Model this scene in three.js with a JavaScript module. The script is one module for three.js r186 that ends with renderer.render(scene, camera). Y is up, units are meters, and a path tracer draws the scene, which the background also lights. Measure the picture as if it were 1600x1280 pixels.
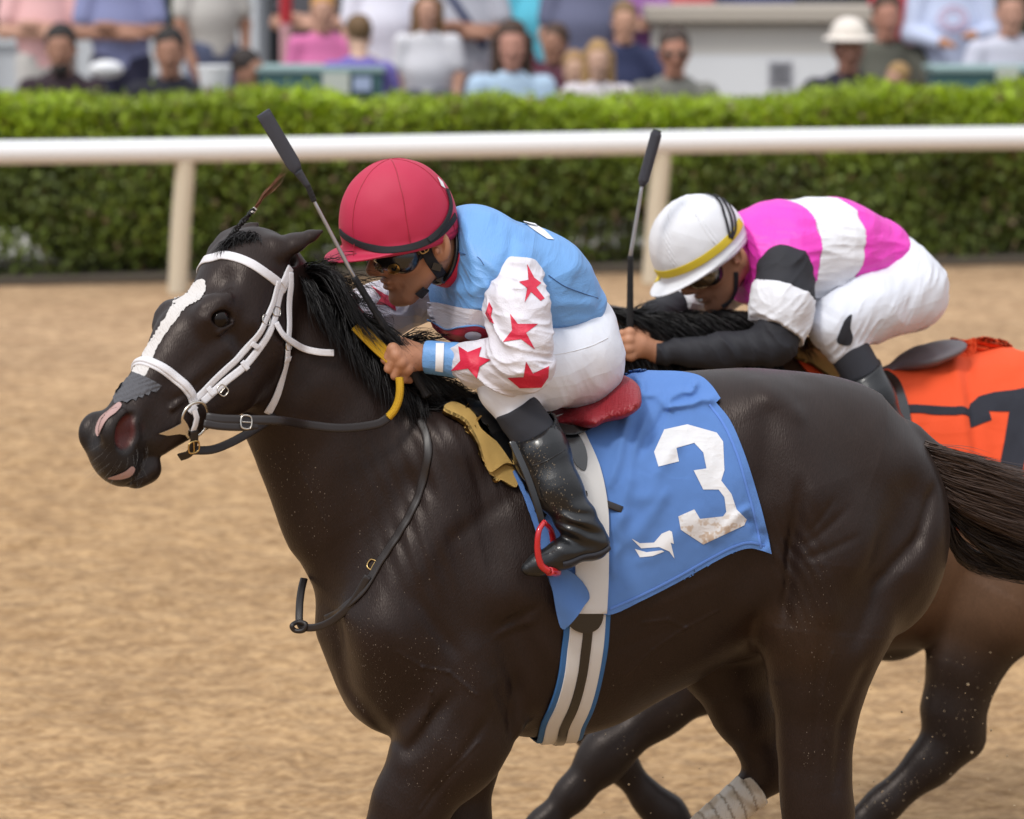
import * as THREE from 'three';
import { mergeGeometries, mergeVertices } from 'three/addons/utils/BufferGeometryUtils.js';

// ---------- camera, sky, sun, exposure ----------
const scene = new THREE.Scene();
const PXW = 1600, PXH = 1280, FOC = 5850, CAMH = 2.8, PITCH = Math.atan(795 / FOC);   // the lens: focal length in pixels of a 1600 x 1280 frame
const camera = new THREE.PerspectiveCamera(2 * Math.atan(640 / FOC) * 180 / Math.PI, PXW / PXH, 0.5, 900);
camera.position.set(0, CAMH, 0);
camera.rotation.set(-PITCH, 0, 0);
camera.focus = 8.98;
camera.userData.fStop = 3.0;
scene.add(camera);
const renderer = new THREE.WebGLRenderer({ antialias: true });
renderer.setSize(1024, 819);
renderer.toneMapping = THREE.LinearToneMapping;
renderer.toneMappingExposure = 0.88;
renderer.shadowMap.enabled = true;
{ // bright overcast sky: brightest overhead and towards the sun, softer near the horizon
  const w = 128, h = 64, data = new Float32Array(w * h * 4), sd = new THREE.Vector3(-0.42, 0.8, 0.42).normalize(), d = new THREE.Vector3();
  for (let j = 0; j < h; j++) for (let i = 0; i < w; i++) {
    const v = ((j + 0.5) / h - 0.5) * Math.PI, u = ((i + 0.5) / w - 0.5) * 2 * Math.PI;
    d.set(Math.cos(v) * Math.cos(u), Math.sin(v), Math.cos(v) * Math.sin(u));
    const up = Math.max(0, d.y), g = Math.max(0, d.dot(sd));
    let L = 0.46 + 1.05 * Math.pow(up, 0.9) + 0.8 * Math.pow(g, 5);
    if (d.y < 0) L = 0.3;
    const o = (j * w + i) * 4; data[o] = L * 0.97; data[o + 1] = L * 0.995; data[o + 2] = L * 1.06; data[o + 3] = 1;
  }
  const sky = new THREE.DataTexture(data, w, h, THREE.RGBAFormat, THREE.FloatType);
  sky.mapping = THREE.EquirectangularReflectionMapping; sky.magFilter = sky.minFilter = THREE.LinearFilter; sky.needsUpdate = true;
  scene.background = sky; scene.environment = sky;
}
const sun = new THREE.DirectionalLight(new THREE.Color(1, 0.96, 0.89), 2.0);
sun.position.set(-7.4, 17, 1.4); sun.target.position.set(0, 0, -9); scene.add(sun, sun.target);
sun.castShadow = true; sun.shadow.radius = 20; sun.shadow.mapSize.set(2048, 2048);
Object.assign(sun.shadow.camera, { left: -16, right: 16, top: 16, bottom: -16, near: 1, far: 60 });
// ---------- small maths ----------
const V = (x, y, z) => new THREE.Vector3(x, y, z), { abs, min, max, sqrt, sin, cos, PI, floor, pow, hypot, atan2, exp } = Math;
const clamp = (x, a = 0, b = 1) => x < a ? a : x > b ? b : x, lerp = (a, b, t) => a + (b - a) * t, sstep = (a, b, x) => { const t = clamp((x - a) / (b - a)); return t * t * (3 - 2 * t); };
function rng(seed) { let s = seed >>> 0; return () => { s = (s + 0x6D2B79F5) >>> 0; let t = s; t = Math.imul(t ^ (t >>> 15), t | 1); t ^= t + Math.imul(t ^ (t >>> 7), t | 61); return ((t ^ (t >>> 14)) >>> 0) / 4294967296; }; }
function hash3(x, y, z) { let h = Math.imul(x, 374761393) + Math.imul(y, 668265263) + Math.imul(z, 2147483647 ^ 0x5bd1e995); h = Math.imul(h ^ (h >>> 13), 1274126177); return ((h ^ (h >>> 16)) >>> 0) / 4294967296; }
function noise(x, y, z = 0) { // smooth value noise, -1..1
  const i = floor(x), j = floor(y), k = floor(z), f = x - i, g = y - j, h = z - k, u = f * f * (3 - 2 * f), v = g * g * (3 - 2 * g), w = h * h * (3 - 2 * h);
  const L = (a, b, t) => a + (b - a) * t;
  return 2 * L(L(L(hash3(i, j, k), hash3(i + 1, j, k), u), L(hash3(i, j + 1, k), hash3(i + 1, j + 1, k), u), v), L(L(hash3(i, j, k + 1), hash3(i + 1, j, k + 1), u), L(hash3(i, j + 1, k + 1), hash3(i + 1, j + 1, k + 1), u), v), w) - 1;
}
const fbm = (x, y, z = 0, n = 4) => { let s = 0, a = 0.5; for (let i = 0; i < n; i++) { s += a * noise(x, y, z); x = x * 2.03 + 7.1; y = y * 2.03 + 3.7; z = z * 2.03 + 1.3; a *= 0.5; } return s; };
const rgb = (r, g, b) => new THREE.Color().setRGB(r, g, b), hex = (h) => new THREE.Color(h);

// ---------- names, things, parts ----------
const taken = new Set();
function numbered(n) { if (!taken.has(n)) { taken.add(n); return n; } for (let i = 1; ; i++) { const m = n + '_' + String(i).padStart(3, '0'); if (!taken.has(m)) { taken.add(m); return m; } } }
function shade(o) { o.castShadow = o.receiveShadow = true; return o; }
function mesh(name, geo, mat) { const m = new THREE.Mesh(geo, mat); m.name = name; return shade(m); }
// A Frame is a place with a heading: local x right, y up, z towards the viewer's side, turned by yaw about y.
class Frame {
  constructor(o, yaw) { this.o = o.clone(); this.yaw = yaw; this.c = cos(yaw); this.s = sin(yaw); }
  dirToLocal(v) { return V(v.x * this.c - v.z * this.s, v.y, v.x * this.s + v.z * this.c); }
  dirToWorld(v) { return V(v.x * this.c + v.z * this.s, v.y, -v.x * this.s + v.z * this.c); }
  toLocal(p) { return this.dirToLocal(p.clone().sub(this.o)); }
  toWorld(p) { return this.dirToWorld(p).add(this.o); }
  ray(px, py) { const r = pixelRay(px, py); return { o: this.toLocal(r.o), d: this.dirToLocal(r.d) }; }
  pt(px, py, w = 0) { const r = this.ray(px, py), t = (w - r.o.z) / r.d.z; return r.o.addScaledVector(r.d, t); }   // where the sight line meets the plane z = w of this frame
}
function pixelRay(px, py) {
  const d = V((px - PXW / 2) / FOC, (PXH / 2 - py) / FOC, -1), c = cos(PITCH), s = sin(PITCH);
  return { o: V(0, CAMH, 0), d: V(d.x, d.y * c + d.z * s, -d.y * s + d.z * c) };
}
const at = (px, py, depth) => { const r = pixelRay(px, py); return r.o.addScaledVector(r.d, depth); };
class Thing {
  constructor(name, label, category, frame, base = V(0, 0, 0), group) {
    this.f = frame; this.base = base.clone(); const g = this.g = new THREE.Group(); g.name = numbered(name);
    g.position.copy(frame.toWorld(base)); g.rotation.y = frame.yaw; g.userData = { label, category }; if (group) g.userData.group = group; scene.add(g);
  }
  add(name, geo, mat, parent, label) { const m = mesh(name, geo, mat); geo.translate(-this.base.x, -this.base.y, -this.base.z); if (label) m.userData.label = label; (parent || this.g).add(m); return m; }
}
function struct(o) { o.userData.kind = 'structure'; o.name = numbered(o.name); scene.add(o); return o; }

// ---------- signed distance bodies ----------
const smin = (a, b, k) => { if (k <= 0) return a < b ? a : b; const h = max(k - abs(a - b), 0) / k; return min(a, b) - h * h * k * 0.25; };
class Sdf {
  constructor(k = 0.03) { this.p = []; this.k = k; this.disp = null; }
  // tapered capsule from a to b; n, s: squeeze (s > 1 thinner) along the unit direction n
  rc(a, b, ra, rb, o = {}) {
    const d = b.clone().sub(a), l2 = max(1e-9, d.lengthSq()), n = o.n || V(0, 0, 1), s = o.s || 1;
    this.p.push({ t: 0, ax: a.x, ay: a.y, az: a.z, dx: d.x, dy: d.y, dz: d.z, il: 1 / l2, ra, rd: rb - ra, nx: n.x, ny: n.y, nz: n.z, s1: s - 1, k: o.k ?? this.k, sub: !!o.sub, R: (max(ra, rb) + (s < 1 ? 0.3 * (o.k ?? this.k) : 0)) * max(1, 1 / s), c: [a, b], lb: 1 / max(1, s) }); return this;
  }
  chain(pts, rs, o = {}) { for (let i = 0; i + 1 < pts.length; i++) this.rc(pts[i], pts[i + 1], rs[i], rs[i + 1], o); return this; }
  // ellipsoid: centre, radii, axes as three unit vectors
  el(c, r, o = {}) {
    const b = o.b || [V(1, 0, 0), V(0, 1, 0), V(0, 0, 1)];
    this.p.push({ t: 1, x: c.x, y: c.y, z: c.z, b0: b[0], b1: b[1], b2: b[2], r0: r[0], r1: r[1], r2: r[2], k: o.k ?? this.k, sub: !!o.sub, R: max(...r), c: [c], lb: min(...r) / max(...r) }); return this;
  }
  cut(p, n, k = 0.004) { const u = n.clone().normalize(); this.p.push({ t: 2, nx: u.x, ny: u.y, nz: u.z, w: u.dot(p), k, sub: true, cutp: true, R: 0, c: [], lb: 1 }); return this; }   // removes the side that n points to
  one(q, x, y, z) {
    if (q.t === 0) {
      const px = x - q.ax, py = y - q.ay, pz = z - q.az; let h = (px * q.dx + py * q.dy + pz * q.dz) * q.il; h = h < 0 ? 0 : h > 1 ? 1 : h;
      let vx = px - h * q.dx, vy = py - h * q.dy, vz = pz - h * q.dz;
      if (q.s1) { const e = (vx * q.nx + vy * q.ny + vz * q.nz) * q.s1; vx += q.nx * e; vy += q.ny * e; vz += q.nz * e; }
      return sqrt(vx * vx + vy * vy + vz * vz) - q.ra - h * q.rd;
    }
    if (q.t === 1) {
      const px = x - q.x, py = y - q.y, pz = z - q.z, a = (px * q.b0.x + py * q.b0.y + pz * q.b0.z) / q.r0, b = (px * q.b1.x + py * q.b1.y + pz * q.b1.z) / q.r1, c = (px * q.b2.x + py * q.b2.y + pz * q.b2.z) / q.r2;
      const k0 = sqrt(a * a + b * b + c * c), k1 = sqrt(a * a / (q.r0 * q.r0) + b * b / (q.r1 * q.r1) + c * c / (q.r2 * q.r2));
      return k1 < 1e-9 ? -min(q.r0, q.r1, q.r2) : k0 * (k0 - 1) / k1;
    }
    return q.w - (x * q.nx + y * q.ny + z * q.nz);   // inside of what is cut away is negative
  }
  ev(x, y, z, list = this.p) {
    let d = 1e3;
    for (let i = 0; i < list.length; i++) { const q = list[i], e = this.one(q, x, y, z); d = q.sub ? -smin(-d, e, q.k) : smin(d, e, q.k); }
    if (this.disp && d < 0.1) d += this.disp(x, y, z);
    return d;
  }
  grad(x, y, z, list, e = 0.0012) {
    const g = V(this.ev(x + e, y, z, list) - this.ev(x - e, y, z, list), this.ev(x, y + e, z, list) - this.ev(x, y - e, z, list), this.ev(x, y, z + e, list) - this.ev(x, y, z - e, list));
    return g.multiplyScalar(0.5 / e);
  }
  box() { const b = new THREE.Box3(); for (const q of this.p) if (!q.sub) for (const c of q.c) { b.expandByPoint(V(c.x - q.R, c.y - q.R, c.z - q.R)); b.expandByPoint(V(c.x + q.R, c.y + q.R, c.z + q.R)); } return b; }
  near(x, y, z, R) { // primitives that can matter within R of a point
    const ds = this.p.map((q) => this.one(q, x, y, z)); let d = 1e3;
    this.p.forEach((q, i) => { if (!q.sub) d = min(d, ds[i]); });
    return this.p.filter((q, i) => q.sub ? ds[i] < R / q.lb + q.k + 0.03 : ds[i] - R / q.lb < d + R * 2 + q.k);
  }
  cast(o, d, off = 0, tmax = 30, t0 = 0) { // marches a ray to the surface; null when it misses
    const u = d.clone().normalize(); let t = t0;
    if (!this.bx) this.bx = this.box().expandByScalar(0.06);
    const ray = new THREE.Ray(o, u), hit = ray.intersectBox(this.bx, V()); if (!hit) return null; t = max(t0, this.bx.containsPoint(o) ? 0 : hit.distanceTo(o));
    let last = 1e3;
    for (let i = 0; i < 260 && t < tmax; i++) {
      const x = o.x + u.x * t, y = o.y + u.y * t, z = o.z + u.z * t, e = this.ev(x, y, z) - off;
      if (e < 0.0004) { const n = this.grad(x, y, z).normalize(); return { p: V(x, y, z), n, t }; }
      last = e; t += max(e * 0.6, 0.0006);
    }
    return null;
  }
  snap(p, off = 0) { let q = p.clone(), g; for (let i = 0; i < 8; i++) { const d = this.ev(q.x, q.y, q.z) - off; g = this.grad(q.x, q.y, q.z); q.addScaledVector(g, -d / max(0.3, g.lengthSq()) * 0.8); } return { p: q, n: g.normalize() }; }
  // sparse surface nets
  mesh(h, o = {}) {
    const b = (o.box || this.box()).clone().expandByScalar(0.02), B = 8, bs = B * h, R = bs * 0.87, o0 = b.min, sz = b.getSize(V()), nb = [0, 1, 2].map((i) => Math.ceil(sz.getComponent(i) / bs));
    const NX = nb[0] * B + 2, NY = nb[1] * B + 2, key = (i, j, k) => (k * NY + j) * NX + i, ids = new Map(), pos = [], nor = [], quads = [], S = B + 2, val = new Float32Array(S * S * S);
    const lmin = o.L || 2.2;
    for (let bz = 0; bz < nb[2]; bz++) for (let by = 0; by < nb[1]; by++) for (let bx = 0; bx < nb[0]; bx++) {
      const cx = o0.x + (bx + 0.5) * bs, cy = o0.y + (by + 0.5) * bs, cz = o0.z + (bz + 0.5) * bs;
      if (abs(this.ev(cx, cy, cz)) > R * lmin) continue;
      const list = this.near(cx, cy, cz, R * 1.25);
      let lo = 1e9, hi = -1e9;
      for (let k = 0; k < S; k++) for (let j = 0; j < S; j++) for (let i = 0; i < S; i++) {
        const v = this.ev(o0.x + (bx * B + i) * h, o0.y + (by * B + j) * h, o0.z + (bz * B + k) * h, list); val[(k * S + j) * S + i] = v; if (v < lo) lo = v; if (v > hi) hi = v;
      }
      if (lo > 0 || hi < 0) continue;
      for (let k = 0; k < B; k++) for (let j = 0; j < B; j++) for (let i = 0; i < B; i++) {
        const at0 = (k * S + j) * S + i, v = [val[at0], val[at0 + 1], val[at0 + S], val[at0 + S + 1], val[at0 + S * S], val[at0 + S * S + 1], val[at0 + S * S + S], val[at0 + S * S + S + 1]];
        let m = 0; for (let c = 0; c < 8; c++) if (v[c] < 0) m |= 1 << c;
        if (m === 0 || m === 255) continue;
        let n = 0, x = 0, y = 0, z = 0;
        for (let e = 0; e < 12; e++) {
          const a = EA[e], c = EB[e]; if ((v[a] < 0) === (v[c] < 0)) continue;
          const t = v[a] / (v[a] - v[c]); x += (a & 1) + t * ((c & 1) - (a & 1)); y += ((a >> 1) & 1) + t * (((c >> 1) & 1) - ((a >> 1) & 1)); z += (a >> 2) + t * ((c >> 2) - (a >> 2)); n++;
        }
        const I = bx * B + i, J = by * B + j, K = bz * B + k;
        let px = o0.x + (I + x / n) * h, py = o0.y + (J + y / n) * h, pz = o0.z + (K + z / n) * h;
        let g = this.grad(px, py, pz, list, h * 0.35); const d = this.ev(px, py, pz, list), st = clamp(-d / max(0.2, g.lengthSq()), -h * 0.5, h * 0.5);
        px += g.x * st; py += g.y * st; pz += g.z * st; g.normalize();
        ids.set(key(I, J, K), pos.length / 3); pos.push(px, py, pz); nor.push(g.x, g.y, g.z);
        if ((v[0] < 0) !== (v[1] < 0)) quads.push(I, J, K, 0, v[0] < 0 ? 1 : 0);
        if ((v[0] < 0) !== (v[2] < 0)) quads.push(I, J, K, 1, v[0] < 0 ? 1 : 0);
        if ((v[0] < 0) !== (v[4] < 0)) quads.push(I, J, K, 2, v[0] < 0 ? 1 : 0);
      }
    }
    const idx = [];
    for (let q = 0; q < quads.length; q += 5) {
      const [I, J, K, ax, f] = [quads[q], quads[q + 1], quads[q + 2], quads[q + 3], quads[q + 4]]; let a, b2, c, d;
      if (ax === 0) { a = key(I, J, K); b2 = key(I, J - 1, K); c = key(I, J - 1, K - 1); d = key(I, J, K - 1); }
      else if (ax === 1) { a = key(I, J, K); b2 = key(I, J, K - 1); c = key(I - 1, J, K - 1); d = key(I - 1, J, K); }
      else { a = key(I, J, K); b2 = key(I - 1, J, K); c = key(I - 1, J - 1, K); d = key(I, J - 1, K); }
      const A = ids.get(a), Bv = ids.get(b2), C = ids.get(c), D = ids.get(d); if (A === undefined || Bv === undefined || C === undefined || D === undefined) continue;
      if (f) idx.push(A, D, C, A, C, Bv); else idx.push(A, Bv, C, A, C, D);
    }
    const geo = new THREE.BufferGeometry(); geo.setAttribute('position', new THREE.Float32BufferAttribute(pos, 3)); geo.setAttribute('normal', new THREE.Float32BufferAttribute(nor, 3));
    geo.setIndex(idx); { // orientation check on the first triangles
      let s = 0; for (let t = 0; t < min(idx.length, 900); t += 3) { const [a, b3, c] = [idx[t], idx[t + 1], idx[t + 2]].map((i) => V(pos[i * 3], pos[i * 3 + 1], pos[i * 3 + 2])); s += b3.sub(a).cross(c.sub(a)).dot(V(nor[idx[t] * 3], nor[idx[t] * 3 + 1], nor[idx[t] * 3 + 2])); }
      if (s < 0) for (let t = 0; t < idx.length; t += 3) { const z = idx[t]; idx[t] = idx[t + 1]; idx[t + 1] = z; } geo.setIndex(idx);
    }
    planar(geo); return geo;
  }
}
const EA = [0, 2, 4, 6, 0, 1, 4, 5, 0, 1, 2, 3], EB = [1, 3, 5, 7, 2, 3, 6, 7, 4, 5, 6, 7];
function planar(geo, fn) { // uv in metres: by default unrolled about the long axis, in the thing's own space
  const p = geo.attributes.position, uv = new Float32Array(p.count * 2);
  for (let i = 0; i < p.count; i++) { const a = fn ? fn(p.getX(i), p.getY(i), p.getZ(i), i) : [p.getX(i) + p.getZ(i) * 0.35, p.getY(i) + p.getZ(i) * 0.45]; uv[i * 2] = a[0]; uv[i * 2 + 1] = a[1]; }
  geo.setAttribute('uv', new THREE.BufferAttribute(uv, 2)); return geo;
}
function tint(geo, fn) { // vertex colours, linear
  const p = geo.attributes.position, n = geo.attributes.normal, c = new Float32Array(p.count * 3);
  for (let i = 0; i < p.count; i++) { const r = fn(p.getX(i), p.getY(i), p.getZ(i), n && n.getX(i), n && n.getY(i), n && n.getZ(i)); c[i * 3] = r[0]; c[i * 3 + 1] = r[1]; c[i * 3 + 2] = r[2]; }
  geo.setAttribute('color', new THREE.BufferAttribute(c, 3)); return geo;
}
const mix3 = (a, b, t) => [a[0] + (b[0] - a[0]) * t, a[1] + (b[1] - a[1]) * t, a[2] + (b[2] - a[2]) * t];
function merge(gs) { const c = gs.map((g) => { const q = g.index ? g : mergeVertices(g); if (!q.attributes.uv) planar(q); for (const k of Object.keys(q.attributes)) if (!['position', 'normal', 'uv'].includes(k) && !gs.every((x) => x.attributes[k])) q.deleteAttribute(k); return q; }); return mergeGeometries(c); }

// ---------- curves, bands, cords, patches ----------
function curve(pts, n = 40, closed = false) { return new THREE.CatmullRomCurve3(pts, closed, 'centripetal').getSpacedPoints(n); }
function smooth2(pts, n = 6, closed = true) { const c = new THREE.CatmullRomCurve3(pts.map(([x, y]) => V(x, y, 0)), closed, 'centripetal').getPoints(pts.length * n); if (closed) c.pop(); return c.map((p) => [p.x, p.y]); }
// sweeps a closed 2D profile [[across, out], ...] along points with a surface normal at each
function sweep(pts, nrm, profile, o = {}) {
  const pos = [], uv = [], idx = [], m = profile.length, N = pts.length, closed = !!o.closed; let run = 0;
  for (let i = 0; i < N; i++) {
    const t = (closed ? pts[(i + 1) % N].clone().sub(pts[(i + N - 1) % N]) : pts[min(i + 1, N - 1)].clone().sub(pts[max(i - 1, 0)])).normalize(), n = nrm[i].clone().addScaledVector(t, -nrm[i].dot(t)).normalize(), s = t.clone().cross(n), k = o.scale ? o.scale(i / (N - 1)) : 1;
    if (i) run += pts[i].distanceTo(pts[i - 1]);
    for (let j = 0; j < m; j++) { const [a, b] = profile[j]; pos.push(...pts[i].clone().addScaledVector(s, a * k).addScaledVector(n, b * k).toArray()); uv.push(run, a); }
  }
  for (let i = 0; i < (closed ? N : N - 1); i++) for (let j = 0; j < m; j++) { const a = i * m + j, b = i * m + (j + 1) % m, c = ((i + 1) % N) * m + j, d = ((i + 1) % N) * m + (j + 1) % m; idx.push(a, b, c, b, d, c); }
  if (!closed) { for (let j = 1; j + 1 < m; j++) { idx.push(0, j + 1, j); const e = (N - 1) * m; idx.push(e, e + j, e + j + 1); } }
  const g = new THREE.BufferGeometry(); g.setAttribute('position', new THREE.Float32BufferAttribute(pos, 3)); g.setAttribute('uv', new THREE.Float32BufferAttribute(uv, 2)); g.setIndex(idx); g.computeVertexNormals(); return g;
}
const bandProfile = (w, t) => { const b = min(t * 0.45, w * 0.2), x = w / 2; return [[-x, 0], [-x, t - b], [-x + b, t], [-x * 0.33, t * 1.03], [x * 0.33, t * 1.03], [x - b, t], [x, t - b], [x, 0]].reverse(); };
function circle(r, n = 8, ry = r) { return [...Array(n)].map((_, i) => [r * cos(-i / n * 2 * PI), ry * sin(-i / n * 2 * PI)]); }
function cord(pts, r, o = {}) { // round cord or tube; r a number or function of 0..1
  const P = o.raw ? pts : curve(pts, o.n || 32, o.closed), N = P.length; let nn = V(0.31, 0.9, 0.3).normalize(); const nr = [];
  for (let i = 0; i < N; i++) { const t = P[min(i + 1, N - 1)].clone().sub(P[max(0, i - 1)]).normalize(); nn = nn.clone().addScaledVector(t, -nn.dot(t)); if (nn.lengthSq() < 1e-6) nn = V(0, 0, 1).addScaledVector(t, -t.z); nn.normalize(); nr.push(nn); }
  const f = typeof r === 'function' ? r : null; return sweep(P, nr, circle(f ? 1 : r, o.seg || 8), { closed: o.closed, scale: f });
}
// hits of sight lines on a body, for things that lie on it
function onBody(f, sdf, pxs, off = 0) { return pxs.map(([x, y]) => { const r = f.ray(x, y); let h = sdf.cast(r.o, r.d, off); for (let k = 1; !h && k < 8; k++) h = sdf.cast(r.o, r.d, off + 0.004 * k); if (!h) { console.log('miss', x, y); return null; } return h; }).filter(Boolean); }
function strap(f, sdf, pxs, w, t, o = {}) {
  let h = onBody(f, sdf, pxs); if (o.pre) h = [...o.pre, ...h]; if (o.post) h = [...h, ...o.post];
  return strapOn(sdf, h.map((x) => x.p), w, t, o);
}
function strapOn(sdf, pts, w, t, o = {}) {
  const P = curve(pts, o.n || max(10, pts.length * 8), o.closed); if (o.closed) P.pop(); const S = P.map((p) => sdf.snap(p, o.off || 0));
  let Q = S.map((s) => s.p), N = S.map((s) => s.n);
  for (let it = 0; it < (o.relax ?? 2); it++) { const L = Q.length; Q = Q.map((p, i) => o.closed || (i && i < L - 1) ? Q[(i + L - 1) % L].clone().add(Q[(i + 1) % L]).multiplyScalar(0.25).addScaledVector(p, 0.5) : p); N = N.map((n, i) => N[max(0, i - 1)].clone().add(N[min(L - 1, i + 1)]).addScaledVector(n, 2).normalize()); }
  return sweep(Q, N, o.profile || bandProfile(w, t), { closed: o.closed });
}
// fine triangles over a polygon, no longer than step
function fill2(poly, step, holes = []) {
  const c = poly.map(([x, y]) => new THREE.Vector2(x, y)), hs = holes.map((h) => h.map(([x, y]) => new THREE.Vector2(x, y))); if (THREE.ShapeUtils.isClockWise(c)) c.reverse(); hs.forEach((h) => { if (!THREE.ShapeUtils.isClockWise(h)) h.reverse(); });
  let tri = THREE.ShapeUtils.triangulateShape(c, hs); const P = [...c, ...hs.flat()].map((p) => [p.x, p.y]);
  for (let it = 0; it < 14; it++) {
    const mid = new Map(), out = []; let any = false;
    const len = (a, b) => hypot(P[a][0] - P[b][0], P[a][1] - P[b][1]);
    const M = (a, b) => { if (len(a, b) <= step) return -1; const k = a < b ? a * 1e6 + b : b * 1e6 + a; let m = mid.get(k); if (m === undefined) { m = P.length; P.push([(P[a][0] + P[b][0]) / 2, (P[a][1] + P[b][1]) / 2]); mid.set(k, m); } return m; };
    for (const [a, b, d] of tri) {
      const e = [[a, b, d], [b, d, a], [d, a, b]].sort((x, y) => len(y[0], y[1]) - len(x[0], x[1]));
      const ab = M(a, b), bd = M(b, d), da = M(d, a), n = (ab >= 0) + (bd >= 0) + (da >= 0);
      if (!n) { out.push([a, b, d]); continue; } any = true;
      if (n === 3) out.push([a, ab, da], [ab, b, bd], [da, bd, d], [ab, bd, da]);
      else if (n === 2) { // rotate so that the unsplit edge is d-a, b-d or a-b
        let [p, q, r, pq, qr] = da < 0 ? [a, b, d, ab, bd] : ab < 0 ? [b, d, a, bd, da] : [d, a, b, da, ab]; // edges p-q and q-r split
        out.push([pq, q, qr]); if (len(p, qr) < len(pq, r)) out.push([p, pq, qr], [p, qr, r]); else out.push([p, pq, r], [pq, qr, r]);
      } else { const [p, q, r, m] = ab >= 0 ? [a, b, d, ab] : bd >= 0 ? [b, d, a, bd] : [d, a, b, da]; out.push([p, m, r], [m, q, r]); }
    }
    tri = out; if (!any) break;
  }
  return { P, tri };
}
// a thin sheet over a 2D outline; map(x, y) gives { p, n } or null; thickness th is laid on the back
function sheet(poly, step, map, th = 0.002, o = {}) {
  const { P, tri } = fill2(poly, step, o.holes), hit = P.map(([x, y]) => map(x, y)), keep = tri.filter((t) => t.every((i) => hit[i]) && (!o.maxE || t.every((i, k) => hit[i].p.distanceTo(hit[t[(k + 1) % 3]].p) < o.maxE)));
  const id = new Map(), pos = [], uv = [], idx = [], top = (i) => { let k = id.get(i); if (k === undefined) { k = pos.length / 3; id.set(i, k); const h = hit[i]; pos.push(h.p.x, h.p.y, h.p.z); uv.push(...(o.uv ? o.uv(P[i][0], P[i][1]) : [h.p.x, h.p.y])); } return k; };
  const edges = new Map();
  const facing = (t) => { const [a, b, c] = t.map((i) => hit[i]); return b.p.clone().sub(a.p).cross(c.p.clone().sub(a.p)).dot(a.n); }; let s = 0; keep.forEach((t) => { s += facing(t); });
  for (const t0 of keep) { const t = s < 0 ? [t0[0], t0[2], t0[1]] : t0; idx.push(...t.map(top)); for (let e = 0; e < 3; e++) { const a = t[e], b = t[(e + 1) % 3], k = min(a, b) * 1e6 + max(a, b); edges.set(k, edges.has(k) ? null : [a, b]); } }
  const g0 = new THREE.BufferGeometry(); g0.setAttribute('position', new THREE.Float32BufferAttribute(pos, 3)); g0.setAttribute('uv', new THREE.Float32BufferAttribute(uv, 2)); g0.setIndex(idx); g0.computeVertexNormals();
  const nT = pos.length / 3, nn = g0.attributes.normal, p2 = pos.slice(), u2 = uv.slice(), i2 = idx.slice(), n2 = Array.from(nn.array);
  if (th > 0) {
    for (let i = 0; i < nT; i++) { p2.push(pos[i * 3] - nn.getX(i) * th, pos[i * 3 + 1] - nn.getY(i) * th, pos[i * 3 + 2] - nn.getZ(i) * th); u2.push(uv[i * 2], uv[i * 2 + 1]); n2.push(-nn.getX(i), -nn.getY(i), -nn.getZ(i)); }
    for (let t = 0; t < idx.length; t += 3) i2.push(idx[t] + nT, idx[t + 2] + nT, idx[t + 1] + nT);
    for (const e of edges.values()) if (e) { const a = id.get(e[0]), b = id.get(e[1]); i2.push(a, a + nT, b, b, a + nT, b + nT); }
  }
  const g = new THREE.BufferGeometry(); g.setAttribute('position', new THREE.Float32BufferAttribute(p2, 3)); g.setAttribute('normal', new THREE.Float32BufferAttribute(n2, 3)); g.setAttribute('uv', new THREE.Float32BufferAttribute(u2, 2)); g.setIndex(i2); return g;
}
// a sheet laid on a body where its outline is seen
function patch(f, sdf, poly, off, th, o = {}) { return sheet(poly, o.step || 6, (x, y) => { const r = f.ray(x, y); let h = sdf.cast(r.o, r.d, off); for (let k = 1; !h && k < (o.reach ?? 3); k++) h = sdf.cast(r.o, r.d, off + 0.004 * k); if (!h) return null; if (o.puff) h.p.addScaledVector(h.n, o.puff(x, y, h)); return h; }, th, { maxE: (o.step || 6) / 600 * 4.5, ...o }); }
function star(cx, cy, R, r, turn = 0, sx = 1, n = 5, sk = 0) { const a = []; for (let i = 0; i < n * 2; i++) { const t = turn + i * PI / n - PI / 2, q = i % 2 ? r : R, x = q * cos(t) * sx, y = q * sin(t); a.push([cx + x + y * sk, cy + y]); } return a; }
// hair: many thin tapering blades along guide curves
function hairs(list, o = {}) {
  const pos = [], nor = [], uv = [], idx = []; const R = rng(o.seed || 5);
  for (const { pts, w } of list) {
    const N = pts.length, a = R() * PI * 2; let side = V(cos(a), sin(a), cos(a * 1.7));
    const b0 = pos.length / 3;
    for (let i = 0; i < N; i++) {
      const t = pts[min(i + 1, N - 1)].clone().sub(pts[max(0, i - 1)]).normalize(), s = side.clone().addScaledVector(t, -side.dot(t)).normalize(), n = t.clone().cross(s), k = w * (0.35 + 0.65 * sin(min(1, i / (N - 1) * 1.3 + 0.15) * PI * 0.5)) * (1 - pow(i / (N - 1), 3) * 0.95);
      for (const e of [-1, 1]) { pos.push(pts[i].x + s.x * e * k, pts[i].y + s.y * e * k, pts[i].z + s.z * e * k); const m = n.clone().addScaledVector(s, e * 0.7).normalize(); nor.push(m.x, m.y, m.z); uv.push(e, i / N); }
      if (i) { const q = b0 + i * 2; idx.push(q - 2, q, q - 1, q - 1, q, q + 1); }
    }
  }
  const g = new THREE.BufferGeometry(); g.setAttribute('position', new THREE.Float32BufferAttribute(pos, 3)); g.setAttribute('normal', new THREE.Float32BufferAttribute(nor, 3)); g.setAttribute('uv', new THREE.Float32BufferAttribute(uv, 2)); g.setIndex(idx); return g;
}
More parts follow.
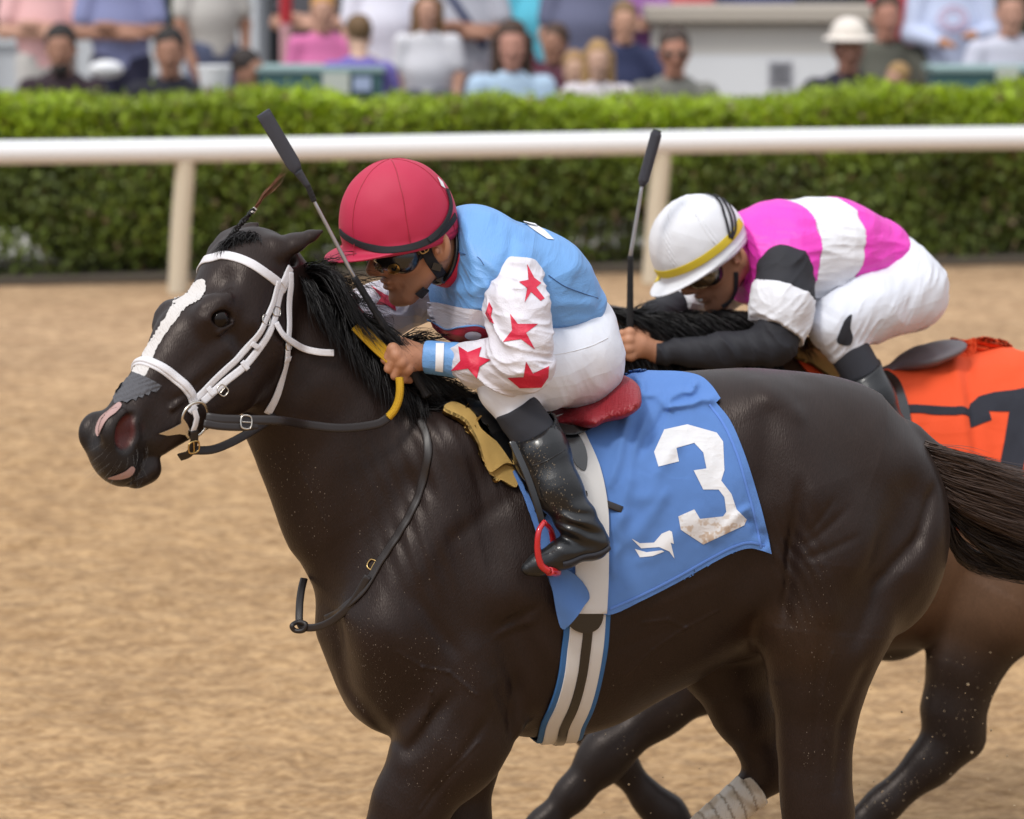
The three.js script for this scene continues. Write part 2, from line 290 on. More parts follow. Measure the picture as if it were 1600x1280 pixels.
// ---------- textures ----------
function dataTex(n, fn, o = {}) { // tileable, n x n; fn(u, v) -> [r, g, b] 0..1
  const d = new Uint8Array(n * n * 4); for (let j = 0; j < n; j++) for (let i = 0; i < n; i++) { const c = fn(i / n, j / n), k = (j * n + i) * 4; d[k] = clamp(c[0]) * 255; d[k + 1] = clamp(c[1]) * 255; d[k + 2] = clamp(c[2]) * 255; d[k + 3] = 255; }
  const t = new THREE.DataTexture(d, n, n, THREE.RGBAFormat); t.wrapS = t.wrapT = THREE.RepeatWrapping; t.magFilter = t.minFilter = THREE.LinearFilter; if (o.srgb) t.colorSpace = THREE.SRGBColorSpace; t.repeat.set(1 / (o.size || 1), 1 / (o.sizeY || o.size || 1)); t.needsUpdate = true; return t;
}
const tnoise = (u, v, fx, fy, seed = 0) => { // tileable noise
  const x = u * fx, y = v * fy, i = floor(x), j = floor(y), f = x - i, g = y - j, a = f * f * (3 - 2 * f), b = g * g * (3 - 2 * g), H = (p, q) => hash3(((p % fx) + fx) % fx, ((q % fy) + fy) % fy, seed); return lerp(lerp(H(i, j), H(i + 1, j), a), lerp(H(i, j + 1), H(i + 1, j + 1), a), b);
};
const g1 = (x) => [x, x, x];
// ---------- the setting ----------
const TYAW = 12 * PI / 180, RAIL = at(800, 227, 19.5), TRACK = new Frame(V(RAIL.x, 0, RAIL.z), TYAW);   // local x along the rail, z towards the camera
const RAILY = RAIL.y, FOOTY = TRACK.pt(285, 455, 0).y;   // where the rail's posts meet the sand
const groundY = (z) => z < -0.1 ? FOOTY : z > 9.3 ? 0 : FOOTY * (1 - sstep(-0.6, 9.3, z) * 0.6 - clamp((z + 0.1) / 9.4) * 0.4);
const M = {};
{
  const cn = dataTex(1024, (u, v) => { const a = tnoise(u, v, 9, 9, 1), b = tnoise(u, v, 52, 60, 2), c = tnoise(u, v, 200, 200, 3), d = tnoise(u, v, 100, 110, 9), k = a * 0.12 + b * 0.30 + c * 0.33 + d * 0.25, t = clamp((k - 0.27) * 2.2); return mix3([0.545, 0.43, 0.308], [0.715, 0.59, 0.445], t); }, { srgb: true, size: 2.3 });
  const bn = dataTex(1024, (u, v) => { const a = tnoise(u, v, 30, 30, 4), b = tnoise(u, v, 70, 70, 5), c = tnoise(u, v, 200, 200, 6); return g1(pow(a, 1.6) * 0.5 + b * 0.32 + c * 0.18); }, { size: 2.3 });
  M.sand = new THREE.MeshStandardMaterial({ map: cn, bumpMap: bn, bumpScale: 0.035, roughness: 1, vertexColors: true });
}
{
  // one sheet, fine near the view and reaching the horizon, clods raised as real relief
  const xs = [], zs = []; const grid = (a, lo, hi, st) => { for (let x = -400; x < lo; x += max(st, (lo - x) * 0.35)) a.push(x); for (let x = lo; x < hi; x += st) a.push(x); for (let x = hi; x < 400; x += max(st, (x - hi) * 0.35)) a.push(x); a.push(400); };
  grid(xs, -3.2, 3.4, 0.03); grid(zs, -0.6, 9.2, 0.03);
  const pos = [], uv = [], col = [], idx = [];
  for (const z of zs) for (const x of xs) {
    const near = abs(x) < 3.4 && z > -0.3 && z < 9.3, n = near ? fbm(x * 1.1, z * 1.1, 0, 2) * 0.03 + (pow(max(0, noise(x * 6, z * 9, 3)), 1.5) * 0.010 + pow(max(0, noise(x * 11, z * 15, 6)), 1.5) * 0.016 + 0.008 * noise(x * 24, z * 24)) * sstep(0.6, 4, z) : 0;
    pos.push(x, groundY(z) + n, z); uv.push(x * 0.62, z * 0.95);
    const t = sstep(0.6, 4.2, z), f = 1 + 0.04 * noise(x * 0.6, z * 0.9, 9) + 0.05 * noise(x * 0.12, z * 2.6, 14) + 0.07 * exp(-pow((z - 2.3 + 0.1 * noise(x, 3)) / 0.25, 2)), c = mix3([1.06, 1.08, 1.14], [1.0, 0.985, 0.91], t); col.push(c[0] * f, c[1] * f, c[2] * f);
  }
  const W = xs.length; for (let j = 0; j + 1 < zs.length; j++) for (let i = 0; i + 1 < W; i++) { const a = j * W + i; idx.push(a, a + W, a + 1, a + 1, a + W, a + W + 1); }
  const g = new THREE.BufferGeometry(); g.setAttribute('position', new THREE.Float32BufferAttribute(pos, 3)); g.setAttribute('uv', new THREE.Float32BufferAttribute(uv, 2)); g.setAttribute('color', new THREE.Float32BufferAttribute(col, 3)); g.setIndex(idx); g.computeVertexNormals();
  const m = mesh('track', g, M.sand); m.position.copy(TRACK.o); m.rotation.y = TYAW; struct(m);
}
// ---------- the horses ----------
const H1 = new Frame((() => { const p = at(700, 620, 8.97); return V(p.x, 0, p.z); })(), 15 * PI / 180);
const camDir = (f, x, y, z) => { const c = cos(PITCH), s = sin(PITCH); return f.dirToLocal(V(x, y * c + z * s, -y * s + z * c)).normalize(); };   // right, up, towards the viewer
function orthoHead(f, a, l) { const A = camDir(f, ...a), L = camDir(f, ...l); L.addScaledVector(A, -L.dot(A)).normalize(); const D = A.clone().cross(L); return { A, L, D }; }
// the skull: poll P, axes A (to the muzzle), D (out of the forehead), L (the left side), scale k
function skull(S, hd) {
  const { A, D, L, P, k } = hd, KX = hd.kx || k, KY = hd.ky || k, h = hd.at = (x, y, z) => P.clone().addScaledVector(A, x * KX).addScaledVector(D, y * KY).addScaledVector(L, z * k), b = [A, D, L], e = (c, r, o = {}) => S.el(h(...c), [r[0] * KX, r[1] * KY, r[2] * k], { b, ...o });
  const r = (p, q, ra, rb, o = {}) => S.rc(h(...p), h(...q), ra * k, rb * k, { n: L, ...o });
  e([0.075, -0.088, 0], [0.10, 0.075, 0.07], { k: 0.05 });
  r([0.10, -0.08, 0], [0.235, -0.07, 0], 0.074, 0.076, { k: 0.04 });
  r([0.235, -0.066, 0], [0.50, -0.066, 0], 0.072, 0.047, { k: 0.04, s: 1.06 });
  for (const s of [-1, 1]) {
    r([0.13, -0.145, s * 0.045], [0.25, -0.165, s * 0.045], 0.092, 0.066, { k: 0.035, s: 1.75 });
    r([0.25, -0.165, s * 0.043], [0.48, -0.125, s * 0.022], 0.062, 0.040, { k: 0.035, s: 1.45 });
    r([0.05, -0.06, s * 0.05], [0.14, -0.1, s * 0.06], 0.05, 0.045, { k: 0.03 });
    e([0.19, -0.034, s * 0.074], [0.056, 0.032, 0.026], { k: 0.035 });                   // orbit
    r([0.172, -0.026, s * 0.096], [0.225, -0.028, s * 0.088], 0.010, 0.006, { k: 0.016 });   // upper lid
    e([0.145, -0.045, s * 0.052], [0.06, 0.034, 0.04], { k: 0.04 });
    r([0.150, -0.030, s * 0.094], [0.205, -0.014, s * 0.080], 0.007, 0.005, { k: 0.014 }); r([0.19, -0.066, s * 0.098], [0.225, -0.062, s * 0.09], 0.006, 0.005, { k: 0.012 });
    r([0.235, -0.10, s * 0.068], [0.37, -0.088, s * 0.05], 0.022, 0.012, { k: 0.03 });   // facial crest
    e([0.552, -0.05, s * 0.038], [0.050, 0.038, 0.026], { k: 0.022 });                   // nostril wing
  }
  r([0.47, -0.08, 0], [0.56, -0.088, 0], 0.050, 0.050, { k: 0.03, s: 1.05 });
  e([0.597, -0.102, 0], [0.034, 0.048, 0.048], { k: 0.03 });
  e([0.552, -0.154, 0], [0.048, 0.024, 0.034], { k: 0.018 });
  e([0.538, -0.160, 0], [0.027, 0.024, 0.027], { k: 0.02 });
  for (const s of [-1, 1]) {
    e([0.118, -0.008, s * 0.058], [0.03, 0.018, 0.014], { sub: true, k: 0.045 });         // hollow above the eye
    S.el(h(0.199, -0.046, s * 0.104), [0.0275 * k, 0.0165 * k, 0.022 * k], { b: [A.clone().add(D).normalize(), D.clone().sub(A).normalize(), L], sub: true, k: 0.006 });       // eye opening
    r([0.40, -0.055, s * 0.075], [0.50, -0.085, s * 0.075], 0.016, 0.020, { sub: true, k: 0.035 });
    r([0.47, -0.137, s * 0.062], [0.615, -0.142, s * 0.022], 0.006, 0.004, { sub: true, k: 0.01, s: 1 });   // mouth
    S.el(h(0.556, -0.058, s * 0.071), [0.039 * k, 0.027 * k, 0.038 * k], { b: [A.clone().addScaledVector(D, -0.5).normalize(), D.clone().addScaledVector(A, 0.5).normalize(), L], sub: true, k: 0.012 });
    S.el(h(0.532, -0.046, s * 0.054), [0.03 * k, 0.013 * k, 0.018 * k], { b, sub: true, k: 0.012 });
    if (hd.veins) { r([0.27, -0.12, s * 0.069], [0.42, -0.10, s * 0.052], 0.005, 0.004, { k: 0.014 }); r([0.33, -0.105, s * 0.06], [0.36, -0.15, s * 0.05], 0.004, 0.004, { k: 0.014 }); }
  }
}
function ear(S, base, tip, face, w, k = 0.03) { // a pricked leaf: body minus the hollow that opens towards face
  const d = tip.clone().sub(base), L = d.length(), u = d.clone().normalize(), f = face.clone().addScaledVector(u, -face.dot(u)).normalize(), sd = u.clone().cross(f), c = (t) => base.clone().addScaledVector(d, t);
  S.rc(c(-0.1), c(0.2), w * 0.6, w * 0.75, { k }); S.rc(c(0.2), c(0.5), w * 0.78, w * 0.66, { n: f, s: 1.5, k: 0.012 }); S.rc(c(0.5), c(0.8), w * 0.64, w * 0.36, { n: f, s: 1.5, k: 0.008 }); S.rc(c(0.8), c(0.98), w * 0.36, 0.005, { n: f, s: 1.3, k: 0.006 });
  const o = f.clone().multiplyScalar(w * 0.62); S.rc(c(0.18).add(o), c(0.55).add(o), w * 0.42, w * 0.4, { sub: true, k: 0.008 }); S.rc(c(0.55).add(o), c(0.88).add(o.clone().multiplyScalar(0.7)), w * 0.4, w * 0.14, { sub: true, k: 0.006 });
}
const h1 = { f: H1, q: 655 };
{
  const j = (x, y, w = 0) => H1.pt(x, y, w), m = (p) => p / 655, S = h1.S = new Sdf(0.07), Zn = V(0, 0, 1);
  // barrel, loin and croup
  S.chain([j(712, 925), j(790, 900), j(872, 906), j(1000, 838), j(1090, 800), j(1180, 790)], [m(212), m(243), m(243), m(244), m(217), m(211)], { s: 1.34, k: 0.06 });
  S.chain([j(1180, 785), j(1268, 800), j(1300, 818)], [m(206), m(212), m(180)], { s: 1.3, k: 0.06 });
  S.rc(j(655, 700), j(790, 700), m(70), m(75), { s: 1.4, k: 0.12 });        // withers
  // neck
  S.chain([j(690, 868), j(588, 762), j(522, 664), j(468, 580), j(420, 492, 0.02)], [m(200), m(152), m(122), m(104), m(84)], { s: 1.62, k: 0.08 });
  S.rc(j(600, 610), j(500, 480), m(36), m(30), { s: 1.2, k: 0.08 });
  // muscles on each side
  for (const s of [-1, 1]) {
    S.rc(j(705, 720, s * 0.12), j(612, 985, s * 0.165), m(70), m(72), { k: 0.1, s: 1.2 });
    S.rc(j(622, 985, s * 0.17), j(705, 1090, s * 0.17), m(64), m(66), { k: 0.07, s: 1.2 });
    S.el(j(618, 1060, s * 0.09), [m(70), m(88), 0.09], { k: 0.1 });
    S.rc(j(790, 930, s * 0.2), j(745, 1090, s * 0.18), m(70), m(72), { k: 0.08, s: 1.3 });
    S.rc(j(1190, 655, s * 0.13), j(1245, 780, s * 0.2), m(34), m(58), { k: 0.14 });   // point of hip
    S.el(j(1385, 850, s * 0.12), [m(95), m(150), 0.13], { k: 0.08 });
    S.el(j(1275, 905, s * 0.16), [m(78), m(150), 0.125], { k: 0.07 });
  }
  // near foreleg, reaching forward
  const leg = (P, R, o) => S.chain(P, R, { s: 1.15, k: 0.045, ...o });
  leg([j(745, 1085, 0.17), j(705, 1165, 0.165), j(640, 1262, 0.16), j(585, 1345, 0.16)], [m(76), m(78), m(54), m(38)]);
  S.rc(j(772, 1120, 0.16), j(755, 1150, 0.16), m(38), m(34), { k: 0.05 });
  S.rc(j(668, 1120, 0.185), j(622, 1250, 0.18), m(26), m(20), { k: 0.04 });
  S.rc(j(735, 1140, 0.195), j(650, 1270, 0.19), m(24), m(16), { k: 0.035 });
  S.rc(j(700, 1130, 0.21), j(640, 1235, 0.2), m(20), m(14), { k: 0.03 });
  leg([j(585, 1345, 0.16), j(568, 1372, 0.16), j(500, 1480, 0.15), j(468, 1530, 0.15)], [m(42), m(40), m(24), m(32)]);
  leg([j(468, 1530, 0.15), j(430, 1590, 0.15), j(415, 1640, 0.15)], [m(30), m(28), m(48)]);
  // far foreleg, upright
  leg([j(720, 1090, -0.13), j(722, 1180, -0.13), j(722, 1290, -0.12), j(722, 1370, -0.12)], [m(72), m(58), m(42), m(38)]);
  leg([j(722, 1370, -0.12), j(735, 1520, -0.12), j(745, 1590, -0.12), j(725, 1660, -0.12)], [m(36), m(24), m(30), m(44)]);
  // near hind leg
  leg([j(1300, 880, 0.15), j(1288, 980, 0.165), j(1276, 1065, 0.165), j(1270, 1160, 0.165), j(1274, 1230, 0.165), j(1280, 1275, 0.165)], [m(130), m(100), m(68), m(50), m(49), m(52)], { k: 0.06 });
  S.rc(j(1335, 1000, 0.165), j(1300, 1215, 0.165), m(22), m(16), { k: 0.05 });
  S.rc(j(1258, 1215, 0.175), j(1256, 1290, 0.175), m(26), m(24), { k: 0.03 });
  leg([j(1280, 1275, 0.165), j(1268, 1320, 0.165), j(1240, 1480, 0.16), j(1225, 1560, 0.16), j(1200, 1640, 0.16)], [m(50), m(38), m(28), m(34), m(50)]);
  // off hind leg, under the belly
  leg([j(1190, 890, -0.12), j(1130, 1010, -0.14), j(1165, 1110, -0.14), j(1196, 1180, -0.14), j(1202, 1206, -0.14)], [m(120), m(84), m(52), m(34), m(33)], { k: 0.05 });
  leg([j(1202, 1206, -0.14), j(1165, 1240, -0.14), j(1090, 1305, -0.14), j(1040, 1350, -0.14), j(1000, 1420, -0.14)], [m(33), m(25), m(23), m(29), m(44)], { k: 0.03 });
  S.el(j(1150, 985, 0), [m(60), m(40), 0.07], { k: 0.06 });   // sheath
  S.rc(j(1215, 860, 0.19), j(1165, 930, 0.2), m(20), m(12), { k: 0.08 });   // fold of the flank
  // dock
  S.chain([j(1420, 695), j(1478, 730), j(1520, 790)], [m(34), m(24), m(14)], { k: 0.04 });
  // folds and grooves
  for (const s of [1, -1]) {
    S.rc(j(1205, 650, s * 0.3), j(1215, 830, s * 0.33), m(16), m(22), { sub: true, k: 0.09 });
    S.rc(j(805, 1000, s * 0.30), j(812, 1120, s * 0.28), m(20), m(20), { sub: true, k: 0.09 });
    S.rc(j(1440, 780, s * 0.245), j(1345, 985, s * 0.34), m(10), m(10), { sub: true, k: 0.13 });
    S.rc(j(640, 760, s * 0.2), j(520, 960, s * 0.235), m(10), m(10), { sub: true, k: 0.08 });
  }
  // head
  const B = orthoHead(H1, [-0.508, -0.70, 0.5], [0.65, 0.064, 0.757]);
  h1.hd = { ...B, P: j(354, 384, 0.06), k: 1.12, kx: 1.005, ky: 1.22, veins: true }; skull(S, h1.hd);
  S.rc(j(400, 440, 0.05), h1.hd.at(0.1, -0.12, 0), m(84), m(70), { k: 0.06, n: B.L, s: 1.4 });
  S.rc(j(440, 600, 0.03), h1.hd.at(0.19, -0.17, 0), m(70), m(48), { k: 0.07, n: B.L, s: 1.5 });
  const d0 = h1.hd.at(-0.02, -0.05, 0.055), d1 = h1.hd.at(-0.02, -0.02, -0.05);
  ear(S, d0, H1.pt(504, 361, d0.z + 0.0), camDir(H1, 0.3, -0.75, -0.5), 0.05);
  ear(S, d1, H1.pt(402, 350, d1.z + 0.02), camDir(H1, 0.3, -0.1, -0.9), 0.042);
  S.rc(j(528, 985, 0), j(585, 1075, 0), m(16), m(30), { k: 0.1 });
  const RL = [[543, 985, 556, 1085, 12, -7], [556, 1085, 620, 1160, 10, -6], [690, 1085, 636, 1172, 12, -9], [664, 1105, 590, 1240, 18, 5], [745, 1120, 655, 1255, 9, -4], [798, 1060, 792, 1150, 12, -6], [720, 1000, 765, 1070, 30, 5], [793, 775, 700, 840, 14, -3], [700, 800, 640, 900, 20, 4], [772, 967, 820, 940, 7, -3], [765, 985, 815, 962, 6, 2.5], [740, 730, 770, 900, 16, -4], [640, 930, 700, 1010, 12, -4], [590, 960, 640, 1050, 26, 5],
    [1232, 760, 1220, 870, 12, -8], [1222, 850, 1216, 960, 9, -6], [1462, 770, 1425, 845, 11, -6], [1425, 845, 1355, 905, 12, -6], [1355, 905, 1320, 990, 14, -4], [1240, 840, 1300, 790, 7, -1.8], [1242, 862, 1310, 830, 7, -1.8], [1246, 820, 1280, 775, 6, -1.6], [1255, 880, 1280, 960, 22, 5], [1340, 1030, 1308, 1120, 12, -4], [1308, 1120, 1298, 1225, 11, -4.5], [1240, 1010, 1246, 1130, 14, 3], [1262, 1000, 1266, 1180, 6, -3], [1196, 615, 1250, 650, 16, 5], [1200, 640, 1180, 760, 18, -4], [1300, 640, 1400, 740, 40, 3], [560, 640, 470, 760, 22, -4], [520, 600, 440, 690, 24, 4], [480, 780, 520, 920, 14, -4], [950, 960, 1100, 900, 10, 1.5], [940, 1010, 1080, 960, 10, -1.5]].map(([a, b, c, d, w, h]) => { const A = j(a, b, 0.2), B = j(c, d, 0.2); return { x: A.x, y: A.y, dx: B.x - A.x, dy: B.y - A.y, l2: (B.x - A.x) ** 2 + (B.y - A.y) ** 2, w: w / 655, h: h * 1.6 / 1000 }; });
  const VN = [[[610, 1010], [650, 1035], [690, 1042], [730, 1075]], [[650, 1035], [665, 1075], [660, 1110]], [[735, 1150], [690, 1200], [650, 1260]], [[1110, 950], [1060, 975], [1010, 1010], [970, 1050]], [[1060, 975], [1030, 960], [990, 965]], [[1280, 1010], [1270, 1080], [1280, 1150]], [[470, 660], [480, 740], [520, 830]]].flatMap((l) => l.slice(1).map((q, i) => [...l[i], ...q, 3.2, 2.2])).map(([a, b, c, d, w, h]) => { const A = j(a, b, 0.2), B = j(c, d, 0.2); return { x: A.x, y: A.y, dx: B.x - A.x, dy: B.y - A.y, l2: (B.x - A.x) ** 2 + (B.y - A.y) ** 2, w: w / 655, h: h * 1.5 / 1000, v: 1 }; });
  const relief = (x, y) => { let e = 0; for (const q of RL) { const px = x - q.x, py = y - q.y, t = (px * q.dx + py * q.dy) / q.l2; if (t < -0.3 || t > 1.3) continue; const d = (px * q.dy - py * q.dx) / sqrt(q.l2) / q.w; if (d * d > 9) continue; e += q.h * exp(-d * d) * sstep(-0.3, 0.2, t) * sstep(1.3, 0.8, t); } for (const q of VN) { const px = x - q.x, py = y - q.y, t = clamp((px * q.dx + py * q.dy) / q.l2), d2 = ((px - t * q.dx) ** 2 + (py - t * q.dy) ** 2) / (q.w * q.w); if (d2 < 7) e = max(e, e + q.h * exp(-d2) * 0.7); } return e; };
  const zl = (z) => sstep(0.05, 0.12, abs(z));
  const nk = j(625, 760, 0), fl = j(1190, 850, 0), el = j(800, 1000, 0);
  S.disp = (x, y, z) => { // skin: slack folds at the base of the neck, behind the elbow and at the flank
    let d = 0.0022 * noise(x * 7, y * 7, z * 7) + 0.0009 * noise(x * 23, y * 19, z * 23); if (z > 0 || z < -0.06) d -= relief(x, y) * zl(z) * (y < 1.2 || x > -0.42 ? 1 : 0.8);
    const f = (c, rx, ry) => exp(-(((x - c.x) / rx) ** 2 + ((y - c.y) / ry) ** 2));
    const a = f(nk, 0.13, 0.2); if (a > 0.03) d += a * 0.0042 * sin((x * 0.9 + y * 0.28) * 190 + 5 * noise(x * 9, y * 5, z * 5)) * (0.5 + 0.5 * noise(x * 8, y * 8, 3));
    const b = f(fl, 0.07, 0.16); if (b > 0.03) d += b * 0.0011 * sin((x + y * 0.45) * 210 + 4 * noise(x * 9, y * 6, z));
    const c = f(el, 0.1, 0.2); if (c > 0.03) d += c * 0.003 * sin((x * 0.7 + y * 0.3) * 120 + 5 * noise(x * 7, y * 7, z));
    return d;
  };
}
const coatBump = dataTex(1024, (u, v) => g1(tnoise(u, v, 300, 110, 11) * 0.4 + tnoise(u, v, 512, 200, 12) * 0.6), { size: 0.7 });
const coatMap = dataTex(1024, (u, v) => { const k = tnoise(u, v, 300, 110, 14) * 0.45 + tnoise(u, v, 512, 256, 15) * 0.3 + tnoise(u, v, 24, 18, 16) * 0.25; return [0.62 + 0.38 * k * 1.1, 0.62 + 0.38 * k, 0.63 + 0.36 * k]; }, { size: 0.7 });
M.coat = new THREE.MeshPhysicalMaterial({ vertexColors: true, map: coatMap, roughness: 0.4, specularIntensity: 0.58, specularColor: rgb(1, 0.88, 0.82), bumpMap: coatBump, bumpScale: 0.0006, sheen: 0.08, sheenColor: rgb(0.5, 0.4, 0.36), sheenRoughness: 0.4 });
M.hair = new THREE.MeshPhysicalMaterial({ color: rgb(0.006, 0.005, 0.005), roughness: 0.45, specularIntensity: 0.6, side: THREE.DoubleSide });
M.braidTail = new THREE.MeshPhysicalMaterial({ color: rgb(0.16, 0.06, 0.025), roughness: 0.5, side: THREE.DoubleSide });
M.hairBrown = new THREE.MeshPhysicalMaterial({ color: rgb(0.018, 0.011, 0.009), roughness: 0.45, side: THREE.DoubleSide });
M.eye = new THREE.MeshPhysicalMaterial({ color: rgb(0.008, 0.005, 0.004), roughness: 0.08, specularIntensity: 0.45 });
M.white = new THREE.MeshStandardMaterial({ color: rgb(0.60, 0.57, 0.55), roughness: 0.95, bumpMap: coatBump, bumpScale: 0.002 });
M.pink = new THREE.MeshStandardMaterial({ color: rgb(0.40, 0.25, 0.23), roughness: 0.7 });
M.lash = new THREE.MeshStandardMaterial({ color: rgb(0.16, 0.145, 0.13), roughness: 0.6, side: THREE.DoubleSide });
// strands that follow guide curves; each guide: [pts], spread, count
function strands(guides, o = {}) {
  const R = rng(o.seed || 3), out = [];
  for (const { pts, n, sp = 0.02, w = 0.0016, wave = 0.01, tip = 1, n2 = 12 } of guides) {
    const c = new THREE.CatmullRomCurve3(pts, false, 'centripetal');
    for (let i = 0; i < n; i++) {
      const a = V(R() - 0.5, R() - 0.5, R() - 0.5).multiplyScalar(sp * 2), b = V(R() - 0.5, R() - 0.5, R() - 0.5).multiplyScalar(sp * 2 * tip), L = 0.6 + 0.4 * R(), ph = R() * 6, q = [];
      for (let k = 0; k <= n2; k++) { const t = k / n2; const p = c.getPoint(t * L); p.addScaledVector(a, 1 - t * 0.5).addScaledVector(b, t * t); p.x += wave * t * sin(ph + t * 5); p.y += wave * t * cos(ph * 1.7 + t * 4.3); p.z += wave * t * sin(ph * 2.3 + t * 6); q.push(p); }
      out.push({ pts: q, w: w * (0.6 + 0.8 * R()) });
    }
  }
  return hairs(out, o);
}
// fur-edged outline: little teeth along the outline of a marking
function furry(poly, len, seed) { const R = rng(seed), s0 = smooth2(poly, 16), o = []; let acc = 0; for (let i = 0; i < s0.length; i++) { const p = s0[i], q = s0[(i + s0.length - 1) % s0.length]; acc += hypot(p[0] - q[0], p[1] - q[1]); if (acc < 2.2) continue; acc = 0; const n = s0[(i + 1) % s0.length], d = hypot(n[0] - p[0], n[1] - p[1]) || 1, e = (R() - 0.4) * len; o.push([p[0] + (n[1] - p[1]) / d * e, p[1] - (n[0] - p[0]) / d * e]); } return o; }
{
  const S = h1.S, hd = h1.hd, T = h1.T = new Thing('racehorse', 'dark brown racehorse with a white blaze and white bridle galloping nearest', 'horse', H1, V(0, 0, 0));
  const g = S.mesh(0.0055); console.log('horse 1', g.attributes.position.count);
  const mz = hd.at(0.6, -0.08, 0), nL = hd.at(0.55, -0.05, 0.05), nR = hd.at(0.55, -0.05, -0.05), fl = H1.pt(1160, 960, -0.1);
  const solid = S.p.filter((q) => !q.sub);
  tint(g, (x, y, z, nx, ny, nz) => {
    let c = [0.0182, 0.0110, 0.0096]; const n = noise(x * 4, y * 4, z * 4);
    c = mix3(c, [0.024, 0.0145, 0.0105], clamp(0.4 + n * 0.6) * 0.6);
    const dm = hypot(x - mz.x, y - mz.y, z - mz.z); c = mix3(c, [0.016, 0.0145, 0.015], 1 - sstep(0.06, 0.16, dm));
    for (const q of [nL, nR]) { const d = hypot(x - q.x, y - q.y, z - q.z); if (d < 0.07) { const e = S.ev(x, y, z, solid); c = mix3(c, [0.115, 0.028, 0.025], 0.9 * sstep(-0.004, -0.016, e) * sstep(0.07, 0.05, d)); } }
    const df = hypot((x - fl.x) / 0.16, (y - fl.y) / 0.12); c = mix3(c, [0.04, 0.021, 0.011], 0.5 * (1 - sstep(0.4, 1, df)));
    return c;
  });
  T.add('body', g, M.coat);
  for (const s of [1, -1]) { const e = new THREE.SphereGeometry(0.0235, 24, 16); const p = hd.at(0.199, -0.047, s * 0.086); e.translate(p.x, p.y, p.z); T.add('eye', e, M.eye); }
  // markings
  T.add('blaze', patch(H1, S, furry([[292, 447], [318, 436], [321, 446], [317, 460], [309, 469], [296, 475], [284, 487], [268, 508], [252, 530], [240, 552], [234, 572], [224, 588], [206, 582], [212, 566], [224, 547], [238, 527], [250, 507], [264, 485], [272, 467], [281, 456]], 2.6, 3), 0.0011, 0.0004, { step: 4, reach: 1 }), M.white);
  T.add('pink_snip', patch(H1, S, smooth2([[149, 668], [156, 652], [170, 640], [186, 628], [190, 632], [181, 644], [170, 652], [162, 662], [157, 672], [152, 682], [149, 676]], 4), 0.0032, 0.0012, { step: 2.5 }), M.pink);
  T.add('pink_lip', patch(H1, S, smooth2([[168, 748], [182, 743], [196, 737], [207, 729], [211, 733], [206, 743], [196, 748], [180, 750]], 4), 0.0032, 0.0012, { step: 2.5 }), M.pink);
  T.add('nose_tape', patch(H1, S, [[176, 619], [178, 630], [183, 629], [191, 626], [198, 629], [206, 623], [212, 626], [216, 619], [222, 622], [226, 615], [232, 618], [236, 611], [244, 613], [253, 603], [240, 595], [224, 587], [208, 581], [202, 586], [192, 596], [183, 608]], 0.003, 0.0015, { step: 3, puff: (x, y) => 0.0009 * sin((y + x * 0.35) * 0.85 + 2 * noise(x / 14, y / 14)) }), new THREE.MeshStandardMaterial({ color: rgb(0.085, 0.085, 0.095), roughness: 0.85, bumpMap: coatBump, bumpScale: 0.002 }), undefined, 'grey torn adhesive tape across the nose');
  { // flecks of thrown sand on breast, neck, shoulder and thighs
    const R = rng(77), gs = [], sp = new THREE.IcosahedronGeometry(1, 0), mats = []; const zones = [[450, 800, 60, 110, 260], [545, 1040, 60, 90, 320], [660, 1060, 90, 70, 160], [620, 850, 120, 120, 90], [1260, 960, 40, 130, 120], [1290, 1150, 40, 90, 60], [1130, 1060, 50, 60, 30], [960, 1060, 100, 40, 30], [690, 1200, 60, 60, 80]];
    for (const [cx, cy, rx, ry, n] of zones) for (let i = 0; i < n; i++) { const a = R() * 6.283, r = sqrt(R()), ray = H1.ray(cx + rx * r * cos(a), cy + ry * r * sin(a)), h = S.cast(ray.o, ray.d); if (!h) continue; const s = 0.0005 + 0.0008 * pow(R(), 3); mats.push(new THREE.Matrix4().compose(h.p, new THREE.Quaternion().setFromUnitVectors(V(0, 0, 1), h.n), V(s * (0.7 + R()), s * (1 + 1.2 * R()), s * 0.5))); }
    const im = new THREE.InstancedMesh(sp, new THREE.MeshStandardMaterial({ color: rgb(0.13, 0.10, 0.075), roughness: 1 }), mats.length); mats.forEach((m, i) => im.setMatrixAt(i, m)); im.name = 'sand_flecks'; im.userData.kind = 'stuff'; T.g.add(im); }
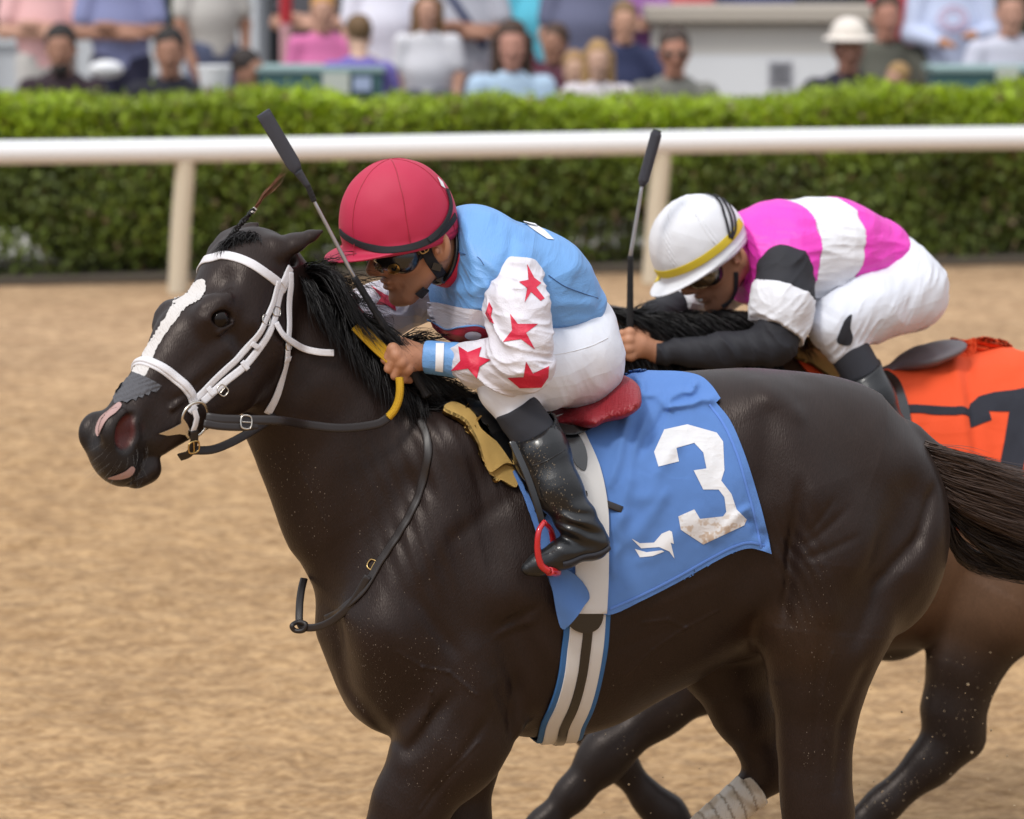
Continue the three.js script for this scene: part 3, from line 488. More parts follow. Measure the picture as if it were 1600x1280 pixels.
  { const W = new Sdf(0.004), p = (x, y) => H1.pt(x, y, -0.14), w0 = p(1183, 1229), ax = p(1090, 1304).sub(w0).normalize(); W.rc(p(1190, 1222), p(1080, 1313), 0.0535, 0.0425); W.cut(p(1181, 1228), ax.clone().negate().add(V(0.15, 0.1, 0)), 0.003); W.cut(p(1088, 1306), ax, 0.003); W.disp = (x, y, z) => { const u = (x - w0.x) * ax.x + (y - w0.y) * ax.y + (z - w0.z) * ax.z + 0.22 * ((x - w0.x) * ax.y - (y - w0.y) * ax.x), k = ((u / 0.034) % 1 + 1) % 1; return 0.0025 * k - 0.0006 * noise(x * 50, y * 50, z * 50); }; const wg = W.mesh(0.005); tint(wg, (x, y, z) => { const k = sstep(0, 0.6, noise(x * 30 + y * 40, y * 14 - x * 14, z * 30) + 0.1) ; const u = (x - w0.x) * ax.x + (y - w0.y) * ax.y + (z - w0.z) * ax.z + 0.22 * ((x - w0.x) * ax.y - (y - w0.y) * ax.x), q = ((u / 0.034) % 1 + 1) % 1; return mix3(mix3([0.62, 0.58, 0.52], [0.40, 0.31, 0.21], k * 0.7), [0.24, 0.18, 0.12], q > 0.82 ? 0.75 : 0); }); T.add('leg_wrap', wg, new THREE.MeshStandardMaterial({ vertexColors: true, roughness: 0.95, bumpMap: coatBump, bumpScale: 0.002 }), undefined, 'soiled white bandage on the off hind leg'); }
  // whiskers
  { const R = rng(8), L = []; for (let i = 0; i < 70; i++) { const px = 150 + R() * 85, py = 690 + R() * 62, r = H1.ray(px, py), h = S.cast(r.o, r.d); if (!h) continue; const d = h.n.clone().add(V(-0.5 - 0.4 * R(), -0.6 * R() - 0.2, 0.3 * R())).normalize(), l = 0.02 + 0.03 * R(); L.push({ pts: [h.p, h.p.clone().addScaledVector(d, l * 0.5), h.p.clone().addScaledVector(d, l).add(V(-0.004, -0.004, 0))], w: 0.0002 }); } T.add('whiskers', hairs(L), M.lash); }
  // forelock and its braid
  const P = (x, y, w) => H1.pt(x, y, w), pw = hd.P.z;
  { const gs = []; for (let i = 0; i < 14; i++) { const x = 352 + i * 4.3, y = 388 - 14 * sin(i / 13 * PI * 0.9); gs.push({ pts: [P(x + 12, y + 6, pw + 0.02), P(x + 3, y - 8, pw + 0.035), P(x - 10 + i, y + 2, pw + 0.05), P(x - 12 + i * 2, y + 14, pw + 0.06)], n: 26, sp: 0.01, w: 0.0012, wave: 0.004 }); } T.add('forelock', strands(gs, { seed: 12 }), M.hair); }
  { const b = curve([P(352, 384, pw + 0.02), P(366, 362, pw + 0.02), P(382, 344, pw + 0.02), P(397, 327, pw + 0.02)], 46), gs = []; for (let s = 0; s < 3; s++) gs.push(cord(b.map((p, i) => p.clone().add(V(0.0042 * sin(i * 0.55 + s * 2.1), 0.002 * cos(i * 0.55 + s * 2.1), 0.0042 * cos(i * 1.1 + s * 2.1)))), (t) => 0.0046 * (1 - 0.35 * t), { raw: true, seg: 6 })); T.add('braid', merge(gs), M.hair);
    T.add('braid_tie', cord([P(394, 333, pw + 0.02), P(399, 325, pw + 0.02)], 0.0055, { n: 3, seg: 8 }), M.white);
    T.add('braid_tail', strands([{ pts: [P(398, 326, pw + 0.02), P(412, 306, pw + 0.02), P(428, 290, pw + 0.02), P(447, 270, pw + 0.02)], n: 60, sp: 0.003, w: 0.0008, wave: 0.006, tip: 1.6 }]), M.braidTail); }
  // mane: tufts blown up behind the ears, the mass lying over the crest, wisps lifted by the wind
  { const gs = [], R = rng(21), crest = curve([[462, 440], [490, 462], [522, 500], [556, 542], [592, 580], [630, 610], [672, 636], [712, 640]].map(([x, y]) => P(x, y, 0.03)), 60);
    crest.forEach((c, i) => { const t = i / 60, q0 = noise(i * 0.35, 2), q1 = noise(i * 0.3, 7), q2 = noise(i * 0.42, 11); let qi = 0; const r = () => [q0, q1, q2][qi++ % 3] * 0.5 + (R() - 0.5) * 0.35; const lift = 0.012 + 0.022 * (q2 + 1) * 0.5;
      gs.push({ pts: [c.clone().add(V(0.01, -0.02, 0)), c.clone().add(V(0.025 + 0.02 * r(), lift, 0.035)), c.clone().add(V(0.06 + 0.04 * r() + 0.05 * t, lift - 0.02 + 0.03 * r(), 0.09 - 0.035 * t + 0.03 * r())), c.clone().add(V(0.10 + 0.07 * r() + 0.09 * t, -0.06 - 0.04 * R() + 0.03 * t, 0.115 - 0.05 * t + 0.03 * R()))], n: 40, sp: 0.012, w: 0.0013, wave: 0.008, tip: 1.1, n2: 10 });
      gs.push({ pts: [c.clone().add(V(-0.005, -0.02, 0.01)), c.clone().add(V(0, 0.012, 0.05)), c.clone().add(V(0.005 + 0.03 * r(), -0.03, 0.09)), c.clone().add(V(0.02 + 0.04 * r(), -0.09 - 0.04 * R(), 0.115))], n: 26, sp: 0.012, w: 0.0013, wave: 0.007, n2: 8 }); });
    const wisp = (pts, n, sp, o = {}) => gs.push({ pts: pts.map(([x, y, w]) => P(x, y, w ?? 0.05)), n, sp, w: 0.0012, wave: 0.016, tip: 2, ...o });
    wisp([[474, 466, 0.02], [488, 444, 0.03], [506, 432, 0.03], [506, 408, 0.03]], 150, 0.009); wisp([[484, 474, 0.02], [500, 452, 0.035], [520, 440, 0.035], [520, 420, 0.035]], 160, 0.010); wisp([[490, 480, 0.02], [512, 462, 0.035], [534, 456, 0.035], [546, 440, 0.035]], 120, 0.010); wisp([[500, 490, 0.03], [522, 478, 0.04], [538, 482, 0.04], [544, 500, 0.04]], 90, 0.010); wisp([[520, 500], [545, 478], [552, 460], [548, 446]], 40, 0.012);
    wisp([[610, 540, 0.03], [640, 527, 0.03], [668, 523, 0.03], [705, 521, 0.03]], 40, 0.007); wisp([[600, 545, 0.03], [640, 533, 0.03], [690, 530, 0.03], [725, 536, 0.03]], 34, 0.007);
    wisp([[640, 610, 0.08], [680, 620, 0.08], [720, 612, 0.07], [755, 608, 0.06]], 120, 0.02); wisp([[620, 620, 0.09], [665, 640, 0.09], [710, 636, 0.085], [748, 626, 0.08]], 140, 0.026);
    for (let i = 0; i < 14; i++) { const c = crest[floor(R() * 22)], a = R() * 2 - 1, l = 0.05 + 0.06 * R(); gs.push({ pts: [c.clone(), c.clone().add(V(0.02, 0.03, 0.03)), c.clone().add(V(0.04 + l * 0.5, 0.045 + l * 0.5 * a, 0.05)), c.clone().add(V(0.05 + l, 0.03 + l * 0.7 * a, 0.06)), c.clone().add(V(0.04 + l * 1.2, -0.01 + l * a, 0.07))], n: 9, sp: 0.005, w: 0.0009, wave: 0.012, tip: 1.5, n2: 14 }); }
    T.add('mane', strands(gs, { seed: 31 }), M.hair); }
  // tail
  { const gs = [], R = rng(41); const rs = (a) => (R() - 0.5) * a;
    for (let i = 0; i < 120; i++) { const t = pow(R(), 0.9), x = 1418 + t * 58, y = 690 + t * 104, k = rs(1), sag = rs(26) + t * 20, pts = [[x, y, 0.012 + rs(0.03)], [x + 34, y + 10 + t * 30, 0.03 + rs(0.04)], [x + 92 + rs(16), y + 28 + t * 44 + sag * 0.4, 0.02 + rs(0.05)], [x + 170 + rs(20), y + 58 + t * 38 + sag, rs(0.06)], [x + 260, y + 84 + t * 26 + sag * 1.6 + rs(20), -0.03 + rs(0.06)]]; gs.push({ pts: pts.map((p) => P(...p)), n: 26, sp: 0.007, w: 0.0011, wave: 0.01 + 0.008 * R(), tip: 1.8, n2: 16 }); }
    for (let i = 0; i < 44; i++) { const t = R(), pts = [[1466 + t * 16, 762 + t * 36, 0.01 + rs(0.03)], [1482 + 6 * t + rs(8), 818 + 26 * t, 0.02 + rs(0.03)], [1508 + rs(12), 856 + 20 * t, rs(0.04)], [1560 + rs(20), 882 + 12 * t + rs(12), -0.01], [1650, 892 + 8 * t + rs(24), -0.03], [1740, 885 + rs(40), -0.05]]; gs.push({ pts: pts.map((p) => P(...p)), n: 26, sp: 0.008, w: 0.0011, wave: 0.012, tip: 2, n2: 18 }); }
    for (let i = 0; i < 16; i++) { const y0 = 720 + R() * 60, pts = [[1480, y0, 0.03], [1530 + rs(20), y0 + 20 + rs(20), 0.05], [1575 + rs(20), y0 + 30 + rs(50), 0.05], [1620, y0 + 44 + rs(70), 0.04]]; gs.push({ pts: pts.map((p) => P(...p)), n: 7, sp: 0.006, w: 0.0009, wave: 0.014, tip: 2.4, n2: 16 }); }
    M.tailTop = new THREE.MeshPhysicalMaterial({ color: rgb(0.062, 0.036, 0.025), roughness: 0.4, side: THREE.DoubleSide }); const tops = []; for (let i = 0; i < 80; i++) { const t = pow(R(), 1.3) * 0.75, x = 1420 + t * 58, y = 688 + t * 100, sag = rs(18); tops.push({ pts: [[x, y, 0.03], [x + 34, y + 10 + t * 30, 0.07 + rs(0.02)], [x + 92, y + 28 + t * 44 + sag * 0.4, 0.075 + rs(0.03)], [x + 170, y + 58 + t * 38 + sag, 0.06 + rs(0.04)], [x + 260, y + 86 + sag * 1.6, 0.03]].map((p) => P(...p)), n: 26, sp: 0.010, w: 0.0011, wave: 0.012, tip: 2, n2: 16 }); }
    T.add('tail', strands(gs, { seed: 51 }), M.hairBrown); T.add('tail_fringe', strands(tops, { seed: 52 }), M.tailTop); }
}
// ---------- tack of the front horse ----------
const canvasTex = (w, h, draw, o = {}) => { const c = document.createElement('canvas'); c.width = w; c.height = h; draw(c.getContext('2d'), w, h); const t = new THREE.CanvasTexture(c); if (o.srgb !== false) t.colorSpace = THREE.SRGBColorSpace; t.wrapS = t.wrapT = THREE.RepeatWrapping; return t; };
const weave = dataTex(256, (u, v) => g1(0.5 + 0.25 * sin(u * 2 * PI * 32) * sin(v * 2 * PI * 32) + 0.3 * (tnoise(u, v, 64, 64, 7) - 0.5)), { size: 0.05 });
const crease = dataTex(1024, (u, v) => { const r = (fx, fy, q) => 1 - abs(2 * tnoise(u + 0.02 * tnoise(u, v, 6, 6, q + 40), v + 0.03 * tnoise(u, v, 5, 5, q + 50), fx, fy, q) - 1); return g1(pow(r(4, 7, 21), 2) * 0.5 + pow(r(9, 14, 22), 2) * 0.3 + r(23, 31, 23) * 0.12 + tnoise(u, v, 256, 256, 24) * 0.08); }, { size: 0.45 });
M.webbing = new THREE.MeshStandardMaterial({ color: rgb(0.72, 0.71, 0.74), roughness: 0.62, bumpMap: weave, bumpScale: 0.0006 });
M.leather = new THREE.MeshPhysicalMaterial({ color: rgb(0.016, 0.011, 0.010), roughness: 0.42, bumpMap: crease, bumpScale: 0.0004 });
M.blackLeather = new THREE.MeshPhysicalMaterial({ color: rgb(0.007, 0.007, 0.008), roughness: 0.25, clearcoat: 0.5, clearcoatRoughness: 0.2, bumpMap: crease, bumpScale: 0.0008 });
M.steel = new THREE.MeshStandardMaterial({ color: rgb(0.62, 0.58, 0.52), roughness: 0.22, metalness: 1 });
M.brass = new THREE.MeshStandardMaterial({ color: rgb(0.65, 0.45, 0.18), roughness: 0.3, metalness: 1 });
M.blueCloth = new THREE.MeshPhysicalMaterial({ color: rgb(0.095, 0.215, 0.53), roughness: 0.85, bumpMap: weave, bumpScale: 0.0007, sheen: 0.3, sheenColor: rgb(0.4, 0.5, 0.9), sheenRoughness: 0.5 });
M.blueEdge = new THREE.MeshStandardMaterial({ color: rgb(0.03, 0.13, 0.34), roughness: 0.7, bumpMap: weave, bumpScale: 0.0006 });
M.girth = new THREE.MeshStandardMaterial({ color: rgb(0.70, 0.69, 0.68), roughness: 0.6, bumpMap: weave, bumpScale: 0.0012 });
M.numeral = new THREE.MeshStandardMaterial({ color: rgb(0.76, 0.77, 0.80), roughness: 0.7, bumpMap: crease, bumpScale: 0.002 });
M.dirtyNumeral = new THREE.MeshStandardMaterial({ roughness: 0.7, bumpMap: crease, bumpScale: 0.001, map: dataTex(256, (u, v) => { const d = sstep(0.62, 0.9, v) * sstep(0.45, 0.75, tnoise(u, v, 20, 44, 31) * 0.6 + tnoise(u, v, 64, 64, 32) * 0.4) * 0.45 + 0.10 * sstep(0.7, 0.95, v), e = 0.05 * tnoise(u, v, 9, 9, 33); return mix3([0.89 - e, 0.895 - e, 0.91 - e], [0.62, 0.47, 0.33], d); }, { srgb: true }) });
M.red = new THREE.MeshPhysicalMaterial({ color: rgb(0.24, 0.011, 0.019), roughness: 0.5, bumpMap: coatBump, bumpScale: 0.001 });
M.redMetal = new THREE.MeshPhysicalMaterial({ color: rgb(0.5, 0.012, 0.02), roughness: 0.25, clearcoat: 0.6 });
M.yellow = new THREE.MeshStandardMaterial({ color: rgb(0.62, 0.40, 0.12), roughness: 0.9, bumpMap: weave, bumpScale: 0.002 });
M.rubber = new THREE.MeshStandardMaterial({ color: rgb(0.70, 0.40, 0.012), roughness: 0.6, bumpMap: dataTex(128, (u, v) => g1(0.5 + 0.5 * sin(u * 2 * PI * 16) * sin(v * 2 * PI * 8)), { size: 0.06 }), bumpScale: 0.003 });
M.stitch = new THREE.MeshStandardMaterial({ color: rgb(0.10, 0.22, 0.6), roughness: 0.8 });
function ring(c, n, up, r, t, sx = 1, part = 1) { const u = up.clone().addScaledVector(n, -up.dot(n)).normalize(), s = u.clone().cross(n), P = []; for (let i = 0; i < 28; i++) { const a = i / (part < 1 ? 27 : 28) * 2 * PI * part; P.push(c.clone().addScaledVector(u, cos(a) * r).addScaledVector(s, sin(a) * r * sx)); } return cord(P, t, { closed: part === 1, n: 44, seg: 7 }); }
function buckle(h, along, w, l, t = 0.0017) { const u = along.clone().addScaledVector(h.n, -along.dot(h.n)).normalize(), s = u.clone().cross(h.n), c = h.p.clone().addScaledVector(h.n, 0.004), q = (a, b) => c.clone().addScaledVector(u, a * l).addScaledVector(s, b * w); return merge([cord([q(-.5, -.5), q(-.5, .5), q(.5, .5), q(.5, -.5)], t, { closed: true, n: 36, seg: 6 }), cord([q(-.5, 0), q(.6, 0)], t * 0.8, { n: 3, seg: 6 })]); }
{
  const S = h1.S, hd = h1.hd, f = H1, mir = (p) => p.clone().addScaledVector(hd.L, -2 * p.clone().sub(hd.P).dot(hd.L));
  const hit = (x, y) => onBody(f, S, [[x, y]])[0];
  const B = new Thing('bridle', 'white webbing bridle on the dark horse with the blaze', 'bridle', f, hd.P);
  const both = (pxs) => { const h = onBody(f, S, pxs).map((q) => q.p); const r = h.slice().reverse().map(mir); return [h, r]; };
  { // noseband: from the near cheek over the nose and round the far side
    const h = onBody(f, S, [[306, 634], [299, 617], [285, 600], [264, 583], [242, 570], [224, 564]]).map((q) => q.p), far = h.slice(0, 5).reverse().map(mir); B.add('noseband', strapOn(S, [...h, ...far], 0.025, 0.005), M.webbing); B.add('noseband_roll', strapOn(S, [...h, ...far], 0.012, 0.004, { off: 0.0045 }), M.webbing); }
  { const h = onBody(f, S, [[446, 452], [432, 440], [412, 425], [390, 411], [366, 402], [345, 399], [332, 403]]).map((q) => q.p), far = h.slice(0, 5).reverse().map(mir); B.add('browband', strapOn(S, [...h, ...far], 0.023, 0.004), M.webbing); }
  for (const s of [0, 1]) { const w = (pxs) => { const h = onBody(f, S, pxs).map((q) => s ? mir(q.p) : q.p); return h; };
    B.add('cheekpiece', strapOn(S, w([[447, 428], [437, 460], [431, 490], [425, 508], [408, 540], [384, 570], [350, 598], [316, 628]]), 0.0175, 0.0045), M.webbing);
    B.add('cheekpiece', strapOn(S, w([[434, 440], [425, 474], [414, 500], [397, 530], [374, 556], [340, 588], [306, 624]]), 0.0155, 0.004, { off: 0.002 }), M.webbing);
    B.add('throatlatch', strapOn(S, w([[452, 426], [451, 460], [450, 500], [448, 540], [444, 575], [434, 610], [418, 645]]), 0.019, 0.004, { off: 0.003 }), M.webbing);
    B.add('crownpiece', strapOn(S, [...w([[440, 446], [448, 430], [452, 418]])], 0.024, 0.004, { off: 0.002 }), M.webbing);
  }
  B.add('loose_strap_end', (() => { const h = onBody(f, S, [[428, 505], [437, 523], [452, 536], [474, 546], [496, 551], [516, 553]]); return sweep(curve(h.map((q, i) => q.p.clone().addScaledVector(q.n, 0.006 + 0.003 * i)), 30), curve(h.map((q) => q.n), 30), bandProfile(0.016, 0.003)); })(), M.webbing);
  for (const [x, y, dx, dy] of [[430, 487, 0.2, 1], [414, 500, 0.4, 1], [347, 610, 0.6, 0.6], [449, 540, 0, 1]]) B.add('buckle', buckle(hit(x, y), V(dx, dy, 0), 0.022, 0.017), M.steel);
  for (const [x, y, dx, dy] of [[381, 572, -0.7, -0.5], [328, 612, -0.7, -0.5], [397, 540, -0.5, -0.8], [447, 560, 0, -1], [300, 640, -0.5, 0.6]]) { const h = hit(x, y), t = V(dx, dy, 0).addScaledVector(h.n, -V(dx, dy, 0).dot(h.n)).normalize(); B.add('keeper', sweep([h.p.clone().addScaledVector(t, -0.006).addScaledVector(h.n, 0.004), h.p.clone().addScaledVector(t, 0.006).addScaledVector(h.n, 0.004)], [h.n, h.n], bandProfile(0.024, 0.0035)), M.webbing); }
  // bit: D-shaped ring with a flared plate
  const bh = hit(298, 668), bc = bh.p.clone().addScaledVector(bh.n, 0.010);
  const q = (x, y, o = 0.010) => { const r = f.ray(x, y), t = bc.clone().sub(r.o).dot(bh.n) / r.d.dot(bh.n); return r.o.addScaledVector(r.d, t).addScaledVector(bh.n, o - 0.010); };
  B.add('bit_ring', cord([[317, 630], [304, 630], [291, 640], [285, 655], [288, 672], [297, 684], [312, 680], [322, 668], [325, 650], [323, 638]].map(([x, y]) => q(x, y, 0.008)), 0.0035, { closed: true, n: 60, seg: 8 }), M.steel);
  B.add('bit_plate', sheet([[286, 654], [282, 662], [268, 670], [250, 679], [262, 681], [280, 678], [290, 680], [296, 684], [297, 674], [293, 664]], 5, (x, y) => ({ p: q(x, y, 0.006 + 0.006 * sin((x - 250) / 47 * PI * 0.8)), n: bh.n }), 0.004), M.steel);
  B.add('bit_hanger', sweep([q(302, 640, 0.012), q(305, 652, 0.015), q(303, 664, 0.014), q(301, 674, 0.010)], [bh.n, bh.n, bh.n, bh.n], bandProfile(0.014, 0.004)), M.webbing);
  B.add('chin_strap', sweep(curve([q(302, 672, 0.012), q(302, 690, 0.012), q(297, 708, 0.008), q(288, 718, -0.01)], 14), [...Array(15)].map(() => bh.n), bandProfile(0.021, 0.004)), M.leather);
  B.add('chin_buckle', buckle({ p: q(299, 697, 0.016), n: bh.n }, V(-0.15, 1, 0), 0.024, 0.022, 0.002), M.brass);
  // reins
  const N = V(0.1, 0.25, 0.95).normalize(), band = (pts, w, t, n = 40) => { const P = curve(pts.map((p) => H1.pt(...p)), n); return sweep(P, P.map(() => N), bandProfile(w, t)); };
  const zb = bc.z + 0.012;
  B.add('rein', band([[322, 652, zb], [345, 655, zb + 0.004], [380, 656, zb + 0.004], [430, 657, zb + 0.0], [480, 664, 0.2], [530, 669, 0.19], [570, 666, 0.18], [596, 660, 0.175], [606, 652, 0.172]], 0.021, 0.005), M.leather);
  B.add('rein_billet', band([[318, 662, zb + 0.006], [345, 666, zb + 0.008], [384, 667, zb + 0.008], [402, 664, zb + 0.007]], 0.019, 0.005, 20), M.leather);
  B.add('rein_buckle', buckle({ p: H1.pt(384, 660, zb + 0.012), n: N }, V(1, -0.1, 0), 0.026, 0.02, 0.002), M.steel);
  B.add('far_rein', band([[300, 704, zb - 0.06], [330, 703, zb - 0.06], [360, 692, zb - 0.08], [396, 672, zb - 0.12], [430, 650, zb - 0.18]], 0.02, 0.004, 24), M.leather);
  B.add('rein_grip', cord([[606, 653, 0.172], [616, 641, 0.17], [623, 624, 0.168], [625, 606, 0.166], [624, 590, 0.16]].map((p) => H1.pt(...p)), 0.0095, { n: 30, seg: 10 }), M.rubber);
  B.add('rein_grip', band([[556, 508, 0.10], [572, 524, 0.11], [590, 542, 0.12], [606, 556, 0.13], [622, 570, 0.14]], 0.034, 0.006, 22), M.rubber);
  // breast strap
  const Y = new Thing('breast_strap', 'thin dark leather yoke strap hanging round the neck of the front horse', 'strap', f, f.pt(590, 885, 0.2));
  Y.add('strap', strap(f, S, [[655, 655], [666, 680], [669, 710], [661, 750], [645, 795], [620, 840], [594, 878], [566, 925], [538, 950], [510, 968]], 0.021, 0.005, { off: 0.001 }), M.leather);
  { const a = hit(584, 884), z0 = a.p.z; const P = curve([f.pt(575, 900, z0 + 0.012), f.pt(548, 945, z0 - 0.01), f.pt(516, 972, z0 - 0.05), f.pt(488, 981, z0 - 0.09), f.pt(470, 977, z0 - 0.12), f.pt(468, 950, z0 - 0.15), f.pt(471, 922, z0 - 0.18), f.pt(475, 905, z0 - 0.2)], 44); Y.add('loop', sweep(P, P.map(() => V(-0.35, 0.15, 0.92).normalize()), bandProfile(0.018, 0.005)), M.leather); Y.add('loop', cord([f.pt(456, 978, z0 - 0.11), f.pt(466, 972, z0 - 0.115), f.pt(478, 976, z0 - 0.1), f.pt(474, 985, z0 - 0.1), f.pt(460, 985, z0 - 0.11)], 0.006, { closed: true, n: 26 }), M.leather); Y.add('buckle', buckle(a, V(-0.5, -0.8, 0), 0.026, 0.018), M.brass); }

  // number cloth
  const C = new Thing('number_cloth', 'blue saddle cloth with a white number 3 on the front horse', 'saddle cloth', f, f.pt(1000, 700, 0.25));
  
  const outline = [...smooth2([[800, 735], [838, 690], [880, 645], [930, 612], [984, 581], [1030, 579], [1070, 581], [1096, 588], [1112, 602], [1126, 622]], 4, false), ...smooth2([[1119, 629], [1140, 655], [1162, 705], [1180, 760], [1195, 815], [1206, 866]], 4, false), ...smooth2([[1192, 861], [1172, 857], [1148, 863], [1110, 882], [1060, 910], [1005, 938], [953, 961], [930, 958], [908, 966], [881, 985]], 4, false), ...smooth2([[874, 966], [866, 930], [852, 880], [834, 820], [818, 775]], 4, false)];
  const bump1 = (d, w) => exp(-(d / w) * (d / w));
  const line = (x, y, x0, y0, x1, y1, w, len = 0.12) => { const dx = x1 - x0, dy = y1 - y0, l2 = dx * dx + dy * dy, t = ((x - x0) * dx + (y - y0) * dy) / l2, d = ((x - x0) * dy - (y - y0) * dx) / sqrt(l2); return bump1(d + 6 * noise(t * 4, x0), w * (0.7 + 0.6 * t)) * sstep(-len, len, t) * sstep(1 + len, 1 - len, t); };
  const FL = [[1000, 612, 950, 760, 9, 0.010], [1035, 640, 985, 740, 8, -0.006], [1010, 650, 968, 830, 10, 0.008], [1060, 690, 1005, 790, 13, 0.007], [1045, 770, 985, 850, 12, 0.006], [1090, 600, 1040, 632, 7, 0.009], [1040, 632, 1118, 628, 6, 0.010], [985, 590, 1040, 632, 7, 0.007], [1168, 790, 1110, 850, 9, 0.006], [1165, 812, 1200, 850, 8, -0.007], [1000, 880, 1100, 800, 14, 0.004], [955, 900, 975, 800, 9, 0.006]];
  const folds = (x, y) => { let e = 0.005 * noise(x / 75, y / 110, 2) + 0.0018 * noise(x / 30, y / 38, 5) + 0.0006 * noise(x / 9, y / 11, 8); for (const [a, b, c, d, w, h] of FL) e += 1.45 * h * line(x, y, a, b, c, d, w); return e + 0.004 * sstep(840, 990, y - (x - 900) * -0.5) * sin(x / 24 + y / 31); };
  const clothAt = (x, y, off) => { const r = f.ray(x, y); let h = S.cast(r.o, r.d, off); for (let k = 1; !h && k < 10; k++) h = S.cast(r.o, r.d, off + 0.003 * k); return h; };
  h1.folds = folds;
  // above the back line the cloth lies over the loin: reach it from above
  const over = (x, y, off = 0.012) => { let h = clothAt(x, y, off); if (!h) { const p = f.pt(x, y, 0.0); h = S.snap(p, off); } return h; };
  C.add('cloth', sheet(outline, 5, (x, y) => { return over(x, y, 0.014 + folds(x, y)); }, 0.004), M.blueCloth);
  { const L = smooth2([[1117, 632], [1138, 660], [1160, 708], [1176, 762], [1190, 815], [1198, 856]], 6, false).map(([x, y]) => [x - 9, y]), K = smooth2([[1195, 853], [1172, 848], [1148, 854], [1110, 873], [1060, 901], [1005, 929], [953, 952]], 6, false);
    for (const [n, q2] of [['hem', L], ['hem', K]]) C.add(n, (() => { const P = q2.map(([x, y]) => { return over(x, y, 0.0145 + folds(x, y)); }); return sweep(P.map((p) => p.p), P.map((p) => p.n), bandProfile(0.006, 0.0012)); })(), M.stitch); }
  const three = [[1022, 706], [1038, 671], [1074, 663], [1120, 676], [1130, 690], [1132, 735], [1127, 751], [1143, 772], [1151, 796], [1167, 812], [1163, 821], [1099, 851], [1064, 828], [1060, 807], [1085, 796], [1094, 811], [1130, 807], [1135, 800], [1132, 777], [1123, 765], [1099, 765], [1084, 735], [1104, 732], [1099, 707], [1085, 692], [1057, 700], [1061, 721], [1029, 729]];
  C.add('number', sheet(three, 6, (x, y) => { return over(x, y, 0.0156 + folds(x, y)); }, 0.001, { uv: (x, y) => [(x - 1010) / 170, (y - 655) / 200] }), M.dirtyNumeral);
  const emb = [[[987, 842], [1000, 849], [1022, 848], [1034, 834], [1046, 829], [1050, 831], [1053, 850], [1048, 848], [1054, 873], [1046, 862], [1030, 855], [1002, 857]], [[992, 858], [1010, 863], [1034, 860], [1038, 862], [1020, 869], [1000, 871]]];
  for (const e of emb) C.add('emblem', sheet(e, 4, (x, y) => { return over(x, y, 0.0156 + folds(x, y)); }, 0.001), M.numeral);
  // chamois pad
  const Pd = new Thing('chamois_pad', 'yellow rolled chamois pad under the front of the saddle', 'pad', f, f.pt(750, 680, 0.2));
  Pd.add('pad', patch(f, S, smooth2([[694, 634], [706, 625], [724, 629], [742, 644], [752, 668], [776, 690], [796, 708], [806, 727], [790, 724], [766, 738], [758, 722], [748, 690], [728, 655]], 5), 0.026, 0.02, { step: 6, reach: 1, puff: (x, y) => 0.006 * noise(x / 22, y / 30) }), M.yellow);
  Pd.add('pad_lining', patch(f, S, smooth2([[764, 738], [790, 720], [806, 728], [807, 761], [788, 752]], 5), 0.016, 0.012, { step: 6 }), M.yellow);
  // girths
  const G = new Thing('girth', 'white and blue girth with a black strap round the belly of the front horse', 'girth', f, f.pt(900, 1020, 0.28));
  const gp = [[918, 936], [916, 985], [911, 1030], [903, 1072], [893, 1105], [880, 1132]], far = [V(0, 0, 0)];
  const low = f.pt(868, 1166, 0.0), round = onBody(f, S, gp).map((x) => x.p); const und = [low, ...round.slice().reverse().map((p) => V(p.x, p.y, -p.z))];
  G.add('girth_pad', strapOn(S, [...round, ...und], 0.114, 0.008, { n: 70, off: 0.001 }), M.blueEdge);
  G.add('girth_band', strapOn(S, [...round, ...und], 0.088, 0.005, { n: 70, off: 0.009 }), M.girth);
  G.add('girth_strap', strapOn(S, [...round, ...und], 0.024, 0.004, { n: 70, off: 0.0145 }), M.blackLeather);
  G.add('overgirth', (() => { const h = onBody(f, S, [[872, 660], [893, 700], [912, 745], [921, 800], [921, 860], [920, 910], [918, 955]]); const P = h.map((x) => x.p.clone().addScaledVector(x.n, 0.023)), c = curve(P, 40), n = curve(h.map((x) => x.n), 40); return sweep(c, n, bandProfile(0.082, 0.004)); })(), M.girth);
  G.add('buckle_guard', patch(f, S, smooth2([[896, 953], [905, 949], [938, 948], [943, 956], [941, 972], [934, 983], [918, 990], [900, 986], [889, 976]], 5), 0.03, 0.006, { step: 5 }), M.blackLeather);
  C.add('loose_corner', (() => { const q3 = smooth2([[858, 895], [880, 888], [906, 905], [923, 935], [912, 950], [898, 966], [880, 985], [869, 955], [862, 920]], 4); return patch(f, S, q3, 0.054, 0.004, { step: 5, puff: (x, y) => 0.006 * sin((x - y) / 14) + 0.003 * noise(x / 20, y / 20) }); })(), M.blueCloth);
}
// ---------- riders ----------
const wr = (p, a, fx, fy, fz) => a * (1 - abs(noise(p[0] * fx, p[1] * fy, p[2] * fz)) * 2);
M.skin = (r, g, b) => new THREE.MeshPhysicalMaterial({ vertexColors: true, color: rgb(1, 1, 1), roughness: 0.5, specularIntensity: 0.7, bumpMap: coatBump, bumpScale: 0.0006 });
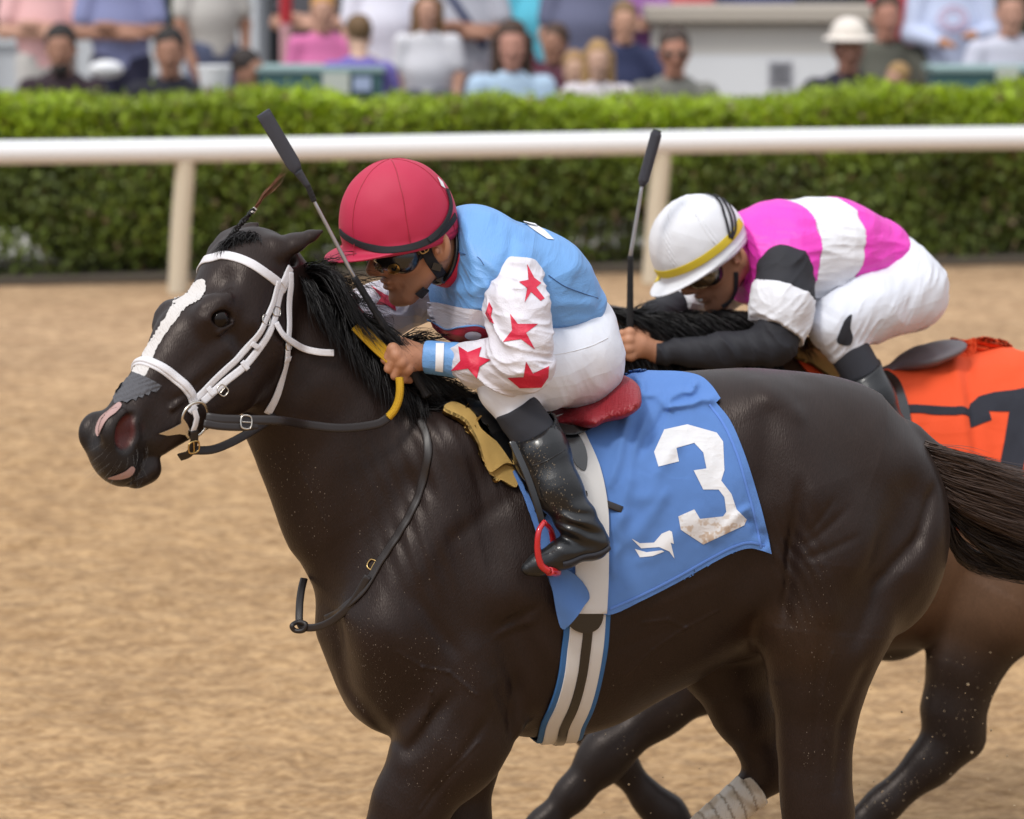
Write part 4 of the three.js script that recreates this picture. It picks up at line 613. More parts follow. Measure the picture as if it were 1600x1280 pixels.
// face and skull: C between the ears, F forward, L left, U up, k scale
function humanHead(S, hd) {
  const { C, F, L, U, k } = hd, b = [F, L, U], h = hd.at = (x, y, z) => C.clone().addScaledVector(F, x * k).addScaledVector(L, y * k).addScaledVector(U, z * k);
  const e = (c, r, o = {}) => S.el(h(...c), r.map((q) => q * k), { b, ...o }), r = (p, q, ra, rb, o = {}) => S.rc(h(...p), h(...q), ra * k, rb * k, o);
  e([0.016, 0, 0.043], [0.086, 0.075, 0.086], { k: 0.02 });
  r([0.05, 0, 0.015], [0.056, 0, -0.062], 0.056, 0.043, { k: 0.03 });
  for (const s of [-1, 1]) {
    r([0.0, s * 0.05, -0.03], [0.07, s * 0.022, -0.098], 0.027, 0.021, { k: 0.025 });
    r([0.092, s * 0.008, 0.026], [0.068, s * 0.05, 0.027], 0.013, 0.014, { k: 0.018 });
    e([0.070, s * 0.046, -0.018], [0.026, 0.022, 0.022], { k: 0.02 });
    e([0.112, s * 0.013, -0.037], [0.013, 0.010, 0.0095], { k: 0.008 });
    e([0.086, s * 0.032, 0.006], [0.012, 0.016, 0.010], { sub: true, k: 0.014 });
    e([0.086, s * 0.032, 0.004], [0.011, 0.013, 0.011], { k: 0.004 });
    r([0.105, s * 0.028, -0.045], [0.088, s * 0.038, -0.075], 0.003, 0.003, { sub: true, k: 0.012 });
    S.el(h(-0.008, s * 0.078, -0.002), [0.019 * k, 0.010 * k, 0.034 * k], { b: [F, L.clone().addScaledVector(F, s * 0.45).normalize(), U], k: 0.008 });
    e([-0.002, s * 0.088, 0.002], [0.010, 0.007, 0.019], { sub: true, k: 0.006 });
    e([0.004, s * 0.084, -0.010], [0.006, 0.006, 0.007], { k: 0.004 });
  }
  r([0.097, 0, 0.018], [0.127, 0, -0.030], 0.011, 0.0135, { k: 0.014 });
  e([0.088, 0, -0.062], [0.020, 0.030, 0.020], { k: 0.015 });
  e([0.105, 0, -0.060], [0.010, 0.024, 0.0065], { k: 0.006 }); e([0.102, 0, -0.073], [0.011, 0.021, 0.0075], { k: 0.006 });
  r([0.112, 0.020, -0.068], [0.112, -0.020, -0.068], 0.0022, 0.0022, { sub: true, k: 0.006 }); r([0.112, 0.020, -0.068], [0.098, 0.030, -0.070], 0.002, 0.0012, { sub: true, k: 0.005 });
  e([0.086, 0, -0.103], [0.021, 0.024, 0.018], { k: 0.018 });
}
// a closed fist: knuckles K, middle joints P, tips T, thumb chain
function fist(S, wrist, palm, K, P, T, thumb, r = 0.0105) {
  S.rc(wrist, palm, 0.028, 0.032, { k: 0.02 });
  K.forEach((q, i) => { S.rc(palm.clone().lerp(wrist, 0.25), q, 0.02, 0.0135, { k: 0.012 }); S.rc(q, P[i], r * 1.12, r, { k: 0.005 }); S.rc(P[i], T[i], r, r * 0.86, { k: 0.004 }); S.el(q, [r * 1.25, r * 1.25, r * 1.25], { k: 0.006 }); });
  S.chain(thumb, [0.015, 0.0125, 0.010], { k: 0.007 });
}
function helmetShape(hs) { // hs: C, F, L, U, r [F, L, U], drop
  const S = new Sdf(0.008), { C, F, L, U, r } = hs; S.el(C, r, { b: [F, L, U] });
  S.cut(C.clone().addScaledVector(U, -hs.drop), U.clone().negate(), 0.012);
  S.el(C.clone().addScaledVector(U, -hs.drop + 0.006).addScaledVector(F, hs.vis), [r[0] * hs.visF, r[1] * 1.02, 0.013], { b: [F.clone().addScaledVector(U, -0.10).normalize(), L, U.clone().addScaledVector(F, 0.10).normalize()], k: 0.018 });
  S.el(C.clone().addScaledVector(U, -hs.drop - 0.03), [r[0] * 0.86, r[1] * 0.86, 0.05], { b: [F, L, U], sub: true, k: 0.006 });
  return S;
}
const ringOn = (S, C, F, L, n, fn) => [...Array(n)].map((_, i) => { const a = i / n * 2 * PI; return S.snap(fn(a)).p; });
{
  const f = H1, j = (x, y, w = 0) => f.pt(x, y, w), m = (p) => p / 655;
  const cam = (x, y, z) => camDir(f, x, y, z);
  const L = cam(0.3, -0.2, 0.93), U0 = cam(-0.22, 0.93, 0.25), U = U0.addScaledVector(L, -U0.dot(L)).normalize(), F = L.clone().cross(U);
  const hd = { C: j(666, 374, 0.02), F, L, U, k: 1.14 };
  const J = h1.jockey = new Thing('person', 'jockey in light blue silks, red helmet and white sleeves with red stars', 'person', f, j(880, 600, 0));
  // ----- body
  const B = new Sdf(0.02); humanHead(B, hd);
  const nb = j(728, 398, 0.0);
  B.rc(hd.at(-0.02, 0, -0.03), j(722, 404, 0), 0.058, 0.058, { k: 0.03 });
  B.chain([j(744, 418), j(765, 432), j(840, 458), j(905, 520)], [m(36), m(64), m(72), m(62)], { s: 0.8, k: 0.04 });
  const arm = [j(800, 434, 0.185), j(812, 500, 0.25), j(822, 570, 0.285), j(760, 568, 0.2), j(676, 559, 0.115)];
  B.chain(arm, [0.052, 0.048, 0.042, 0.036, 0.026], { k: 0.03 });
  const armR = [j(735, 425, -0.18), j(660, 455, -0.235), j(612, 486, -0.25), j(580, 494, -0.17), j(560, 520, -0.075)];
  B.chain(armR, [0.052, 0.045, 0.042, 0.036, 0.026], { k: 0.03 });
  for (const s of [1, -1]) { B.chain([j(903, 565, s * 0.09), j(840, 585, s * 0.15), j(790, 600, s * 0.19)], [0.09, 0.075, 0.055], { k: 0.04 }); B.chain([j(790, 600, s * 0.19), j(838, 690, s * 0.26), j(900, 820, s * 0.35), j(925, 852, s * 0.36), j(855, 880, s * 0.37)], [0.052, 0.044, 0.03, 0.026, 0.018], { k: 0.03 }); }
  const pts = (l) => l.map((p) => j(...p));
  fist(B, j(672, 560, 0.108), j(637, 560, 0.118), pts([[614, 545, 0.138], [619, 556, 0.148], [627, 567, 0.15], [636, 577, 0.144]]), pts([[602, 562, 0.128], [607, 576, 0.136], [617, 587, 0.138], [630, 592, 0.133]]), pts([[614, 578, 0.096], [622, 587, 0.1], [630, 593, 0.102], [640, 594, 0.104]]), pts([[652, 545, 0.09], [630, 536, 0.084], [613, 545, 0.082]]));
  fist(B, j(560, 520, -0.07), j(556, 535, -0.04), pts([[548, 542, -0.01], [554, 548, -0.012], [560, 553, -0.018], [567, 556, -0.026]]), pts([[556, 556, 0.012], [562, 561, 0.01], [568, 565, 0.003], [574, 566, -0.006]]), pts([[568, 552, 0.016], [573, 556, 0.014], [577, 559, 0.006], [580, 560, -0.004]]), pts([[548, 530, -0.06], [556, 538, 0.0], [568, 545, 0.012]]));
  const bg = B.mesh(0.0036);
  const ck = hd.at(0.07, 0.05, -0.02), lp = hd.at(0.106, 0, -0.067), be = hd.at(0.06, 0.02, -0.085);
  tint(bg, (x, y, z) => { let c = [0.43, 0.205, 0.118]; const n = fbm(x * 28, y * 28, z * 28, 3); c = c.map((q) => q * (1 + 0.16 * n)); if (hypot(x - lp.x, y - lp.y, z - lp.z) < 0.026 * 1.14) c = mix3(c, [0.21, 0.062, 0.045], 0.6 * (1 - sstep(0.012, 0.028, hypot(x - lp.x, (y - lp.y) * 1.6, z - lp.z)))); const d = hypot(x - be.x, y - be.y, z - be.z); c = mix3(c, [0.10, 0.05, 0.033], 0.5 * (1 - sstep(0.03, 0.075, d))); return c; });
  J.add('body', bg, M.skin());
  // ----- silks
  const silk = (r, g, b) => new THREE.MeshPhysicalMaterial({ color: rgb(r, g, b), roughness: 0.5, sheen: 0.25, sheenColor: rgb(0.6, 0.65, 0.7), sheenRoughness: 0.4, bumpMap: crease, bumpScale: 0.0065 });
  M.silkBlue = silk(0.145, 0.34, 0.68); M.silkWhite = silk(0.66, 0.64, 0.70); M.silkRed = silk(0.60, 0.012, 0.05); M.silkDarkRed = silk(0.33, 0.008, 0.028); M.silkNavy = silk(0.03, 0.09, 0.25);
  const T = new Sdf(0.05);
  T.chain([j(730, 390, 0.0), j(752, 430), j(838, 453), j(893, 497)], [m(62), m(92), m(85), m(62)], { s: 0.76, k: 0.06 });
  T.rc(j(738, 437, 0.02), j(800, 452), m(94), m(90), { s: 0.8, k: 0.05 }); T.rc(j(800, 425, 0.10), j(796, 425, 0.15), 0.085, 0.066, { k: 0.05 }); T.rc(j(760, 420, -0.12), j(745, 425, -0.16), 0.08, 0.068, { k: 0.05 });
  
  T.cut(j(922, 500, 0), V(0.80, -0.45, 0), 0.02); T.cut(j(700, 392, 0), V(-0.95, 0.02, 0.05), 0.012);
  const chestc = j(700, 480, 0.1);
  const FT = [[745, 405, 800, 455, 10, 0.010], [752, 440, 700, 470, 9, 0.006], [800, 370, 752, 470, 9, -0.006], [765, 470, 735, 420, 8, 0.006], [860, 470, 940, 480, 9, 0.004], [868, 500, 925, 500, 8, 0.005], [850, 440, 900, 420, 14, 0.003], [690, 450, 650, 480, 8, 0.004], [715, 460, 690, 500, 7, 0.004]].map(([a, b, c, d, w, h]) => ({ A: j(a, b, 0.15), B: j(c, d, 0.15), w: w / 655, h }));
  const crest = (x, y, q) => { const dx = q.B.x - q.A.x, dy = q.B.y - q.A.y, l2 = dx * dx + dy * dy, t = ((x - q.A.x) * dx + (y - q.A.y) * dy) / l2; if (t < -0.2 || t > 1.2) return 0; const e = ((x - q.A.x) * dy - (y - q.A.y) * dx) / sqrt(l2) / q.w; return q.h * exp(-e * e) * sstep(-0.2, 0.25, t) * sstep(1.2, 0.75, t); };
  T.disp = (x, y, z) => { let d = -0.005 * noise(x * 9 + y * 5, y * 14, z * 9) - 0.002 * noise(x * 26, y * 34, z * 22); if (z > 0) for (const q of FT) d -= crest(x, y, q); return d; };
  J.add('jacket', T.mesh(0.0042), M.silkBlue);
  const A = new Sdf(0.03);
  A.chain([j(806, 440, 0.185), j(808, 485, 0.235), j(818, 540, 0.275), j(822, 570, 0.288)], [0.061, 0.064, 0.058, 0.051], { k: 0.04 });
  A.chain([j(822, 570, 0.288), j(790, 577, 0.245), j(745, 570, 0.185), j(713, 564, 0.14)], [0.055, 0.053, 0.045, 0.036], { k: 0.03 });
  A.cut(j(820, 404, 0.2), V(0.08, 0.95, -0.25), 0.012); A.cut(j(708, 562, 0.12), V(-1, 0.05, -0.4), 0.01);
  const limbFold = (amp, C, ax) => (x, y, z) => { const u = (x - C.x) * ax.x + (y - C.y) * ax.y + (z - C.z) * ax.z, v = (x - C.x) * -ax.y + (y - C.y) * ax.x; return -amp * (1 - abs(noise(u * 26 + v * 9 + 2 * noise(v * 9, z * 9, 1), v * 9 - u * 5, z * 7)) * 2.2) - amp * 0.35 * (1 - 2 * abs(noise(u * 55 + v * 22, v * 20, z * 14))); };
  A.disp = limbFold(0.0075, j(822, 572, 0.235), V(0.55, 0.8, 0).normalize());
  J.add('sleeve', A.mesh(0.004), M.silkWhite);
  const A2 = new Sdf(0.03); A2.chain([j(735, 425, -0.17), j(660, 455, -0.235), j(610, 484, -0.255)], [0.066, 0.062, 0.056], { k: 0.03 }); A2.chain([j(610, 484, -0.255), j(583, 492, -0.18), j(566, 508, -0.11)], [0.056, 0.05, 0.04], { k: 0.03 }); A2.rc(j(585, 470, -0.2), j(560, 480, -0.15), 0.04, 0.034, { k: 0.04 });
  A2.disp = limbFold(0.006, j(612, 484, -0.255), V(0.5, -0.8, 0).normalize()); J.add('sleeve', A2.mesh(0.0045), M.silkWhite);
  // stars, cuff, chest panel
  const st = (S, p) => J.add('star', patch(f, S, p, 0.0016, 0.001, { step: 4 }), M.silkRed);
  st(A, [[824, 413], [835, 434], [846, 442], [838, 449], [851, 466], [845, 470], [830, 456], [820, 472], [824, 450], [811, 440], [826, 437]]);
  st(A, [[797, 490], [809, 506], [841, 506], [822, 520], [836, 546], [814, 530], [786, 534], [800, 516]]);
  st(A, [[764, 472], [769, 482], [767, 495], [772, 506], [765, 503], [758, 490]]);
  st(A, [[716, 541], [731, 550], [752, 542], [748, 557], [766, 562], [749, 573], [745, 592], [731, 576], [704, 580], [719, 564]]);
  st(A, [[822, 565], [833, 584], [858, 572], [857, 590], [846, 606], [812, 607], [793, 591], [818, 590]]);
  st(A2, [[553, 453], [560, 478], [573, 493], [552, 492], [541, 496], [534, 486], [548, 472]]); st(A2, [[580, 446], [600, 459], [616, 466], [619, 486], [604, 476], [588, 475], [596, 464]]);
  const Cf = new Sdf(0.012); Cf.rc(j(712, 563, 0.143), j(668, 558, 0.114), 0.042, 0.039); Cf.cut(j(666, 558, 0.1), V(-1, 0, -0.5), 0.004); Cf.disp = (x, y, z) => -0.0015 * noise(x * 60, y * 20, z * 20); J.add('cuff', Cf.mesh(0.0035), M.silkBlue);
  J.add('cuff_band', patch(f, Cf, [[681, 536], [694, 536], [692, 582], [680, 580]], 0.002, 0.0015, { step: 4 }), M.numeral);
  J.add('chest_panel', patch(f, T, smooth2([[662, 484], [664, 474], [674, 472], [720, 481], [757, 488], [768, 505], [776, 520], [770, 517], [748, 508], [720, 510], [697, 514], [682, 506], [668, 499]], 4), 0.0016, 0.001, { step: 5 }), M.silkWhite);
  J.add('chest_band', patch(f, T, [...smooth2([[668, 501], [680, 507], [697, 516], [720, 512], [748, 510], [770, 519], [780, 528]], 4, false), ...smooth2([[774, 545], [748, 546], [722, 542], [697, 530], [676, 512]], 3, false)], 0.0016, 0.001, { step: 5 }), M.silkDarkRed);
  { const h = onBody(f, T, smooth2([[668, 500], [680, 506], [697, 515], [720, 511], [748, 509], [770, 518]], 4, false), 0.002); J.add('chest_piping', cord(h.map((q) => q.p), 0.0022, { n: 50 }), M.silkBlue); }
  J.add('chest_spot', patch(f, T, [...Array(20)].map((_, i) => [739 + 13 * cos(i / 10 * PI), 525 + 6.5 * sin(i / 10 * PI)]), 0.003, 0.001, { step: 5 }), M.silkWhite);
  J.add('back_letter', patch(f, T, [[818, 345], [836, 349], [852, 360], [866, 374], [856, 373], [842, 364], [828, 354]], 0.0016, 0.001, { step: 4 }), M.numeral);
  for (const q of [[[714, 393], [726, 397], [748, 403], [756, 414]], [[857, 430], [880, 446], [910, 458], [935, 466]]]) { const h = onBody(f, T, q, 0.0006); J.add('seam', cord(h.map((e) => e.p), 0.0011, { n: 24, seg: 5 }), M.silkNavy); }
  { const c = j(703, 396, 0.0), ax = hd.at(-0.02, 0, -0.03).sub(nb).normalize(), s = ax.clone().cross(V(0, 0, 1)).normalize(), t2 = ax.clone().cross(s); const P = [...Array(28)].map((_, i) => c.clone().addScaledVector(s, 0.074 * cos(i / 14 * PI)).addScaledVector(t2, 0.082 * sin(i / 14 * PI))); J.add('collar', sweep(P, P.map((p) => p.clone().sub(c).normalize()), [[-0.022, 0], [-0.02, 0.007], [0, 0.009], [0.02, 0.007], [0.022, 0]].reverse(), { closed: true }), M.silkRed); J.add('neck_strap', cord(P.map((p) => p.clone().addScaledVector(ax, 0.026)), 0.006, { closed: true, n: 50 }), M.blackLeather); }
  // ----- breeches, boots
  M.breeches = new THREE.MeshPhysicalMaterial({ color: rgb(0.70, 0.725, 0.80), roughness: 0.55, bumpMap: crease, bumpScale: 0.002, sheen: 0.2, sheenColor: rgb(0.8, 0.8, 0.9) });
  const Q = new Sdf(0.05);
  for (const s of [1, -1]) { Q.el(j(906, 566, s * 0.075), [m(71), m(73), 0.105], { k: 0.05 }); Q.chain([j(895, 560, s * 0.1), j(845, 578, s * 0.15), j(797, 592, s * 0.19), j(790, 602, s * 0.195)], [0.1, 0.09, 0.066, 0.06], { k: 0.04 }); Q.rc(j(790, 604, s * 0.2), j(808, 645, s * 0.225), 0.053, 0.048, { k: 0.03 }); }
  Q.rc(j(905, 525, 0), j(912, 505, 0), 0.085, 0.075, { s: 0.75, k: 0.05 });
  Q.disp = (x, y, z) => -0.0012 * (1 - 2 * abs(noise(x * 20 + y * 14, y * 12 - x * 8, z * 10))) - 0.0007 * (1 - 2 * abs(noise(x * 50 + y * 30, y * 18, z * 20)));
  J.add('breeches', Q.mesh(0.0045), M.breeches);
  { const h = onBody(f, Q, smooth2([[856, 556], [890, 550], [925, 540], [950, 528]], 4, false), 0.0004); J.add('seam', cord(h.map((e) => e.p), 0.0009, { n: 24, seg: 5 }), M.numeral); }
  M.kneeCloth = new THREE.MeshStandardMaterial({ color: rgb(0.018, 0.019, 0.027), roughness: 0.75, bumpMap: weave, bumpScale: 0.001 });
  M.boot = new THREE.MeshPhysicalMaterial({ color: rgb(0.006, 0.0065, 0.008), roughness: 0.34, clearcoat: 0.35, clearcoatRoughness: 0.15, specularIntensity: 0.7, bumpMap: crease, bumpScale: 0.003 });
  for (const s of [1, -1]) {
    const Kc = new Sdf(0.02); Kc.rc(j(808, 640, s * 0.225), j(842, 690, s * 0.265), 0.054, 0.056); Kc.cut(j(800, 634, s * 0.225), V(-0.5, 0.85, 0), 0.006); Kc.disp = (x, y, z) => -0.0015 * noise(x * 30, y * 40, z * 30); J.add('gaiter', Kc.mesh(0.005), M.kneeCloth);
    const Bo = new Sdf(0.03); Bo.chain([j(832, 662, s * 0.24), j(848, 712, s * 0.285), j(872, 765, s * 0.33), j(902, 815, s * 0.36)], [0.059, 0.062, 0.052, 0.042], { k: 0.03 }); Bo.rc(j(902, 815, s * 0.36), j(926, 850, s * 0.365), 0.041, 0.036, { k: 0.03 }); Bo.chain([j(924, 848, s * 0.365), j(880, 866, s * 0.37), j(842, 882, s * 0.37), j(824, 889, s * 0.372)], [0.035, 0.032, 0.023, 0.013], { k: 0.025 });
    Bo.cut(j(835, 664, s * 0.24), V(-0.48, 0.86, 0.06), 0.006); Bo.rc(j(815, 640, s * 0.225), j(842, 690, s * 0.265), 0.0555, 0.0565, { sub: true, k: 0.004 });
    const an = j(900, 820, s * 0.36); Bo.disp = (x, y, z) => { const g = exp(-(((x - an.x) / 0.05) ** 2 + ((y - an.y) / 0.05) ** 2)); return -0.0018 * noise(x * 14, y * 16, z * 14) - g * 0.005 * sin((y + x * 0.35) * 170 + 2 * noise(x * 20, y * 20, z)); };
    J.add('boot', Bo.mesh(0.0042), M.boot); if (s > 0) {
      h1.boot = Bo; J.add('boot_sole', strapOn(Bo, onBody(f, Bo, [[956, 857], [935, 866], [905, 873], [880, 882]]).map((q) => q.p), 0.014, 0.006), M.kneeCloth);
      { const h = onBody(f, Bo, [[806, 684], [824, 672], [846, 657], [862, 646]], 0.001); J.add('boot_rim', cord(h.map((q) => q.p), 0.0028, { n: 30 }), M.boot); const h2 = onBody(f, Bo, [[832, 728], [850, 722], [868, 712], [884, 702]], 0.0005); J.add('boot_seam', cord(h2.map((q) => q.p), 0.0016, { n: 20, seg: 5 }), M.boot); }
      const R = rng(5), mats = []; for (let i = 0; i < 230; i++) { const t = R(), x = 820 + t * 70 + (R() - 0.5) * 40, y = 680 + t * 130 + (R() - 0.5) * 30, ray = f.ray(x, y), h = Bo.cast(ray.o, ray.d); if (!h) continue; const q = 0.0005 + 0.0009 * pow(R(), 3); mats.push(new THREE.Matrix4().compose(h.p.clone().sub(J.base), new THREE.Quaternion().setFromUnitVectors(V(0, 0, 1), h.n), V(q, q * 1.8, q * 0.5))); }
      const im = new THREE.InstancedMesh(new THREE.IcosahedronGeometry(1, 0), new THREE.MeshStandardMaterial({ color: rgb(0.2, 0.16, 0.11), roughness: 1 }), mats.length); mats.forEach((q, i) => im.setMatrixAt(i, q)); im.name = 'sand_flecks'; im.userData.kind = 'stuff'; J.g.add(im); }
  }
  // ----- helmet
  M.helmetCloth = new THREE.MeshPhysicalMaterial({ color: rgb(0.47, 0.016, 0.062), roughness: 0.6, sheen: 0.3, sheenColor: rgb(1, 0.5, 0.6), sheenRoughness: 0.4, bumpMap: weave, bumpScale: 0.0004 });
  M.elastic = new THREE.MeshStandardMaterial({ color: rgb(0.014, 0.014, 0.018), roughness: 0.8, bumpMap: weave, bumpScale: 0.001 });
  const hc = hd.at(0.05, 0, 0.052), hU = (() => { const u = cam(-0.10, 0.955, 0.27); return u.addScaledVector(L, -u.dot(L)).normalize(); })(), hF = L.clone().cross(hU), H = helmetShape({ C: hc, F: hF, L, U: hU, r: [0.142, 0.122, 0.152], drop: 0.052, vis: 0.028, visF: 1.13 });
  H.disp = (x, y, z) => 0.0008 * noise(x * 30, y * 30, z * 30);
  const hm = J.add('helmet', H.mesh(0.0038), M.helmetCloth);
  for (let i = 0; i < 6; i++) { const a = (i + 0.42) / 6 * 2 * PI, P = []; for (let k = 0; k <= 12; k++) { const e = lerp(PI / 2 - 0.03, -0.22, k / 12), u = hF.clone().multiplyScalar(cos(a)).addScaledVector(L, sin(a)); const p = hc.clone().addScaledVector(u, cos(e) * 0.16).addScaledVector(hU, sin(e) * 0.16); P.push(H.snap(p, 0.0002).p); } J.add('helmet_seam', cord(P, 0.0011, { n: 40, seg: 5 }), M.silkDarkRed, hm); }
  const wear = (name, px, w, off, mat, S = H, par = hm) => J.add(name, strap(f, S, px, w, 0.0025, { off }), mat, par);
  wear('helmet_band', [[532, 362], [545, 373], [572, 385], [605, 391], [640, 387], [672, 375], [696, 357], [711, 337]], 0.017, 0.001, M.elastic);
  wear('helmet_band', [[697, 296], [703, 320], [696, 345], [680, 366], [668, 376]], 0.014, 0.003, M.elastic);
  J.add('helmet_mark', patch(f, H, [[684, 276], [692, 284], [696, 294], [690, 290]], 0.002, 0.001, { step: 3 }), M.numeral, hm);
  // goggles and chin strap
  M.frame = new THREE.MeshPhysicalMaterial({ color: rgb(0.008, 0.008, 0.009), roughness: 0.25, clearcoat: 0.5 });
  M.lens = new THREE.MeshPhysicalMaterial({ color: rgb(0.09, 0.06, 0.03), roughness: 0.05, clearcoat: 1, specularIntensity: 1 });
  const gp = hd.at(0.078, 0.0, 0.006);
  const G = new Sdf(0.01); G.rc(hd.at(0.088, 0.034, -0.002), hd.at(0.072, 0.064, -0.007), 0.041, 0.040); G.rc(hd.at(0.088, -0.034, -0.002), hd.at(0.074, -0.062, -0.003), 0.039, 0.037); G.rc(hd.at(0.097, 0.03, 0.002), hd.at(0.097, -0.03, 0.002), 0.031, 0.031);
  const gm = J.add('goggles', G.mesh(0.004), M.frame);
  J.add('goggle_lens', patch(f, G, smooth2([[550, 408], [566, 404], [585, 407], [595, 416], [600, 430], [592, 432], [578, 424], [562, 416]], 4), 0.001, 0.001, { step: 4, maxE: 0 }), M.lens, gm);
  J.add('goggle_badge', patch(f, G, [...Array(22)].map((_, i) => [615 + 9.5 * cos(i / 11 * PI), 421 + 8.5 * sin(i / 11 * PI)]), 0.003, 0.001, { step: 4 }), M.brass, gm);
  J.add('goggle_badge_mark', patch(f, G, [[611, 420], [613, 424], [618, 423], [621, 416], [619, 415], [616, 421], [613, 418]], 0.0042, 0.0006, { step: 3 }), M.frame, gm);
  wear('goggle_strap', [[628, 414], [640, 408], [652, 398], [664, 386]], 0.028, 0.003, M.elastic, B, gm);
  wear('chin_strap', [[664, 382], [668, 396], [677, 412], [686, 425], [690, 436]], 0.026, 0.004, M.elastic, B);
  wear('chin_strap', [[692, 440], [680, 446], [668, 452], [654, 452]], 0.026, 0.006, M.elastic, B);
  { const h = onBody(f, B, [[662, 389], [682, 417], [689, 436]], 0.007); J.add('strap_ring', buckle(h[0], V(0.6, -1, 0), 0.017, 0.013), M.brass, gm); for (const q of h.slice(1)) { const g = new THREE.BoxGeometry(0.022, 0.017, 0.009, 2, 2, 2); g.rotateZ(-0.3); g.translate(q.p.x, q.p.y, q.p.z); J.add('chin_clip', g, M.frame); } }
  // ----- whip in the left hand
  const W = new Thing('whip', 'black and silver riding whip held by the jockey in blue silks', 'whip', f, j(632, 565, 0.115));
  const wp = (x, y, w) => j(x, y, w), a0 = wp(668, 619, 0.108), a1 = wp(553, 433, 0.125), a2 = wp(491, 315, 0.13), a3 = wp(481, 291, 0.13), a4 = wp(465, 268, 0.13), a5 = wp(411, 176, 0.14);
  M.grip = new THREE.MeshStandardMaterial({ color: rgb(0.012, 0.012, 0.015), roughness: 0.65, bumpMap: crease, bumpScale: 0.003 });
  M.shaft = new THREE.MeshStandardMaterial({ color: rgb(0.42, 0.43, 0.46), roughness: 0.35, metalness: 0.7 });
  M.flap = new THREE.MeshStandardMaterial({ color: rgb(0.065, 0.067, 0.085), roughness: 0.8, bumpMap: weave, bumpScale: 0.002 });
  W.add('grip', cord([...Array(60)].map((_, i) => a0.clone().lerp(a1, i / 59)), (t) => 0.0105 - 0.003 * t + 0.0009 * abs(sin(t * 44)) + (t < 0.03 ? 0.002 : 0), { raw: true, seg: 12 }), M.grip);
  W.add('shaft', cord([a1, a1.clone().lerp(a2, 0.5), a2], (t) => 0.0052 - 0.0012 * t, { n: 8, seg: 10 }), M.shaft);
  W.add('keeper', cord([...Array(20)].map((_, i) => a2.clone().lerp(a3, i / 19)), (t) => 0.006 + 0.001 * abs(sin(t * 14)), { raw: true, seg: 10 }), M.grip);
  W.add('keeper', cord([...Array(14)].map((_, i) => a3.clone().lerp(a4, i / 13)), (t) => 0.0065 + 0.004 * t, { raw: true, seg: 10 }), M.flap);
  { const n = V(0.1, 0.15, 1).normalize(), P = [...Array(14)].map((_, i) => a4.clone().lerp(a5, i / 13)); W.add('flap', sweep(P, P.map(() => n), [[-0.0175, 0], [-0.0165, 0.005], [0, 0.0075], [0.0165, 0.005], [0.0175, 0], [0.0165, -0.005], [0, -0.0075], [-0.0165, -0.005]].reverse(), { scale: (t) => 0.62 + 0.38 * sstep(0, 0.12, t) }), M.flap); }
  // ----- saddle
  const Sa = new Thing('racing_saddle', 'small racing saddle with a red seat under the jockey in blue', 'saddle', f, j(880, 650, 0));
  const Se = new Sdf(0.02); Se.chain([j(862, 652, 0.06), j(900, 645, 0.06), j(938, 630, 0.06), j(960, 614, 0.06), j(974, 598, 0.06)], [0.014, 0.016, 0.018, 0.018, 0.015], { s: 0.16, k: 0.05 }); Se.disp = (x, y, z) => -0.0004 * noise(x * 300, y * 300, z * 300);
  Sa.add('seat', Se.mesh(0.005), M.red);
  const flapAt = (poly, off, th, mat, name) => Sa.add(name, patch(f, h1.S, poly, off, th, { step: 6 }), mat);
  flapAt(smooth2([[728, 622], [752, 628], [790, 650], [815, 690], [838, 745], [856, 800], [846, 812], [826, 770], [804, 730], [782, 696], [756, 660]], 4), 0.03, 0.006, M.blackLeather, 'saddle_flap');
  flapAt(smooth2([[868, 660], [890, 664], [915, 660], [938, 648], [946, 650], [930, 664], [905, 676], [880, 676]], 4), 0.045, 0.006, M.blackLeather, 'seat_edge');
  flapAt(smooth2([[884, 678], [900, 676], [912, 692], [918, 715], [914, 735], [902, 728], [892, 706]], 4), 0.034, 0.006, M.blackLeather, 'saddle_flap');
  Sa.add('billet_strap', (() => { const h = onBody(f, h1.S, [[880, 742], [905, 766], [935, 782], [972, 797]], 0.027); const c = curve(h.map((q) => q.p), 20); return sweep(c, curve(h.map((q) => q.n), 20), bandProfile(0.017, 0.004)); })(), M.leather);
  const lt = curve([j(800, 690, 0.31), j(822, 740, 0.345), j(838, 785, 0.365), j(848, 820, 0.37)], 24); Sa.add('stirrup_leather', sweep(lt, lt.map(() => V(0.1, 0.1, 1).normalize()), bandProfile(0.017, 0.004)), M.blackLeather);
  const sy = (x, y, w) => j(x, y, w); Sa.add('stirrup', merge([cord([sy(850, 816, 0.40), sy(842, 830, 0.415), sy(840, 860, 0.415), sy(846, 884, 0.41), sy(858, 893, 0.405)], (t) => 0.006 + 0.003 * t, { n: 24 }), cord([sy(850, 816, 0.40), sy(862, 832, 0.34), sy(866, 862, 0.325), sy(866, 884, 0.325), sy(866, 892, 0.33)], (t) => 0.006 + 0.003 * t, { n: 24 }), cord([sy(858, 893, 0.405), sy(870, 894, 0.37), sy(866, 893, 0.33)], 0.011, { n: 12 })]), M.redMetal);
}
